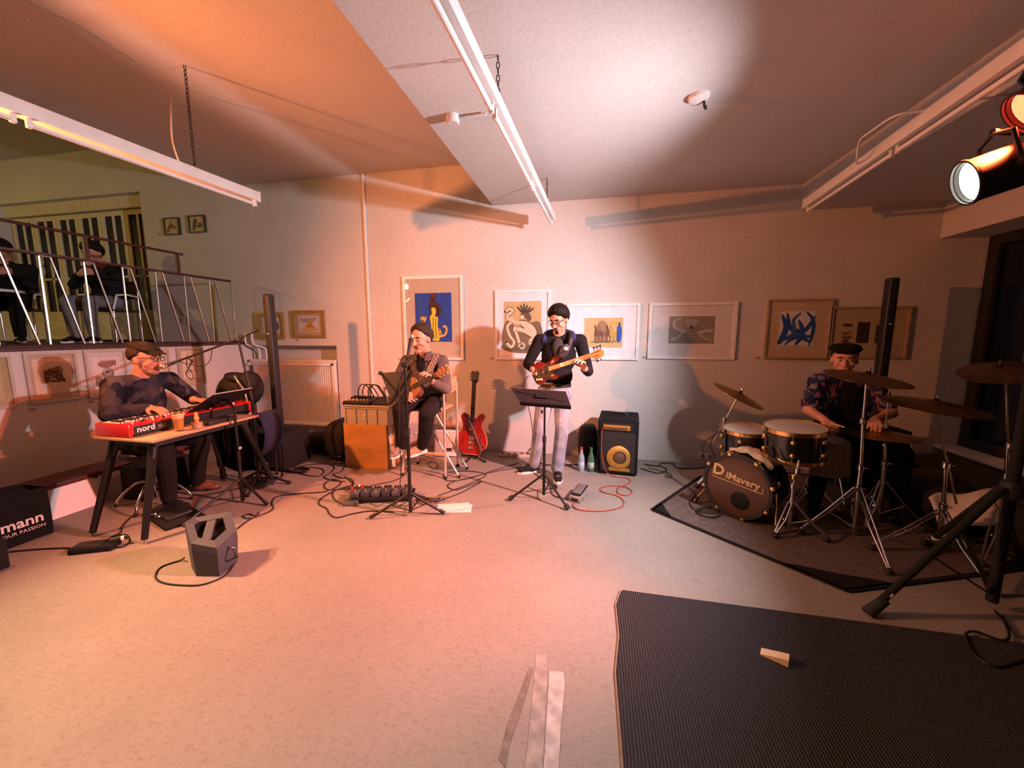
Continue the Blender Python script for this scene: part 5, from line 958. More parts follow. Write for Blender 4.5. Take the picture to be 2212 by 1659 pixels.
# hi-hat
b = (2.225,3.37); hz = .705
cymbal('upper hi-hat cymbal with a rod through it beside the drummer', (b[0]-.02,b[1],hz+.006), .205, (0,0,1), m_cym, 'hi_hat_cymbal'); cymbal('lower hi-hat cymbal turned upside down beside the drummer', (b[0]-.02,b[1],hz-.022), .205, (0,0,-1), m_cym, 'hi_hat_cymbal')
t = hwstand('hi_hat_stand', 'chrome hi-hat stand with a foot plate beside the drummer', b, [(2.02,3.17),(2.47,3.25),(2.27,3.62)], [((*b,.03),(b[0],b[1],.48),.014),((b[0],b[1],.48),(b[0]-.02,b[1],hz-.05),.011),((b[0]-.02,b[1],hz-.05),(b[0]-.035,b[1],1.06),.005)], .34, [((b[0],b[1],.48),.013),((b[0]-.025,b[1],hz+.07),.010)])
obj('foot_plate', MB().bev((-.045,-.16,.0), (.045,.14,.012), .003, T(b[0],b[1]+.16,.05)@rot('X', .25)), m_chrome, t, 35, True)
# tom stand
b = (1.47,3.06); t = hwstand('tom_stand', 'chrome stand with clamps between the bass drum and the rack tom', b, [(1.33,2.935),(1.66,2.95),(1.60,3.25)], [((*b,.03),(b[0],b[1],.36),.013),((b[0],b[1],.36),(b[0]+.02,b[1],.50),.011),((b[0]+.02,b[1],.50),(1.53,3.14,.62),.010)], .24, [((b[0],b[1],.36),.015),((b[0]+.02,b[1],.48),.016),((b[0],b[1],.25),.014)])
obj('tom_arm', MB().tube([(b[0]+.02,b[1],.49),(1.36,3.09,.53),(1.30,3.10,.56)], .012, 8), m_chrome, t, 60, True); obj('memory_lock', MB().lathe([(.014,-.02),(.022,-.012),(.022,.012),(.014,.02)], (b[0],b[1],.43), (0,0,1), 12), m_gold, t, 40, True)
t = hwstand('snare_stand', 'chrome snare drum stand behind the bass drum', (1.84,3.55), [(1.66,3.43),(2.00,3.42),(1.86,3.77)], [((1.84,3.55,.03),(1.84,3.55,.44),.013)], .26, [((1.84,3.55,.30),.013)])
obj('basket', MB().tube([(1.71,3.48,.455),(1.84,3.55,.43),(1.97,3.48,.455)], .008, 6).tube([(1.84,3.55,.43),(1.84,3.71,.455)], .008, 6), m_chrome, t, 60, True)
t = thing('drum_throne', 'round black drum throne under the drummer', 'stool', (2.20,3.86,RZ)); obj('seat', MB().lathe([(0,.40),(.15,.40),(.17,.42),(.17,.45),(.15,.47),(0,.475)], (0,0,0), (0,0,1), 24), MATS['black_vinyl'], t); obj('column', MB().cyl((0,0,.1), (0,0,.40), .016, n=12), m_chrome, t)
for q in ring3((0,0), .24, .3): obj('leg', MB().tube([(0,0,.25), (q[0],q[1],.012)], .010, 8), m_chrome, t, 60)
# ---------------------------------------------------------------- clutter along the window
t = thing('flight_case', 'long low dark case with a grey lid along the wall under the window', 'case', (3.22,3.55,0))
obj('case_body', MB().bev((3.03,2.5,0), (3.40,4.46,.22), .01), m_matte, t, 35, True); obj('lid', MB().prism([(3.02,.22),(3.405,.22),(3.405,.30),(3.02,.24)], (0,2.49,0), (1,0,0), (0,0,1), (0,1.98,0)), M('lid_grey', (.055,.040,.036), .8, 0, .4, 14, .2), t, None, True)
for y in (2.8,3.3,3.8): obj('latch', MB().bev((3.012,y,.16), (3.032,y+.06,.22), .004), m_chrome, t, 35, True)
softbag('drum_bag', 'slumped black drum bag on the floor beside the hi-hat', (2.66,3.40,0), (.19,.22,.17), 'bag'); softbag('drum_bag', 'big black drum bag in front of the low case by the window', (2.87,2.84,0), (.15,.26,.19), 'bag')
softbag('drum_bag', 'round brown drum bag behind the boom cymbal stand', (2.84,3.74,0), (.16,.20,.16), 'bag', 0, M('brown_vinyl', (.045,.018,.012), .5, 0, .3, 20))
o = obj('white_bag', MB().grid(lambda u, v: V3((2.42+.36*u, 3.22-.16*v+.03*math.sin(6*u), .385-.10*(1-u)-.22*v*(1-.5*u)+.015*math.sin(9*u+5*v))), 16, 12), M('white_paper_bag', (.55,.48,.47), .7, 0, .12, 14, .4), None, 60); md = o.modifiers.new('thickness', 'SOLIDIFY'); md.thickness = .02
tag(o, 'crumpled white paper bag lying on the black drum bag', 'bag')
o = tag(obj('black_box', MB().bev((-.09,-.10,0), (.09,.10,.56), .012), m_matte), 'tall narrow black box standing behind the hi-hat', 'box'); o.location = (2.86,4.28,0)
# ---------------------------------------------------------------- ribbed mat, wedge, tape marks
m, tt, bb = nt('ribbed_mat'); bb.inputs['Roughness'].default_value = .95; bb.inputs['Specular IOR Level'].default_value = .15
tc = tt.nodes.new('ShaderNodeTexCoord'); wv = tt.nodes.new('ShaderNodeTexWave'); wv.inputs['Scale'].default_value = 26; wv.inputs['Distortion'].default_value = 1.6; wv.inputs['Detail'].default_value = 3; wv.inputs['Detail Scale'].default_value = 3
nz = tt.nodes.new('ShaderNodeTexNoise'); nz.inputs['Scale'].default_value = 240; rp = tt.nodes.new('ShaderNodeValToRGB'); rp.color_ramp.elements[0].color = (.020,.019,.023,1); rp.color_ramp.elements[1].color = (.10,.092,.10,1)
mxn = tt.nodes.new('ShaderNodeMath'); mxn.operation = 'MULTIPLY'
tt.links.new(tc.outputs['Object'], wv.inputs['Vector']); tt.links.new(tc.outputs['Object'], nz.inputs['Vector']); tt.links.new(wv.outputs['Fac'], mxn.inputs[0]); tt.links.new(nz.outputs['Fac'], mxn.inputs[1]); tt.links.new(mxn.outputs[0], rp.inputs[0]); tt.links.new(rp.outputs[0], bb.inputs['Base Color'])
bpn = tt.nodes.new('ShaderNodeBump'); bpn.inputs['Strength'].default_value = .8; bpn.inputs['Distance'].default_value = .006; tt.links.new(wv.outputs['Fac'], bpn.inputs['Height']); tt.links.new(bpn.outputs[0], bb.inputs['Normal']); MATS['ribbed_mat'] = m
t = thing('ribbed_mat', 'large dark grey ribbed entrance mat on the screed floor', 'mat', (1.8,1.2,0)); L_ = [(.195,2.12)]+[(.16+.012*math.sin(k*2.1)-.008*k, 2.0-.22*k) for k in range(12)]
obj('mat_pile', MB().prism([(p[0]+.012,p[1]) for p in L_]+[(3.3,-.45),(3.3,2.105)], (0,0,.001), (1,0,0), (0,1,0), (0,0,.010)), m, t, None, True)
obj('mat_edge', MB().tube([(p[0]+.002,p[1],.004) for p in L_], .005, 6), M('mat_backing', (.24,.16,.11), .9), t, 60, True)
a, b = fl(1643,1408,.011), fl(1702,1434,.011); d = b-a; t = thing('door_wedge', 'small wooden door wedge lying on the ribbed mat', 'wedge', a, math.atan2(d.y,d.x))
obj('wedge_body', MB().prism([(0,.0),(.0,.006),(d.length*1.02,.034),(d.length*1.02,0)], (0,-.022,0), (1,0,0), (0,0,1), (0,.044,0)), M('raw_pine', (.62,.46,.29), .7, 0, .2, 20, .1, stretch=(1,6,6)), t, None)
def strip(label, pix, c):
    P = [fl(x,y) for x, y in pix]; o = P[0].copy(); tag_ = obj('tape_strip', MB().prism([(p.x-o.x,p.y-o.y) for p in P], (0,0,.0008), (1,0,0), (0,1,0), (0,0,.0012)), c, None, None); tag_.location = o; return tag(tag_, label, 'tape mark')
mt1 = M('worn_tape', (.40,.36,.345), .7, 0, .3, 18); mt2 = M('tape_residue', (.285,.245,.225), .75, 0, .3, 18)
strip('pale worn strip of tape stuck to the floor beside the mat', [(1187,1450),(1217,1452),(1220,1475),(1211,1580),(1205,1700),(1172,1700),(1180,1560)], mt1)
strip('faded grey strip of tape residue beside the pale strip', [(1158,1413),(1181,1409),(1182,1470),(1176,1570),(1170,1700),(1128,1700),(1142,1590),(1150,1500)], mt2)
strip('narrow dirty streak of old tape on the floor', [(1142,1444),(1152,1446),(1128,1530),(1100,1610),(1092,1660),(1078,1640),(1095,1570),(1122,1500)], M('tape_dirt', (.17,.13,.11), .8, 0, .3, 25))
# ================================================================ people
def cap_mesh(mb, p0, r0, p1, r1, n=12):
    p0, p1 = V3(p0), V3(p1); d = p1-p0; L = d.length
    if L < 1e-5: d = V3((0,0,1)); L = 1e-5
    pr = [(r0*math.sin(a), -r0*math.cos(a)) for a in (0.0,.35,.75,1.15,1.57)]+[(r1*math.cos(a), L+r1*math.sin(a)) for a in (0.0,.42,.82,1.2,1.57)]
    pr[0] = (0, -r0); pr[-1] = (0, L+r1); mb.lathe(pr, p0, d, n)
def limb(lab, *pts): return [(lab, 'c', V3(pts[i][0]), pts[i][1], V3(pts[i+1][0]), pts[i+1][1]) for i in range(len(pts)-1)]
def elli(lab, c, r, mx=None): return [(lab, 'e', V3(c), V3(r), (mx or Matrix.Identity(3)).to_3x3())]
def hand(W, d, n, th, curl=.5, k=1.0, spread=1.0, lab='skin'):
    W, d, n = V3(W), V3(d).normalized(), V3(n); n = (n-d*n.dot(d)).normalized(); s = n.cross(d)*th; P = []
    for i in range(4):
        m0 = W+d*.015*k+s*(.016-.011*i)*k; kn = W+d*(.088-.004*abs(i-1.3))*k+s*(.031-.0215*i)*k*spread; P += [(lab,'c',m0,.016*k,kn,.0125*k)]
        f = (.95,1.06,1.0,.80)[i]; dd = d.copy(); p = kn; a = 0
        for j, (l, r) in enumerate(((.044,.0105),(.028,.0096),(.022,.0086))):
            a += curl*(.75,1.0,.7)[j]*(1+.08*i); dd = d*math.cos(a)+n*math.sin(a)+s*(.05*(1.5-i)*spread); dd.normalize(); q = p+dd*l*f*k; P += [(lab,'c',p,r*k*1.05,q,r*k*.95)]; p = q
    t0 = W+d*.022*k+s*.024*k; t1 = t0+(d*.55+s*.70+n*.35).normalized()*.042*k; t2 = t1+(d*.85+s*.15+n*.45).normalized()*.032*k; t3 = t2+(d*.8-s*.1+n*.55).normalized()*.024*k
    return P+[(lab,'c',t0,.015*k,t1,.0125*k),(lab,'c',t1,.0120*k,t2,.0105*k),(lab,'c',t2,.0105*k,t3,.0088*k)]
class Head:
    def __init__(s, c, f, k=1.0, u=(0,0,1)):
        s.c, s.k = V3(c), k; s.f = V3(f).normalized(); s.u = V3(u); s.u = (s.u-s.f*s.u.dot(s.f)).normalized(); s.s = s.u.cross(s.f)  # s: the person's left
        s.mx = basis((0,0,0), s.s, s.f, s.u).to_3x3()
    def p(s, a, b, c): return s.c+(s.s*a+s.f*b+s.u*c)*s.k
    def prims(s, neck, lab='skin'):
        k = s.k; P = elli(lab, s.p(0,-.008,.015), V3((.076,.094,.094))*k, s.mx)+elli(lab, s.p(0,.018,-.055), V3((.060,.070,.072))*k, s.mx)+elli(lab, s.p(0,.058,-.108), V3((.030,.026,.022))*k, s.mx)
        P += elli(lab, s.p(0,.055,-.035), V3((.052,.034,.045))*k, s.mx)
        P += [(lab,'c',s.p(0,.088,-.002),.010*k,s.p(0,.108,-.042),.0145*k), (lab,'c',s.p(.034,.074,.016),.015*k,s.p(-.034,.074,.016),.015*k), (lab,'c',s.p(.018,.082,-.076),.009*k,s.p(-.018,.082,-.076),.009*k)]
        for q in (1,-1): P += elli(lab, s.p(.078*q,-.008,-.018), V3((.011,.019,.031))*k, s.mx)+[(lab,'c',s.p(.040*q,.066,-.030),.020*k,s.p(.046*q,.045,-.050),.022*k)]
        P += [(lab,'c',s.p(0,-.012,-.06),.054*k,V3(neck),.058*k)]
        return P
    def add(s, par, hair=None, hairm=None, eyes=True, browm=None):
        k = s.k
        if hair:   # front, side, back limits in radians from the crown
            fr, sd, bk, th = hair
            def fn(u, v):
                ph = 2*math.pi*u; w = math.cos(ph); lim = sd+(fr-sd)*max(0,w)**.8+(bk-sd)*max(0,-w)**.8+.09*math.sin(11*ph+1)+.06*math.sin(19*ph)
                t = lim*v; wob = 1+.02*math.sin(14*ph)*v+.015*math.sin(23*ph+4*v); e = th*(1-v**5)-.007*v**5
                return s.p((.077+e)*math.sin(t)*math.sin(ph)*wob, -.008+(.095+e)*math.sin(t)*math.cos(ph)*wob, .015+(.095+e)*math.cos(t)*wob)
            o = obj('hair', MB().grid(fn, 33, 12), hairm, par, 180, True); md = o.modifiers.new('thickness', 'SOLIDIFY'); md.thickness = .014*k; md.offset = -1
        if eyes:
            for q in (1,-1):
                e = obj('eye', MB().ell(s.p(.032*q,.083,-.004), V3((.011,.005,.0055))*k, s.mx.to_4x4(), 10, 6), M('eye_white', (.55,.50,.46), .3), par, 180, True)
                obj('iris', MB().ell(s.p(.032*q,.0885,-.005), V3((.0052,.003,.005))*k, s.mx.to_4x4(), 8, 6), m_black, e, 180, True)
        else:
            for q in (1,-1): obj('eyelid', MB().tube([s.p(.018*q,.088,-.008), s.p(.032*q,.091,-.012), s.p(.046*q,.083,-.009)], .0035*k, 6), M('lid_shadow', (.16,.07,.05), .6), par, 60, True)
        for q in (1,-1): obj('eyebrow', MB().tube([s.p(.016*q,.091,.016), s.p(.032*q,.089,.022), s.p(.052*q,.078,.016)], [.005*k,.0055*k,.003*k], 6), browm or hairm or m_black, par, 60, True)
        obj('mouth', MB().tube([s.p(.022,.085,-.077), s.p(0,.0915,-.0765), s.p(-.022,.085,-.077)], .0032*k, 6), M('lip_line', (.22,.06,.05), .5), par, 60, True)
    def glasses(s, par, m=None):
        g = obj('glasses', MB(), None, par) if False else None; mb = MB(); k = s.k
        for q in (1,-1):
            mb.tube([s.p(.033*q+.023*math.cos(a),.104-.003*abs(math.cos(a)),-.004+.018*math.sin(a)) for a in [i*math.pi/6 for i in range(12)]], .0022*k, 5, True); mb.tube([s.p(.056*q,.100,.0), s.p(.080*q,.03,.004), s.p(.084*q,-.012,-.002)], .0022*k, 5)
        mb.tube([s.p(.010,.106,.0), s.p(0,.110,.003), s.p(-.010,.106,.0)], .0022*k, 5)
        obj('glasses', mb, m or m_steel, par, 60, True)
def person(label, base, prims, mats, voxel=.0055, name='person', smooth=4, cat='person', group=None):
    t = thing(name, label, cat, base, 0, group); mb = MB()
    for p in prims:
        if p[1] == 'c': cap_mesh(mb, p[2], p[3], p[4], p[5])
        else: mb.ell(p[2], p[3], p[4].to_4x4(), 18, 12)
    me = mb.mesh('tmp'); o = bpy.data.objects.new('tmp', me); COL.objects.link(o)
    md = o.modifiers.new('r', 'REMESH'); md.mode = 'VOXEL'; md.voxel_size = voxel; md.use_smooth_shade = True
    sm = o.modifiers.new('s', 'SMOOTH'); sm.factor = .5; sm.iterations = smooth
    dg = bpy.context.evaluated_depsgraph_get(); r = bpy.data.meshes.new_from_object(o.evaluated_get(dg)); bpy.data.objects.remove(o)
    n = len(r.polygons); C = np.empty(n*3); r.polygons.foreach_get('center', C); C = C.reshape(-1,3); best = np.full(n, 1e9); lab = np.zeros(n, int); names = list(mats)
    for p in prims:
        if p[1] == 'c':
            a, b = np.array(p[2]), np.array(p[4]); ab_ = b-a; tt = np.clip(((C-a)@ab_)/max(ab_@ab_, 1e-9), 0, 1); dd = np.linalg.norm(C-a-tt[:,None]*ab_, axis=1)-(p[3]+(p[5]-p[3])*tt)
        else:
            q = (C-np.array(p[2]))@np.array(p[4]); rr = np.array(p[3]); kk = np.linalg.norm(q/rr, axis=1); dd = (kk-1)*rr.min()
        w = dd < best; best[w] = dd[w]; lab[w] = names.index(p[0])
    r.transform(Matrix.Translation(-V3(base))); r.materials.clear()
    for k in names: r.materials.append(mats[k])
    r.polygons.foreach_set('material_index', lab.astype(np.int32)); r.polygons.foreach_set('use_smooth', np.ones(n, bool)); r.update(); r.name = 'body'
    ob = bpy.data.objects.new('body', r); COL.objects.link(ob); ob.parent = t
    return t
def shoe(par, heel, toe, m, ms, w=.045, h=.075, extra=None):
    heel, toe = V3(heel), V3(toe); d = toe-heel; L = d.length; d.normalize(); s = V3((0,0,1)).cross(d).normalized(); u = d.cross(s); mx = basis(heel, d, s, u)
    so = [(-.03,-.7),(-.045,0),(-.03,.7),(.08,.85),(L*.6,1.05),(L*.9,.95),(L+.03,.45),(L+.045,0),(L+.03,-.45),(L*.9,-.95),(L*.6,-1.0),(.08,-.85)]
    sh = obj('shoe', MB().ell((L*.36,0,h*.42), (L*.36+.045,w*.95,h*.62), None, 16, 10).ell((L*.72,0,h*.30), (L*.32+.04,w*1.0,h*.42), None, 16, 10).xf(mx), m, par, 180, True)
    P = [(p.x,p.y) for p in crom([(a,b*w,0) for a, b in so], 3, True)]; obj('sole', MB().prism(P, (0,0,-.004), (1,0,0), (0,1,0), (0,0,.026)).xf(mx), ms, sh, 30, True)
    if extra:
        for k in range(3): obj('stripe', MB().tube([mx@V3((L*.34+.026*k,-w*1.0,.018)), mx@V3((L*.46+.026*k,-w*.86,h*.62)), mx@V3((L*.50+.026*k,-w*.3,h*.86))], .005, 5), extra, sh, 60, True)
    else:
        for k in range(4): obj('lace', MB().tube([mx@V3((L*.50+.022*k,-w*.55,h*(.80-.07*k))), mx@V3((L*.50+.022*k,0,h*(.93-.08*k))), mx@V3((L*.50+.022*k,w*.55,h*(.80-.07*k)))], .0035, 5), ms, sh, 60, True)
    return sh
def cloth(name, col, rough=.9, var=.25, scale=7, bump=.6, bs=9, **k): return M(name, col, rough, 0, var, scale, bump, bs, spec=.15, **k)
def voro(name, cols, scale, rough=.85):
    m, t, b = nt(name); b.inputs['Roughness'].default_value = rough; b.inputs['Specular IOR Level'].default_value = .15
    tc = t.nodes.new('ShaderNodeTexCoord'); v = t.nodes.new('ShaderNodeTexVoronoi'); v.inputs['Scale'].default_value = scale; n = t.nodes.new('ShaderNodeTexNoise'); n.inputs['Scale'].default_value = scale*.7; n.inputs['Detail'].default_value = 3
    ad = t.nodes.new('ShaderNodeVectorMath'); ad.operation = 'MULTIPLY_ADD'; ad.inputs[1].default_value = (.12,.12,.12); t.links.new(n.outputs['Color'], ad.inputs[0]); t.links.new(tc.outputs['Object'], ad.inputs[2]); t.links.new(ad.outputs[0], v.inputs['Vector'])
    sp = t.nodes.new('ShaderNodeSeparateColor'); t.links.new(v.outputs['Color'], sp.inputs[0]); r = t.nodes.new('ShaderNodeValToRGB'); r.color_ramp.interpolation = 'CONSTANT'
    while len(r.color_ramp.elements) < len(cols): r.color_ramp.elements.new(.5)
    for i, c in enumerate(cols): r.color_ramp.elements[i].position = i/len(cols); r.color_ramp.elements[i].color = (*c, 1)
    t.links.new(sp.outputs[0], r.inputs[0]); t.links.new(r.outputs[0], b.inputs['Base Color'])
    n2 = t.nodes.new('ShaderNodeTexNoise'); n2.inputs['Scale'].default_value = 9; bp = t.nodes.new('ShaderNodeBump'); bp.inputs['Strength'].default_value = .6; bp.inputs['Distance'].default_value = .02; t.links.new(tc.outputs['Object'], n2.inputs['Vector']); t.links.new(n2.outputs['Fac'], bp.inputs['Height']); t.links.new(bp.outputs[0], b.inputs['Normal'])
    MATS[name] = m; return m
m_skin = M('skin', (.56,.31,.21), .5, 0, .10, 14, .1, 60); m_skin2 = M('ruddy_skin', (.54,.25,.16), .5, 0, .15, 14, .1, 60)
c_blk = cloth('black_trousers', (.014,.012,.012)); c_hood = cloth('black_hoodie', (.011,.011,.013)); c_jean = M('washed_jeans', (.17,.21,.30), .85, 0, .4, 9, .6, 11, col2=(.42,.43,.45), spec=.15)
c_grey = cloth('grey_shirt', (.115,.095,.085), var=.3); c_tee = cloth('black_tee', (.010,.010,.010)); h_dark = M('dark_hair', (.010,.006,.004), .6, 0, .5, 90, .6, 140, spec=.2); h_grey = M('greying_hair', (.045,.030,.022), .6, 0, .6, 70, .6, 140, spec=.2)
c_patch = voro('patchwork_shirt', [(.012,.012,.022),(.05,.042,.045),(.018,.018,.03),(.085,.072,.075),(.012,.012,.018),(.035,.03,.04)], 13)
c_flor = voro('floral_shirt', [(.014,.016,.055),(.02,.022,.07),(.20,.17,.19),(.014,.015,.05),(.25,.10,.08),(.03,.035,.10)], 26)
c_gj = cloth('grey_jeans', (.20,.19,.21)); c_red = cloth('red_scarf', (.22,.02,.02))
# ---------------------------------------------------------------- bass player, standing
H = Head((-.325,3.80,1.612), (-.36,-.84,-.40), 1.04)
P = H.prims((-.325,3.875,1.47))
sl, sr = V3((-.115,3.885,1.40)), V3((-.515,3.865,1.40))
P += elli('hood', (-.325,3.875,1.24), (.175,.115,.20))+elli('hood', (-.34,3.87,1.05), (.160,.115,.15))+limb('hood', (sl,.066),(sr,.066))+elli('hood', (-.325,3.91,1.43), (.13,.085,.07))
er, wr = V3((-.635,3.86,1.16)), V3((-.545,3.66,1.125)); P += limb('hood', (sr,.066),(er,.052),(er.lerp(wr,.72),.044))+limb('skin', (er.lerp(wr,.66),.034),(wr,.027))
bass0, bass1 = py(1166,806,3.62), py(1306,760,3.38)
el, hl = V3((-.03,3.84,1.10)), py(1262,792,3.47)+V3((0,.03,-.02)); P += limb('hood', (sl,.066),(el,.052),(el.lerp(hl,.78),.042))+limb('skin', (el.lerp(hl,.70),.032),(hl,.026))
P += hand(wr, (.62,-.35,-.70), (.25,.75,-.55), -1, .55); P += hand(hl, (-.25,-.55,.75), (-.55,-.75,-.25), 1, .62)
P += elli('jean', (-.355,3.865,.90), (.165,.120,.13)); 
for s, h, k, a in ((1,(-.275,3.86,.87),(-.275,3.80,.49),(-.315,3.815,.10)), (-1,(-.445,3.86,.87),(-.505,3.83,.49),(-.565,3.92,.10))): P += limb('jean', (h,.098),(k,.070),((V3(k)*.5+V3(a)*.5),.066),(a,.066))
bp_ = person('man in a black hoodie and washed jeans standing and playing a bass guitar', (-.40,3.86,0), P, {'skin': m_skin, 'hood': c_hood, 'jean': c_jean})
H.add(bp_, (.90,1.80,2.40,.018), h_dark, False); H.glasses(bp_)
obj('moustache', MB().ell(H.p(0,.092,-.064), V3((.024,.008,.006)), H.mx.to_4x4(), 10, 6), h_dark, bp_, 180, True); obj('goatee', MB().ell(H.p(0,.078,-.105), V3((.020,.014,.018)), H.mx.to_4x4(), 10, 7), h_dark, bp_, 180, True)
obj('hood_lining', MB().tube(crom([(-.46,3.79,1.40),(-.45,3.90,1.475),(-.33,3.97,1.50),(-.20,3.91,1.475),(-.175,3.79,1.42)], 5), [.022]*21, 8), M('blue_lining', (.035,.045,.19), .9), bp_, 60, True)
obj('shirt_front', MB().ell((-.325,3.775,1.33), (.055,.022,.10), rot('X', -.15), 12, 8), M('dark_green_tee', (.030,.036,.032), .9), bp_, 180, True); 
bl_ = obj('belt', MB().lathe([(.150,-.018),(.155,-.018),(.155,.018),(.150,.018),(.150,-.018)], (0,0,0), (0,0,1), 28).xf(T(-.352,3.865,.955)@Matrix.Diagonal((1.02,.76,1,1))), M('belt_leather', (.03,.018,.010), .5), bp_, 40, True); obj('buckle', MB().bev((-.025,-.006,-.018), (.025,.006,.018), .003, T(-.36,3.742,.955)), m_gold, bl_, 35, True)
shoe(bp_, (-.315,3.84,.004), (-.295,3.68,.004), m_matte, m_white, .045, .085); shoe(bp_, (-.555,3.94,.004), (-.70,3.86,.004), m_matte, m_white, .045, .085, m_white)
# ---------------------------------------------------------------- bass guitar
ax = (bass1-bass0).normalized(); zz = V3((-.25,-.88,.30)); zz = (zz-ax*zz.dot(ax)).normalized(); yy = zz.cross(ax); kS = (bass1-bass0).length/.90
gm = basis(bass0, ax, yy, zz)@Matrix.Diagonal((kS,kS,kS,1)); t = thing('bass_guitar', 'red and black sunburst bass guitar with a maple neck held by the standing man', 'bass guitar', bass0)
m_burst = M('sunburst', (.30,.014,.010), .2, 0, .2, 5, coat=.6, col2=(.05,.008,.006), sharp=(.42,.62))
BG = [(-.10,-.02),(-.085,.10),(.0,.15),(.07,.125),(.12,.10),(.19,.12),(.28,.155),(.34,.13),(.28,.09),(.22,.055),(.20,.035),(.20,-.035),(.22,-.06),(.25,-.10),(.22,-.135),(.15,-.12),(.10,-.105),(.04,-.14),(-.05,-.14)]
gbody(t, [(x*1.0,y*1.0) for x, y in BG], .042, m_burst, gm)
obj('pickguard', MB().prism(outline([(.05,-.07),(.16,-.09),(.21,-.04),(.21,.05),(.12,.07),(.08,.0)]), (0,0,.021), (1,0,0), (0,1,0), (0,0,.002)).xf(gm), m_black, t, None, True)
obj('neck', MB().bev((.17,-.025,.008), (.745,.025,.034), .008).xf(gm), m_maple, t, 35, True); obj('fretboard', MB().box((.16,-.026,.034), (.745,.026,.040)).xf(gm), M('maple_board', (.66,.38,.15), .35, 0, .1, 8), t, None, True)
for i in range(18): x = .745-.66*(1-2**(-i/12)); obj('fret', MB().box((x-.0012,-.0255,.040), (x+.0012,.0255,.042)).xf(gm), m_chrome, t, None, True)
obj('headstock', MB().prism([(.745,-.026),(.77,-.050),(.86,-.055),(.90,-.030),(.90,.01),(.86,.045),(.78,.040),(.745,.026)], (0,0,.008), (1,0,0), (0,1,0), (0,0,.018)).xf(gm), m_maple, t, None, True)
for i, (x, s) in enumerate(((.785,1),(.825,1),(.865,1),(.80,-1),(.84,-1))):
    tu = obj('tuner', MB().cyl(gm@V3((x,s*.042,.012)), gm@V3((x,s*.075,.012)), .005, n=8).bev((-.014,-.006,-.012), (.014,.006,.012), .004, gm@T(x,s*.085,.012)), m_black if i != 4 else m_chrome, t, 40, True); obj('string_post', MB().cyl(gm@V3((x,s*.022,.026)), gm@V3((x,s*.022,.040)), .006, n=8), m_chrome, tu, 40, True)
for x in (.03,.105): obj('pickup', MB().bev((x-.014,-.045,.02), (x+.014,.045,.032), .003).xf(gm), m_black, t, 35, True)
obj('bridge', MB().bev((-.055,-.04,.02), (-.01,.04,.034), .004).xf(gm), m_chrome, t, 35, True)
for k in range(3): obj('knob', MB().lathe([(.012,0),(.010,.014),(0,.014)], gm@V3((-.03+.035*k,-.085-.008*k,.021)), zz, 10), m_chrome, t, 40, True)
strings(t, gm, 5, -.03, .76, .060, .040, .040, .043, .0011)
obj('strap', MB().tube(crom([gm@V3((.31,.13,-.01)), V3((-.235,3.735,1.30)), V3((-.20,3.78,1.42)), V3((-.22,3.90,1.475)), V3((-.36,4.01,1.35)), V3((-.52,3.99,1.15)), gm@V3((-.10,.0,-.02))], 6), .022, 6), M('strap_black', (.015,.015,.018), .6), t, 60, True)
obj('strap_pad', MB().ell((-.26,3.728,1.30), (.045,.014,.075), rot('Y', .35), 14, 8), M('pad_blue', (.035,.045,.06), .5), t, 180, True); obj('pad_emblem', MB().ell((-.245,3.714,1.325), (.024,.004,.018), rot('Y', .35), 10, 6), M('emblem_white', (.6,.58,.5), .6), t, 180, True)
# ---------------------------------------------------------------- guitarist on the bar stool
H = Head((-1.665,3.585,1.425), (-.22,-.92,-.16), 1.12)
P = H.prims((-1.665,3.66,1.27)); sl, sr = V3((-1.485,3.67,1.185)), V3((-1.865,3.67,1.185))
P += elli('shirt', (-1.67,3.68,1.05), (.165,.12,.20))+elli('shirt', (-1.665,3.70,.86), (.170,.135,.15))+limb('shirt', (sl,.070),(sr,.070))+elli('shirt', (-1.67,3.69,1.22), (.115,.08,.07))
er, wr = V3((-1.965,3.60,.96)), V3((-1.80,3.42,.905)); el, wl = V3((-1.405,3.56,.93)), V3((-1.475,3.40,1.01))
P += limb('shirt', (sr,.068),(er,.056),(er.lerp(wr,.85),.042))+limb('skin', (er.lerp(wr,.8),.030),(wr,.027))+limb('shirt', (sl,.068),(el,.058),(el.lerp(wl,.86),.044))+limb('skin', (el.lerp(wl,.8),.030),(wl,.027))
P += hand(wr, (.80,-.35,-.35), (.15,.85,-.35), -1, .5); P += hand(wl, (-.20,-.45,.80), (-.45,-.80,-.15), 1, .62)
P += elli('trouser', (-1.665,3.72,.80), (.175,.14,.10))
P += limb('trouser', ((-1.765,3.70,.80),.100),((-1.80,3.36,.745),.076),((-1.825,3.42,.55),.072),((-1.855,3.47,.36),.062))+limb('trouser', ((-1.565,3.70,.80),.100),((-1.535,3.38,.705),.078),((-1.585,3.45,.52),.072),((-1.635,3.49,.37),.060))
P += limb('sock', ((-1.855,3.475,.40),.040),((-1.862,3.48,.33),.036))+limb('sock', ((-1.64,3.49,.40),.040),((-1.66,3.49,.33),.036))
gt = person('man with a moustache in a grey shirt seated on a bar stool playing guitar', (-1.67,3.70,0), P, {'skin': m_skin, 'shirt': c_grey, 'trouser': c_blk, 'sock': cloth('grey_sock', (.12,.11,.12))})
H.add(gt, (.62,1.66,2.3,.012), h_grey, False); obj('moustache', MB().tube([H.p(.030,.084,-.068), H.p(.012,.097,-.060), H.p(-.012,.097,-.060), H.p(-.030,.084,-.068)], [.004,.008,.008,.004], 7), M('brown_moustache', (.16,.07,.035), .7), gt, 60, True)
obj('tee_shirt', MB().ell((-1.672,3.578,1.155), (.050,.022,.075), rot('X', -.1), 12, 8), c_tee, gt, 180, True)
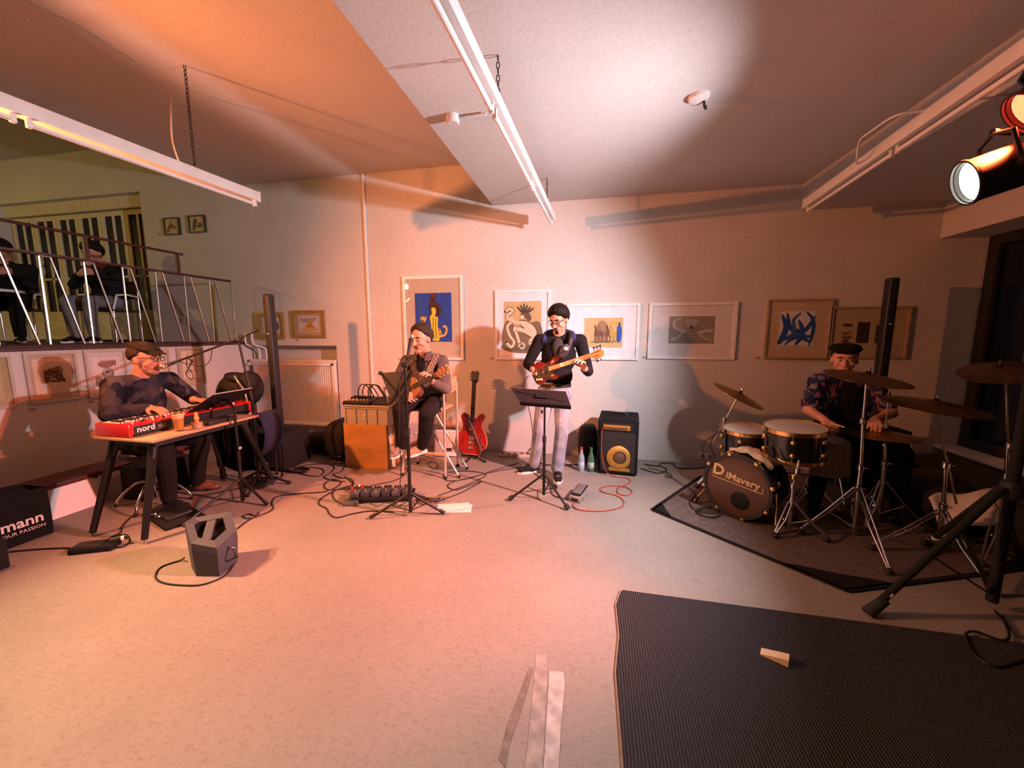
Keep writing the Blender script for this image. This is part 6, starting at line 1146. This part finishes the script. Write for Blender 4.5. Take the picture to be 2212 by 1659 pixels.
for s in (-1,1): obj('collar', MB().add([V3((-1.67+s*.055,3.575,1.275)), V3((-1.67+s*.09,3.63,1.285)), V3((-1.67+s*.105,3.585,1.20)), V3((-1.67+s*.045,3.555,1.20)), V3((-1.67+s*.055,3.585,1.285)), V3((-1.67+s*.09,3.64,1.295)), V3((-1.67+s*.105,3.597,1.205)), V3((-1.67+s*.045,3.567,1.205))], [(0,1,2,3),(7,6,5,4),(0,4,5,1),(1,5,6,2),(2,6,7,3),(3,7,4,0)]), c_grey, gt, None, True)
m_shg = M('patterned_canvas', (.20,.16,.13), .8, 0, .6, 50); shoe(gt, (-1.865,3.52,.272), (-1.885,3.36,.255), m_shg, m_white, .045, .085); shoe(gt, (-1.66,3.53,.272), (-1.74,3.40,.262), M('orange_lit_canvas', (.34,.20,.12), .8, 0, .4, 50), m_white, .045, .085)  # second shoe is tan: orange lamp light put into its colour
# classical guitar
g0, g1 = V3((-1.765,3.47,.90)), py(961,803,3.34); ax = (g1-g0).normalized(); zz = V3((-.05,-.92,.35)); zz = (zz-ax*zz.dot(ax)).normalized(); yy = zz.cross(ax); kS = .80
gm = basis(g0-ax*.10, ax, yy, zz)@Matrix.Diagonal((kS,kS,kS,1)); t = thing('classical_guitar', 'brown classical guitar with a slotted headstock held by the seated man', 'guitar', g0)
CG = [(-.14,0),(-.125,.11),(-.03,.18),(.07,.165),(.14,.125),(.20,.115),(.27,.135),(.33,.105),(.35,.04),(.35,-.04),(.33,-.105),(.27,-.135),(.20,-.115),(.14,-.125),(.07,-.165),(-.03,-.18),(-.125,-.11)]
gbody(t, CG, .085, M('guitar_rosewood', (.10,.035,.018), .3, 0, .3, 8, coat=.4), gm); obj('sound_board', MB().prism(outline([(x*.96,y*.95) for x, y in CG]), (0,0,.0425), (1,0,0), (0,1,0), (0,0,.002)).xf(gm), M('cedar_top', (.42,.17,.06), .3, 0, .15, 8, stretch=(1,10,1)), t, None, True)
obj('sound_hole', MB().lathe([(0,.0455),(.045,.0455)], (0,0,0), (0,0,1), 24).xf(gm@T(.20,0,0)), m_black, t, 60, True); obj('bridge', MB().bev((-.012,-.08,.044), (.016,.08,.054), .003).xf(gm@T(.02,0,0)), m_rose, t, 35, True)
obj('neck', MB().bev((.34,-.027,.020), (.66,.027,.044), .008).xf(gm), M('cedar_neck', (.24,.09,.035), .4), t, 35, True); obj('fretboard', MB().box((.26,-.028,.044), (.66,.028,.051)).xf(gm), m_rose, t, None, True)
for i in range(12): x = .66-.62*(1-2**(-i/12)); obj('fret', MB().box((x-.0012,-.0275,.051), (x+.0012,.0275,.053)).xf(gm), m_chrome, t, None, True)
hs_ = MB()
for q in ((.66,-.032,.86,-.022),(.66,-.006,.86,.006),(.66,.022,.86,.032)): hs_.box((q[0],q[1],.024), (q[2],q[3],.044))
for x in (.655,.715,.775,.835): hs_.box((x,-.031,.026), (x+.025,.031,.042))
obj('headstock', hs_.xf(gm), M('orange_maple', (.62,.24,.07), .4), t, None, True)
for s in (-1,1):
    for k in range(3): obj('tuner', MB().cyl(gm@V3((.705+.06*k,s*.032,.034)), gm@V3((.705+.06*k,s*.055,.030)), .006, .009, 8), M('cream_peg', (.66,.55,.40), .4), t, 40, True)
strings(t, gm, 6, .02, .66, .058, .046, .054, .056)
ms_, tsr, bsr = nt('woven_strap')[0:3]; tc = tsr.nodes.new('ShaderNodeTexCoord'); ck = tsr.nodes.new('ShaderNodeTexChecker'); ck.inputs['Scale'].default_value = 70; ck.inputs['Color1'].default_value = (.02,.018,.018,1); ck.inputs['Color2'].default_value = (.36,.31,.27,1); tsr.links.new(tc.outputs['Object'], ck.inputs['Vector']); tsr.links.new(ck.outputs[0], bsr.inputs['Base Color'])
obj('strap', MB().add([V3(p) for p in ((-1.545,3.62,1.275),(-1.475,3.625,1.265),(-1.54,3.545,1.10),(-1.62,3.545,1.07),(-1.545,3.635,1.275),(-1.475,3.64,1.265),(-1.54,3.56,1.10),(-1.62,3.56,1.07))], [(0,1,2,3),(7,6,5,4),(0,4,5,1),(1,5,6,2),(2,6,7,3),(3,7,4,0)]), ms_, t, None, True); obj('strap_tab', MB().bev((-.045,-.004,-.008), (.045,.004,.008), .002, T(-1.585,3.535,1.075)@rot('Y', .42)), m_white, t, 35, True)
# ---------------------------------------------------------------- keyboard player
H = Head((-3.665,2.535,1.268), (.94,.30,-.06), 1.06)
P = H.prims((-3.725,2.525,1.10)); sr, sl = V3((-3.74,2.335,1.055)), V3((-3.715,2.735,1.055))
P += elli('shirt', (-3.755,2.53,.90), (.13,.18,.20))+elli('shirt', (-3.78,2.51,.70), (.155,.185,.17))+limb('shirt', (sl,.078),(sr,.078))+elli('shirt', (-3.745,2.525,1.07), (.085,.12,.06))
er, wr = V3((-3.655,2.235,.845)), V3((-3.53,2.43,.866)); el, wl = V3((-3.62,2.86,.87)), V3((-3.475,2.74,.882))
P += limb('shirt', (sr,.076),(er,.064),(er.lerp(wr,.85),.046))+limb('skin', (er.lerp(wr,.8),.032),(wr,.028))+limb('shirt', (sl,.074),(el,.060),(el.lerp(wl,.6),.048))+limb('skin', (el.lerp(wl,.5),.033),(wl,.028))
P += hand(wr, (.95,.05,-.10), (0,0,-1), 1, .42); P += hand(wl, (.92,.18,-.05), (0,0,-1), -1, .40)
P += elli('trouser', (-3.76,2.50,.57), (.17,.19,.105)); P += limb('trouser', ((-3.72,2.41,.57),.098),((-3.38,2.38,.565),.078),((-3.42,2.42,.32),.066),((-3.46,2.44,.10),.056))+limb('trouser', ((-3.72,2.60,.57),.098),((-3.40,2.72,.56),.080),((-3.52,2.76,.32),.068),((-3.60,2.80,.10),.060))
kp = person('man in a flat cap and dark patchwork shirt seated at the red keyboard', (-3.76,2.50,0), P, {'skin': m_skin2, 'shirt': c_patch, 'trouser': c_blk})
H.add(kp, (.5,1.45,1.95,.006), h_grey, True); H.glasses(kp); m_cap = cloth('tweed_cap', (.030,.024,.014), scale=40)
capm = MB().ell((0,0,0), (.092,.120,.044), None, 22, 10)
ct = obj('flat_cap', capm.xf(basis(H.p(0,-.004,.080), H.s, (H.f-H.u*.25).normalized(), H.u)), m_cap, kp, 180, True)
obj('cap_peak', MB().grid(lambda u, v: H.p((u-.5)*.15*(1-.25*v), .075+.070*v*(1-(2*u-1)**2*.5), .060-.024*v-.012*(2*u-1)**2), 12, 5).grid(lambda u, v: H.p((.5-u)*.15*(1-.25*v), .075+.070*v*(1-(2*u-1)**2*.5), .068-.026*v-.012*(2*u-1)**2), 12, 5), m_cap, ct, 180, True)
obj('beard', MB().ell(H.p(0,.055,-.105), V3((.045,.040,.030))*1.08, H.mx.to_4x4(), 12, 8), M('stubble', (.30,.16,.10), .8), kp, 180, True)
shoe(kp, (-3.475,2.435,.004), (-3.33,2.46,.004), m_matte, m_rubber); shoe(kp, (-3.615,2.80,.004), (-3.48,2.86,.004), M('brown_shoe', (.16,.06,.03), .5), m_rubber)
# ---------------------------------------------------------------- drummer
H = Head((2.065,3.705,1.262), (-.42,-.90,-.10), 1.04)
P = H.prims((2.10,3.78,1.12)); sr, sl = V3((1.905,3.735,1.055)), V3((2.33,3.80,1.045))
P += elli('vest', (2.13,3.80,.90), (.175,.135,.20))+elli('vest', (2.155,3.81,.68), (.20,.17,.19))+limb('shirt', (sl,.078),(sr,.078))+elli('shirt', (2.10,3.79,1.07), (.12,.085,.06))+elli('shirt', (1.985,3.77,.92), (.085,.115,.16))+elli('shirt', (2.275,3.80,.92), (.085,.115,.16))
er, wr = V3((1.80,3.63,.83)), V3((1.845,3.44,.775)); el, wl = V3((2.39,3.62,.83)), V3((2.19,3.47,.80))
P += limb('shirt', (sr,.078),(sr.lerp(er,.75),.070))+limb('skin', (sr.lerp(er,.6),.048),(er,.044),(wr,.028))+limb('shirt', (sl,.078),(sl.lerp(el,.75),.070))+limb('skin', (sl.lerp(el,.6),.048),(el,.044),(wl,.028))
P += hand(wr, (-.15,-.85,-.15), (.2,.1,-.95), 1, .85); P += hand(wl, (-.45,-.75,-.1), (0,.1,-.95), -1, .85)
P += elli('trouser', (2.18,3.85,.56), (.19,.17,.10)); P += limb('trouser', ((2.09,3.82,.55),.100),((1.86,3.50,.53),.078),((1.84,3.46,.30),.064),((1.83,3.47,.10),.052))+limb('trouser', ((2.28,3.82,.55),.100),((2.40,3.48,.53),.078),((2.38,3.44,.30),.064),((2.36,3.46,.10),.052))
dp = person('man in a black beret and floral shirt with a black vest seated at the drums', (2.18,3.85,0), P, {'skin': m_skin2, 'shirt': c_flor, 'vest': cloth('black_vest', (.009,.009,.009)), 'trouser': c_blk})
H.add(dp, (.45,1.35,1.8,.004), h_grey, True); obj('beret', MB().lathe([(0,.060),(.05,.058),(.095,.040),(.108,.018),(.098,.0),(.082,-.008)], H.p(.0,-.004,.062), (H.u+H.f*.14).normalized(), 26), M('black_felt', (.008,.008,.008), .95, spec=.1), dp, 180, True)
shoe(dp, (1.83,3.49,.012), (1.79,3.34,.012), m_matte, m_rubber); shoe(dp, (2.36,3.48,.012), (2.33,3.33,.012), m_matte, m_rubber)
for lab_, a, d in (('wooden drumstick over the rack tom in the drummer\'s hand', (1.835,3.36,.775), (-.18,-.80,.10)), ('wooden drumstick over the hi-hat in the drummer\'s hand', (2.16,3.39,.80), (-.35,-.70,.05))):
    d = V3(d).normalized(); o = obj('drumstick', MB().lathe([(.006,0),(.0075,.01),(.0072,.26),(.004,.34),(.0055,.352),(.004,.362),(0,.364)], (0,0,0), d, 10), M('hickory', (.55,.38,.20), .5), None, 60); o.location = V3(a)-d*.10; tag(o, lab_, 'drumstick')
# ---------------------------------------------------------------- two guests on the gallery
def guest(label, c, f, k, hd, trm, hairm, jk, extra):
    c = V3(c); f = V3(f).normalized(); s = V3((0,0,1)).cross(f); q = lambda a, b, z: c+s*a+f*b+V3((0,0,z))
    H = Head(q(hd[0],hd[1],1.17), f*1.0+V3((0,0,-.35)), 1.05); P = H.prims(q(0,.04,1.02)); sl, sr = q(.19,.03,.95), q(-.19,.03,.95)
    P += elli('jacket', q(0,0,.80), (.18,.18,.20))+elli('jacket', q(0,-.02,.62), (.18,.18,.15))+limb('jacket', (sl,.075),(sr,.075))+elli('scarf', q(0,.05,1.0), (.09,.09,.05))
    el, er = q(.21,.20,.74), q(-.21,.22,.74); wl, wr = q(.05,.26,.98), q(-.03,.33,.86)
    P += limb('jacket', (sl,.072),(el,.058),(el.lerp(wl,.85),.045))+limb('skin', (el.lerp(wl,.8),.03),(wl,.027))+limb('jacket', (sr,.072),(er,.058),(er.lerp(wr,.85),.045))+limb('skin', (er.lerp(wr,.8),.03),(wr,.027))
    P += hand(wl, -s*.5+V3((0,0,.8))+f*.1, -f, 1, .8)+hand(wr, s*.8+V3((0,0,.3)), -f, -1, .7)
    P += elli('trouser', q(0,-.02,.54), (.18,.17,.10)); 
    for e in (1,-1): P += limb('trouser', (q(.09*e,0,.53),.095),(q(.13*e,.42,.52),.074),(q(.11*e,.42,.28),.062),(q(.11*e,.40,.10),.055))
    t = person(label, (c.x,c.y,GAL), P, {'skin': m_skin2, 'jacket': jk, 'scarf': extra, 'trouser': trm}, .008)
    H.add(t, (.95,1.75,2.4,.020), hairm, True)
    for e in (1,-1): shoe(t, q(.11*e,.37,.004), q(.12*e,.53,.004), m_matte, m_white, .045, .08, m_white)
    return t
def gchair(label, c, f, col):
    c = V3(c); a = math.atan2(f[1], f[0])-math.pi/2; t = thing('gallery_chair', label, 'chair', c, a); m = M('chair_'+str(len(MATS)), col, .5)
    obj('seat', MB().bev((-.21,-.20,.41), (.21,.22,.44), .01), m, t); obj('backrest', MB().bev((-.20,-.225,.60), (.20,-.205,.84), .008), m, t)
    for x in (-.19,.19):
        obj('leg', MB().cyl((x,.19,.41), (x,.20,0), .014), m_chrome, t); obj('leg', MB().cyl((x,-.215,.84), (x,-.21,0), .014), m_chrome, t); obj('arm_rest', MB().tube([(x*1.1,-.21,.62),(x*1.15,.0,.64),(x*1.15,.15,.62),(x*1.05,.20,.43)], .014), m_white, t, 60)
G1, f1 = (-6.42,4.10,GAL), (.30,-.95,0); guest('guest in a dark jacket and grey jeans leaning chin on hand on the gallery', G1, f1, 1, (-.03,.12), c_gj, h_dark, cloth('dark_jacket', (.014,.014,.015)), c_red)
gchair('chair with bright arm rests under the guest with the red scarf', G1, f1, (.05,.02,.012))
G2, f2 = (-7.45,3.72,GAL-.10), (.75,-.65,0); guest('guest in black clothes sitting near the far end of the gallery railing', (G2[0],G2[1],GAL), f2, 1, (-.02,.10), c_blk, h_dark, MATS['dark_jacket'], MATS['dark_jacket'])
gchair('dark wooden chair under the guest in black', (G2[0],G2[1],GAL), f2, (.06,.025,.015))
t = thing('cafe_table', 'small round table with a bright rim on the gallery', 'table', (-6.95,3.25,GAL)); obj('table_top', MB().lathe([(0,.60),(.28,.60),(.28,.625),(0,.625)], (0,0,0), (0,0,1), 28), M('table_dark', (.09,.035,.02), .4), t); obj('rim', MB().lathe([(.28,.598),(.292,.598),(.292,.628),(.28,.628),(.28,.598)], (0,0,0), (0,0,1), 28), m_white, t); obj('column', MB().cyl((0,0,.03), (0,0,.60), .025), m_chrome, t); obj('base', MB().lathe([(.20,0),(.20,.015),(.03,.04)], (0,0,0), (0,0,1), 24), m_steel, t)
# ================================================================ floor cables
def fcable(label, pix, r=.0045, m=None, z=.006, start=None, end=None, name='floor_cable', group=None):
    P = [fl(x, y, z) for x, y in pix]
    if start: P = [V3(start)]+P
    if end: P = P+[V3(end)]
    return cable(name, label, P, r, m, 'cable', 6, group)
m_cab = M('cable_black', (.012,.010,.010), .6); m_cr = M('cable_red', (.42,.035,.02), .5); m_cg = M('cable_green', (.03,.09,.06), .6); m_ct = M('cable_tan', (.22,.13,.05), .6)
fcable('black cable snaking from the left edge of the pedal board to the monitor', [(512,1142),(530,1128),(548,1118),(575,1108),(590,1098),(588,1085),(600,1072),(650,1066),(700,1062),(730,1050),(735,1040),(715,1036),(700,1048),(712,1058),(760,1052),(790,1050)], .005, m_cab)
fcable('small cable loop lying beside the monitor', [(548,1118),(532,1120),(525,1114),(538,1110),(552,1114),(560,1106)], .004, m_cab)
fcable('long black cable curving in front of the pedal board', [(745,1030),(762,1045),(745,1052),(722,1060),(692,1078),(690,1090),(705,1098),(712,1110),(728,1118),(760,1110),(800,1104),(850,1106)], .005, m_cab)
fcable('black cable looping between the plywood box and the pedal board', [(745,1006),(738,1018),(720,1024),(735,1032),(758,1034),(764,1048),(752,1056),(728,1058),(718,1066),(726,1082),(752,1092)], .0045, m_cab)
fcable('black cable lying in wide loops before the black cases', [(565,1030),(590,1035),(610,1030),(612,1018),(640,1012),(680,1010),(700,1016),(690,1028),(660,1026),(640,1018),(655,1006),(700,1002),(722,1008),(716,1020),(700,1030),(720,1038),(745,1040)], .005, m_cab)
fcable('tangle of black cable at the foot of the boom stand', [(560,1040),(580,1026),(600,1030),(620,1022),(650,1020),(668,1014),(650,1008),(622,1014)], .006, m_cab)
t = thing('cable_bundle', 'coiled black cable bundle on the floor in front of the column speaker', 'cable', fl(645,1020)); mb = MB()
for k in range(5): mb.tube([V3((.10*math.cos(a)*(1+.06*k),.045*math.sin(a)*(1+.08*k),.008+.006*k)) for a in [i*math.pi/8 for i in range(16)]], .005, 5, True)
obj('coil', mb, m_cab, t, 60)
t = thing('cable_bundle', 'black cable coiled over the feet of the boom stand', 'cable', fl(556,1050)); mb = MB()
for k in range(6): mb.tube([V3(((.12+.01*k)*math.cos(a),(.09-.008*k)*math.sin(a)+.01*k,.012+.009*k+.01*math.sin(3*a+k))) for a in [i*math.pi/8 for i in range(16)]], .0055, 5, True)
obj('coil', mb, m_cab, t, 60)
t = thing('cable_bundle', 'tan and black cables heaped beside the pedal board', 'cable', fl(925,1085)); 
for k in range(6):
    o = obj('coil', MB().tube([V3(((.08+.012*(k%3))*math.cos(a)+.02*(k-2),(.05+.01*(k%2))*math.sin(a+k*.3),.008+.007*k+.008*math.sin(2*a+k))) for a in [i*math.pi/8 for i in range(16)]], .004, 5, True), m_ct if k%2 else m_cab, t, 60)
fcable('black cable running from the bass player back to the pedal board', [(1190,1005),(1140,1008),(1080,1016),(1020,1030),(975,1042),(968,1052),(985,1058),(1010,1050),(1040,1040),(1000,1062),(960,1078),(940,1086)], .0045, m_cab)
fcable('second black cable crossing the floor to the pedal board', [(1120,1000),(1060,1018),(1010,1034),(966,1038),(960,1024),(985,1018),(1020,1018),(1050,1026),(1010,1046),(970,1062),(945,1072),(930,1084)], .004, m_cab)
fcable('thin cable loop on the floor behind the bar stool', [(925,1004),(935,1012),(945,1008),(942,1000),(930,998),(922,1002)], .004, m_cab)
fcable('green patch cable lying across the front of the pedal board', [(795,1086),(815,1092),(835,1086),(860,1092),(880,1084)], .004, m_cg, .03)
fcable('black cable from the pedal board up to the mixing desk side', [(815,1064),(800,1052),(815,1046),(845,1040),(868,1030),(880,1015),(870,1008),(850,1010)], .004, m_cab)
fcable('red instrument cable looping in front of the bass amplifier', [(1240,1085),(1238,1094),(1255,1102),(1300,1104),(1340,1096),(1347,1082),(1330,1070),(1305,1064),(1296,1056),(1315,1050),(1350,1052),(1365,1062),(1355,1070),(1335,1066),(1335,1054),(1355,1046),(1362,1038),(1352,1032)], .0045, m_cr, .006, None, None)
cable('bass_lead', 'red instrument cable hanging down the front of the bass amplifier', [ab@V3((.045,-.02,.50)), ab@V3((.04,-.035,.40)), ab@V3((.05,-.03,.20)), ab@V3((.10,-.05,.05)), fl(1330,1030,.006), fl(1352,1032,.006)], .0045, m_cr)
fcable('black cable from the foot pedal to the music stand', [(1228,1078),(1205,1074),(1192,1066),(1188,1050),(1180,1040),(1165,1030),(1150,1018)], .0045, m_cab)
fcable('black cables trailing from the bass amplifier along the wall', [(1385,1012),(1420,1022),(1440,1016),(1430,1008),(1410,1006),(1395,1004)], .006, m_cab)
fcable('black cable along the foot of the wall to the double socket', [(1390,1002),(1420,1006),(1430,1000),(1455,1002),(1460,1010),(1500,1012),(1530,1008)], .006, m_cab)
fcable('thin cable wandering over the rug to the bass drum', [(1400,1010),(1445,1022),(1450,1030),(1440,1030),(1442,1024),(1470,1044),(1495,1058),(1500,1072),(1490,1085),(1500,1100),(1530,1108),(1550,1106),(1540,1096),(1510,1098),(1505,1108),(1535,1116),(1560,1112)], .0045, m_cab, .016)
fcable('cable loop on the rug at the foot of the bass drum', [(1510,1100),(1535,1104),(1555,1112),(1540,1118),(1515,1112),(1508,1104),(1525,1098),(1550,1104)], .005, m_cab, .022)
cable('hanging_cable', 'thin cable hanging from the slim boom stand to the wall socket', [py(1555,930,3.92), py(1540,945,3.92), py(1535,965,3.9), py(1545,990,3.95), fl(1545,1005,.01)], .004, m_cab)
cable('hanging_cable', 'thin cable rising from the double socket to the slim boom stand', [V3((1.27,YB-.02,.085)), V3((1.22,4.45,.25)), V3((1.24,4.2,.42)), V3((1.25,3.96,.52))], .0035, m_cab)
fcable('black cable coming in at the edge to the flat power box', [(0,1195),(40,1190),(90,1186),(140,1184),(155,1186)], .006, m_cab)
fcable('cable loop on the floor beside the front table leg', [(232,1168),(245,1158),(272,1155),(280,1168),(268,1180),(245,1182),(233,1172),(240,1160),(260,1150),(266,1135),(282,1118),(300,1108)], .005, m_cab)
fcable('black cable on the floor beside the heavy light stand', [(2150,1320),(2170,1345),(2180,1375),(2160,1382),(2110,1365),(2088,1368),(2090,1390),(2110,1420),(2150,1440),(2190,1432),(2212,1425)], .006, m_cab, .016)
fcable('black cable hanging off the heavy light stand across the screed', [(2165,1330),(2185,1362),(2212,1378)], .005, m_cab, .012)
cable('bass_cable', 'black cable looping from the bass guitar body', [py(1142,812,3.70), py(1134,822,3.72), py(1132,840,3.74), py(1140,870,3.8), py(1150,930,3.95), fl(1150,1000,.01)], .004, m_cab)
mb_c = [V3((-.72,4.38,.05)), V3((-.70,4.34,.10)), V3((-.67,4.36,.13)), V3((-.66,4.37,.06)), V3((-.60,4.25,.01)), V3((-.40,4.15,.008)), V3((-.10,4.25,.008))]
cable('plug_cable', 'black plug cable rising in a loop from the cream power strip', mb_c, .006, m_cab)
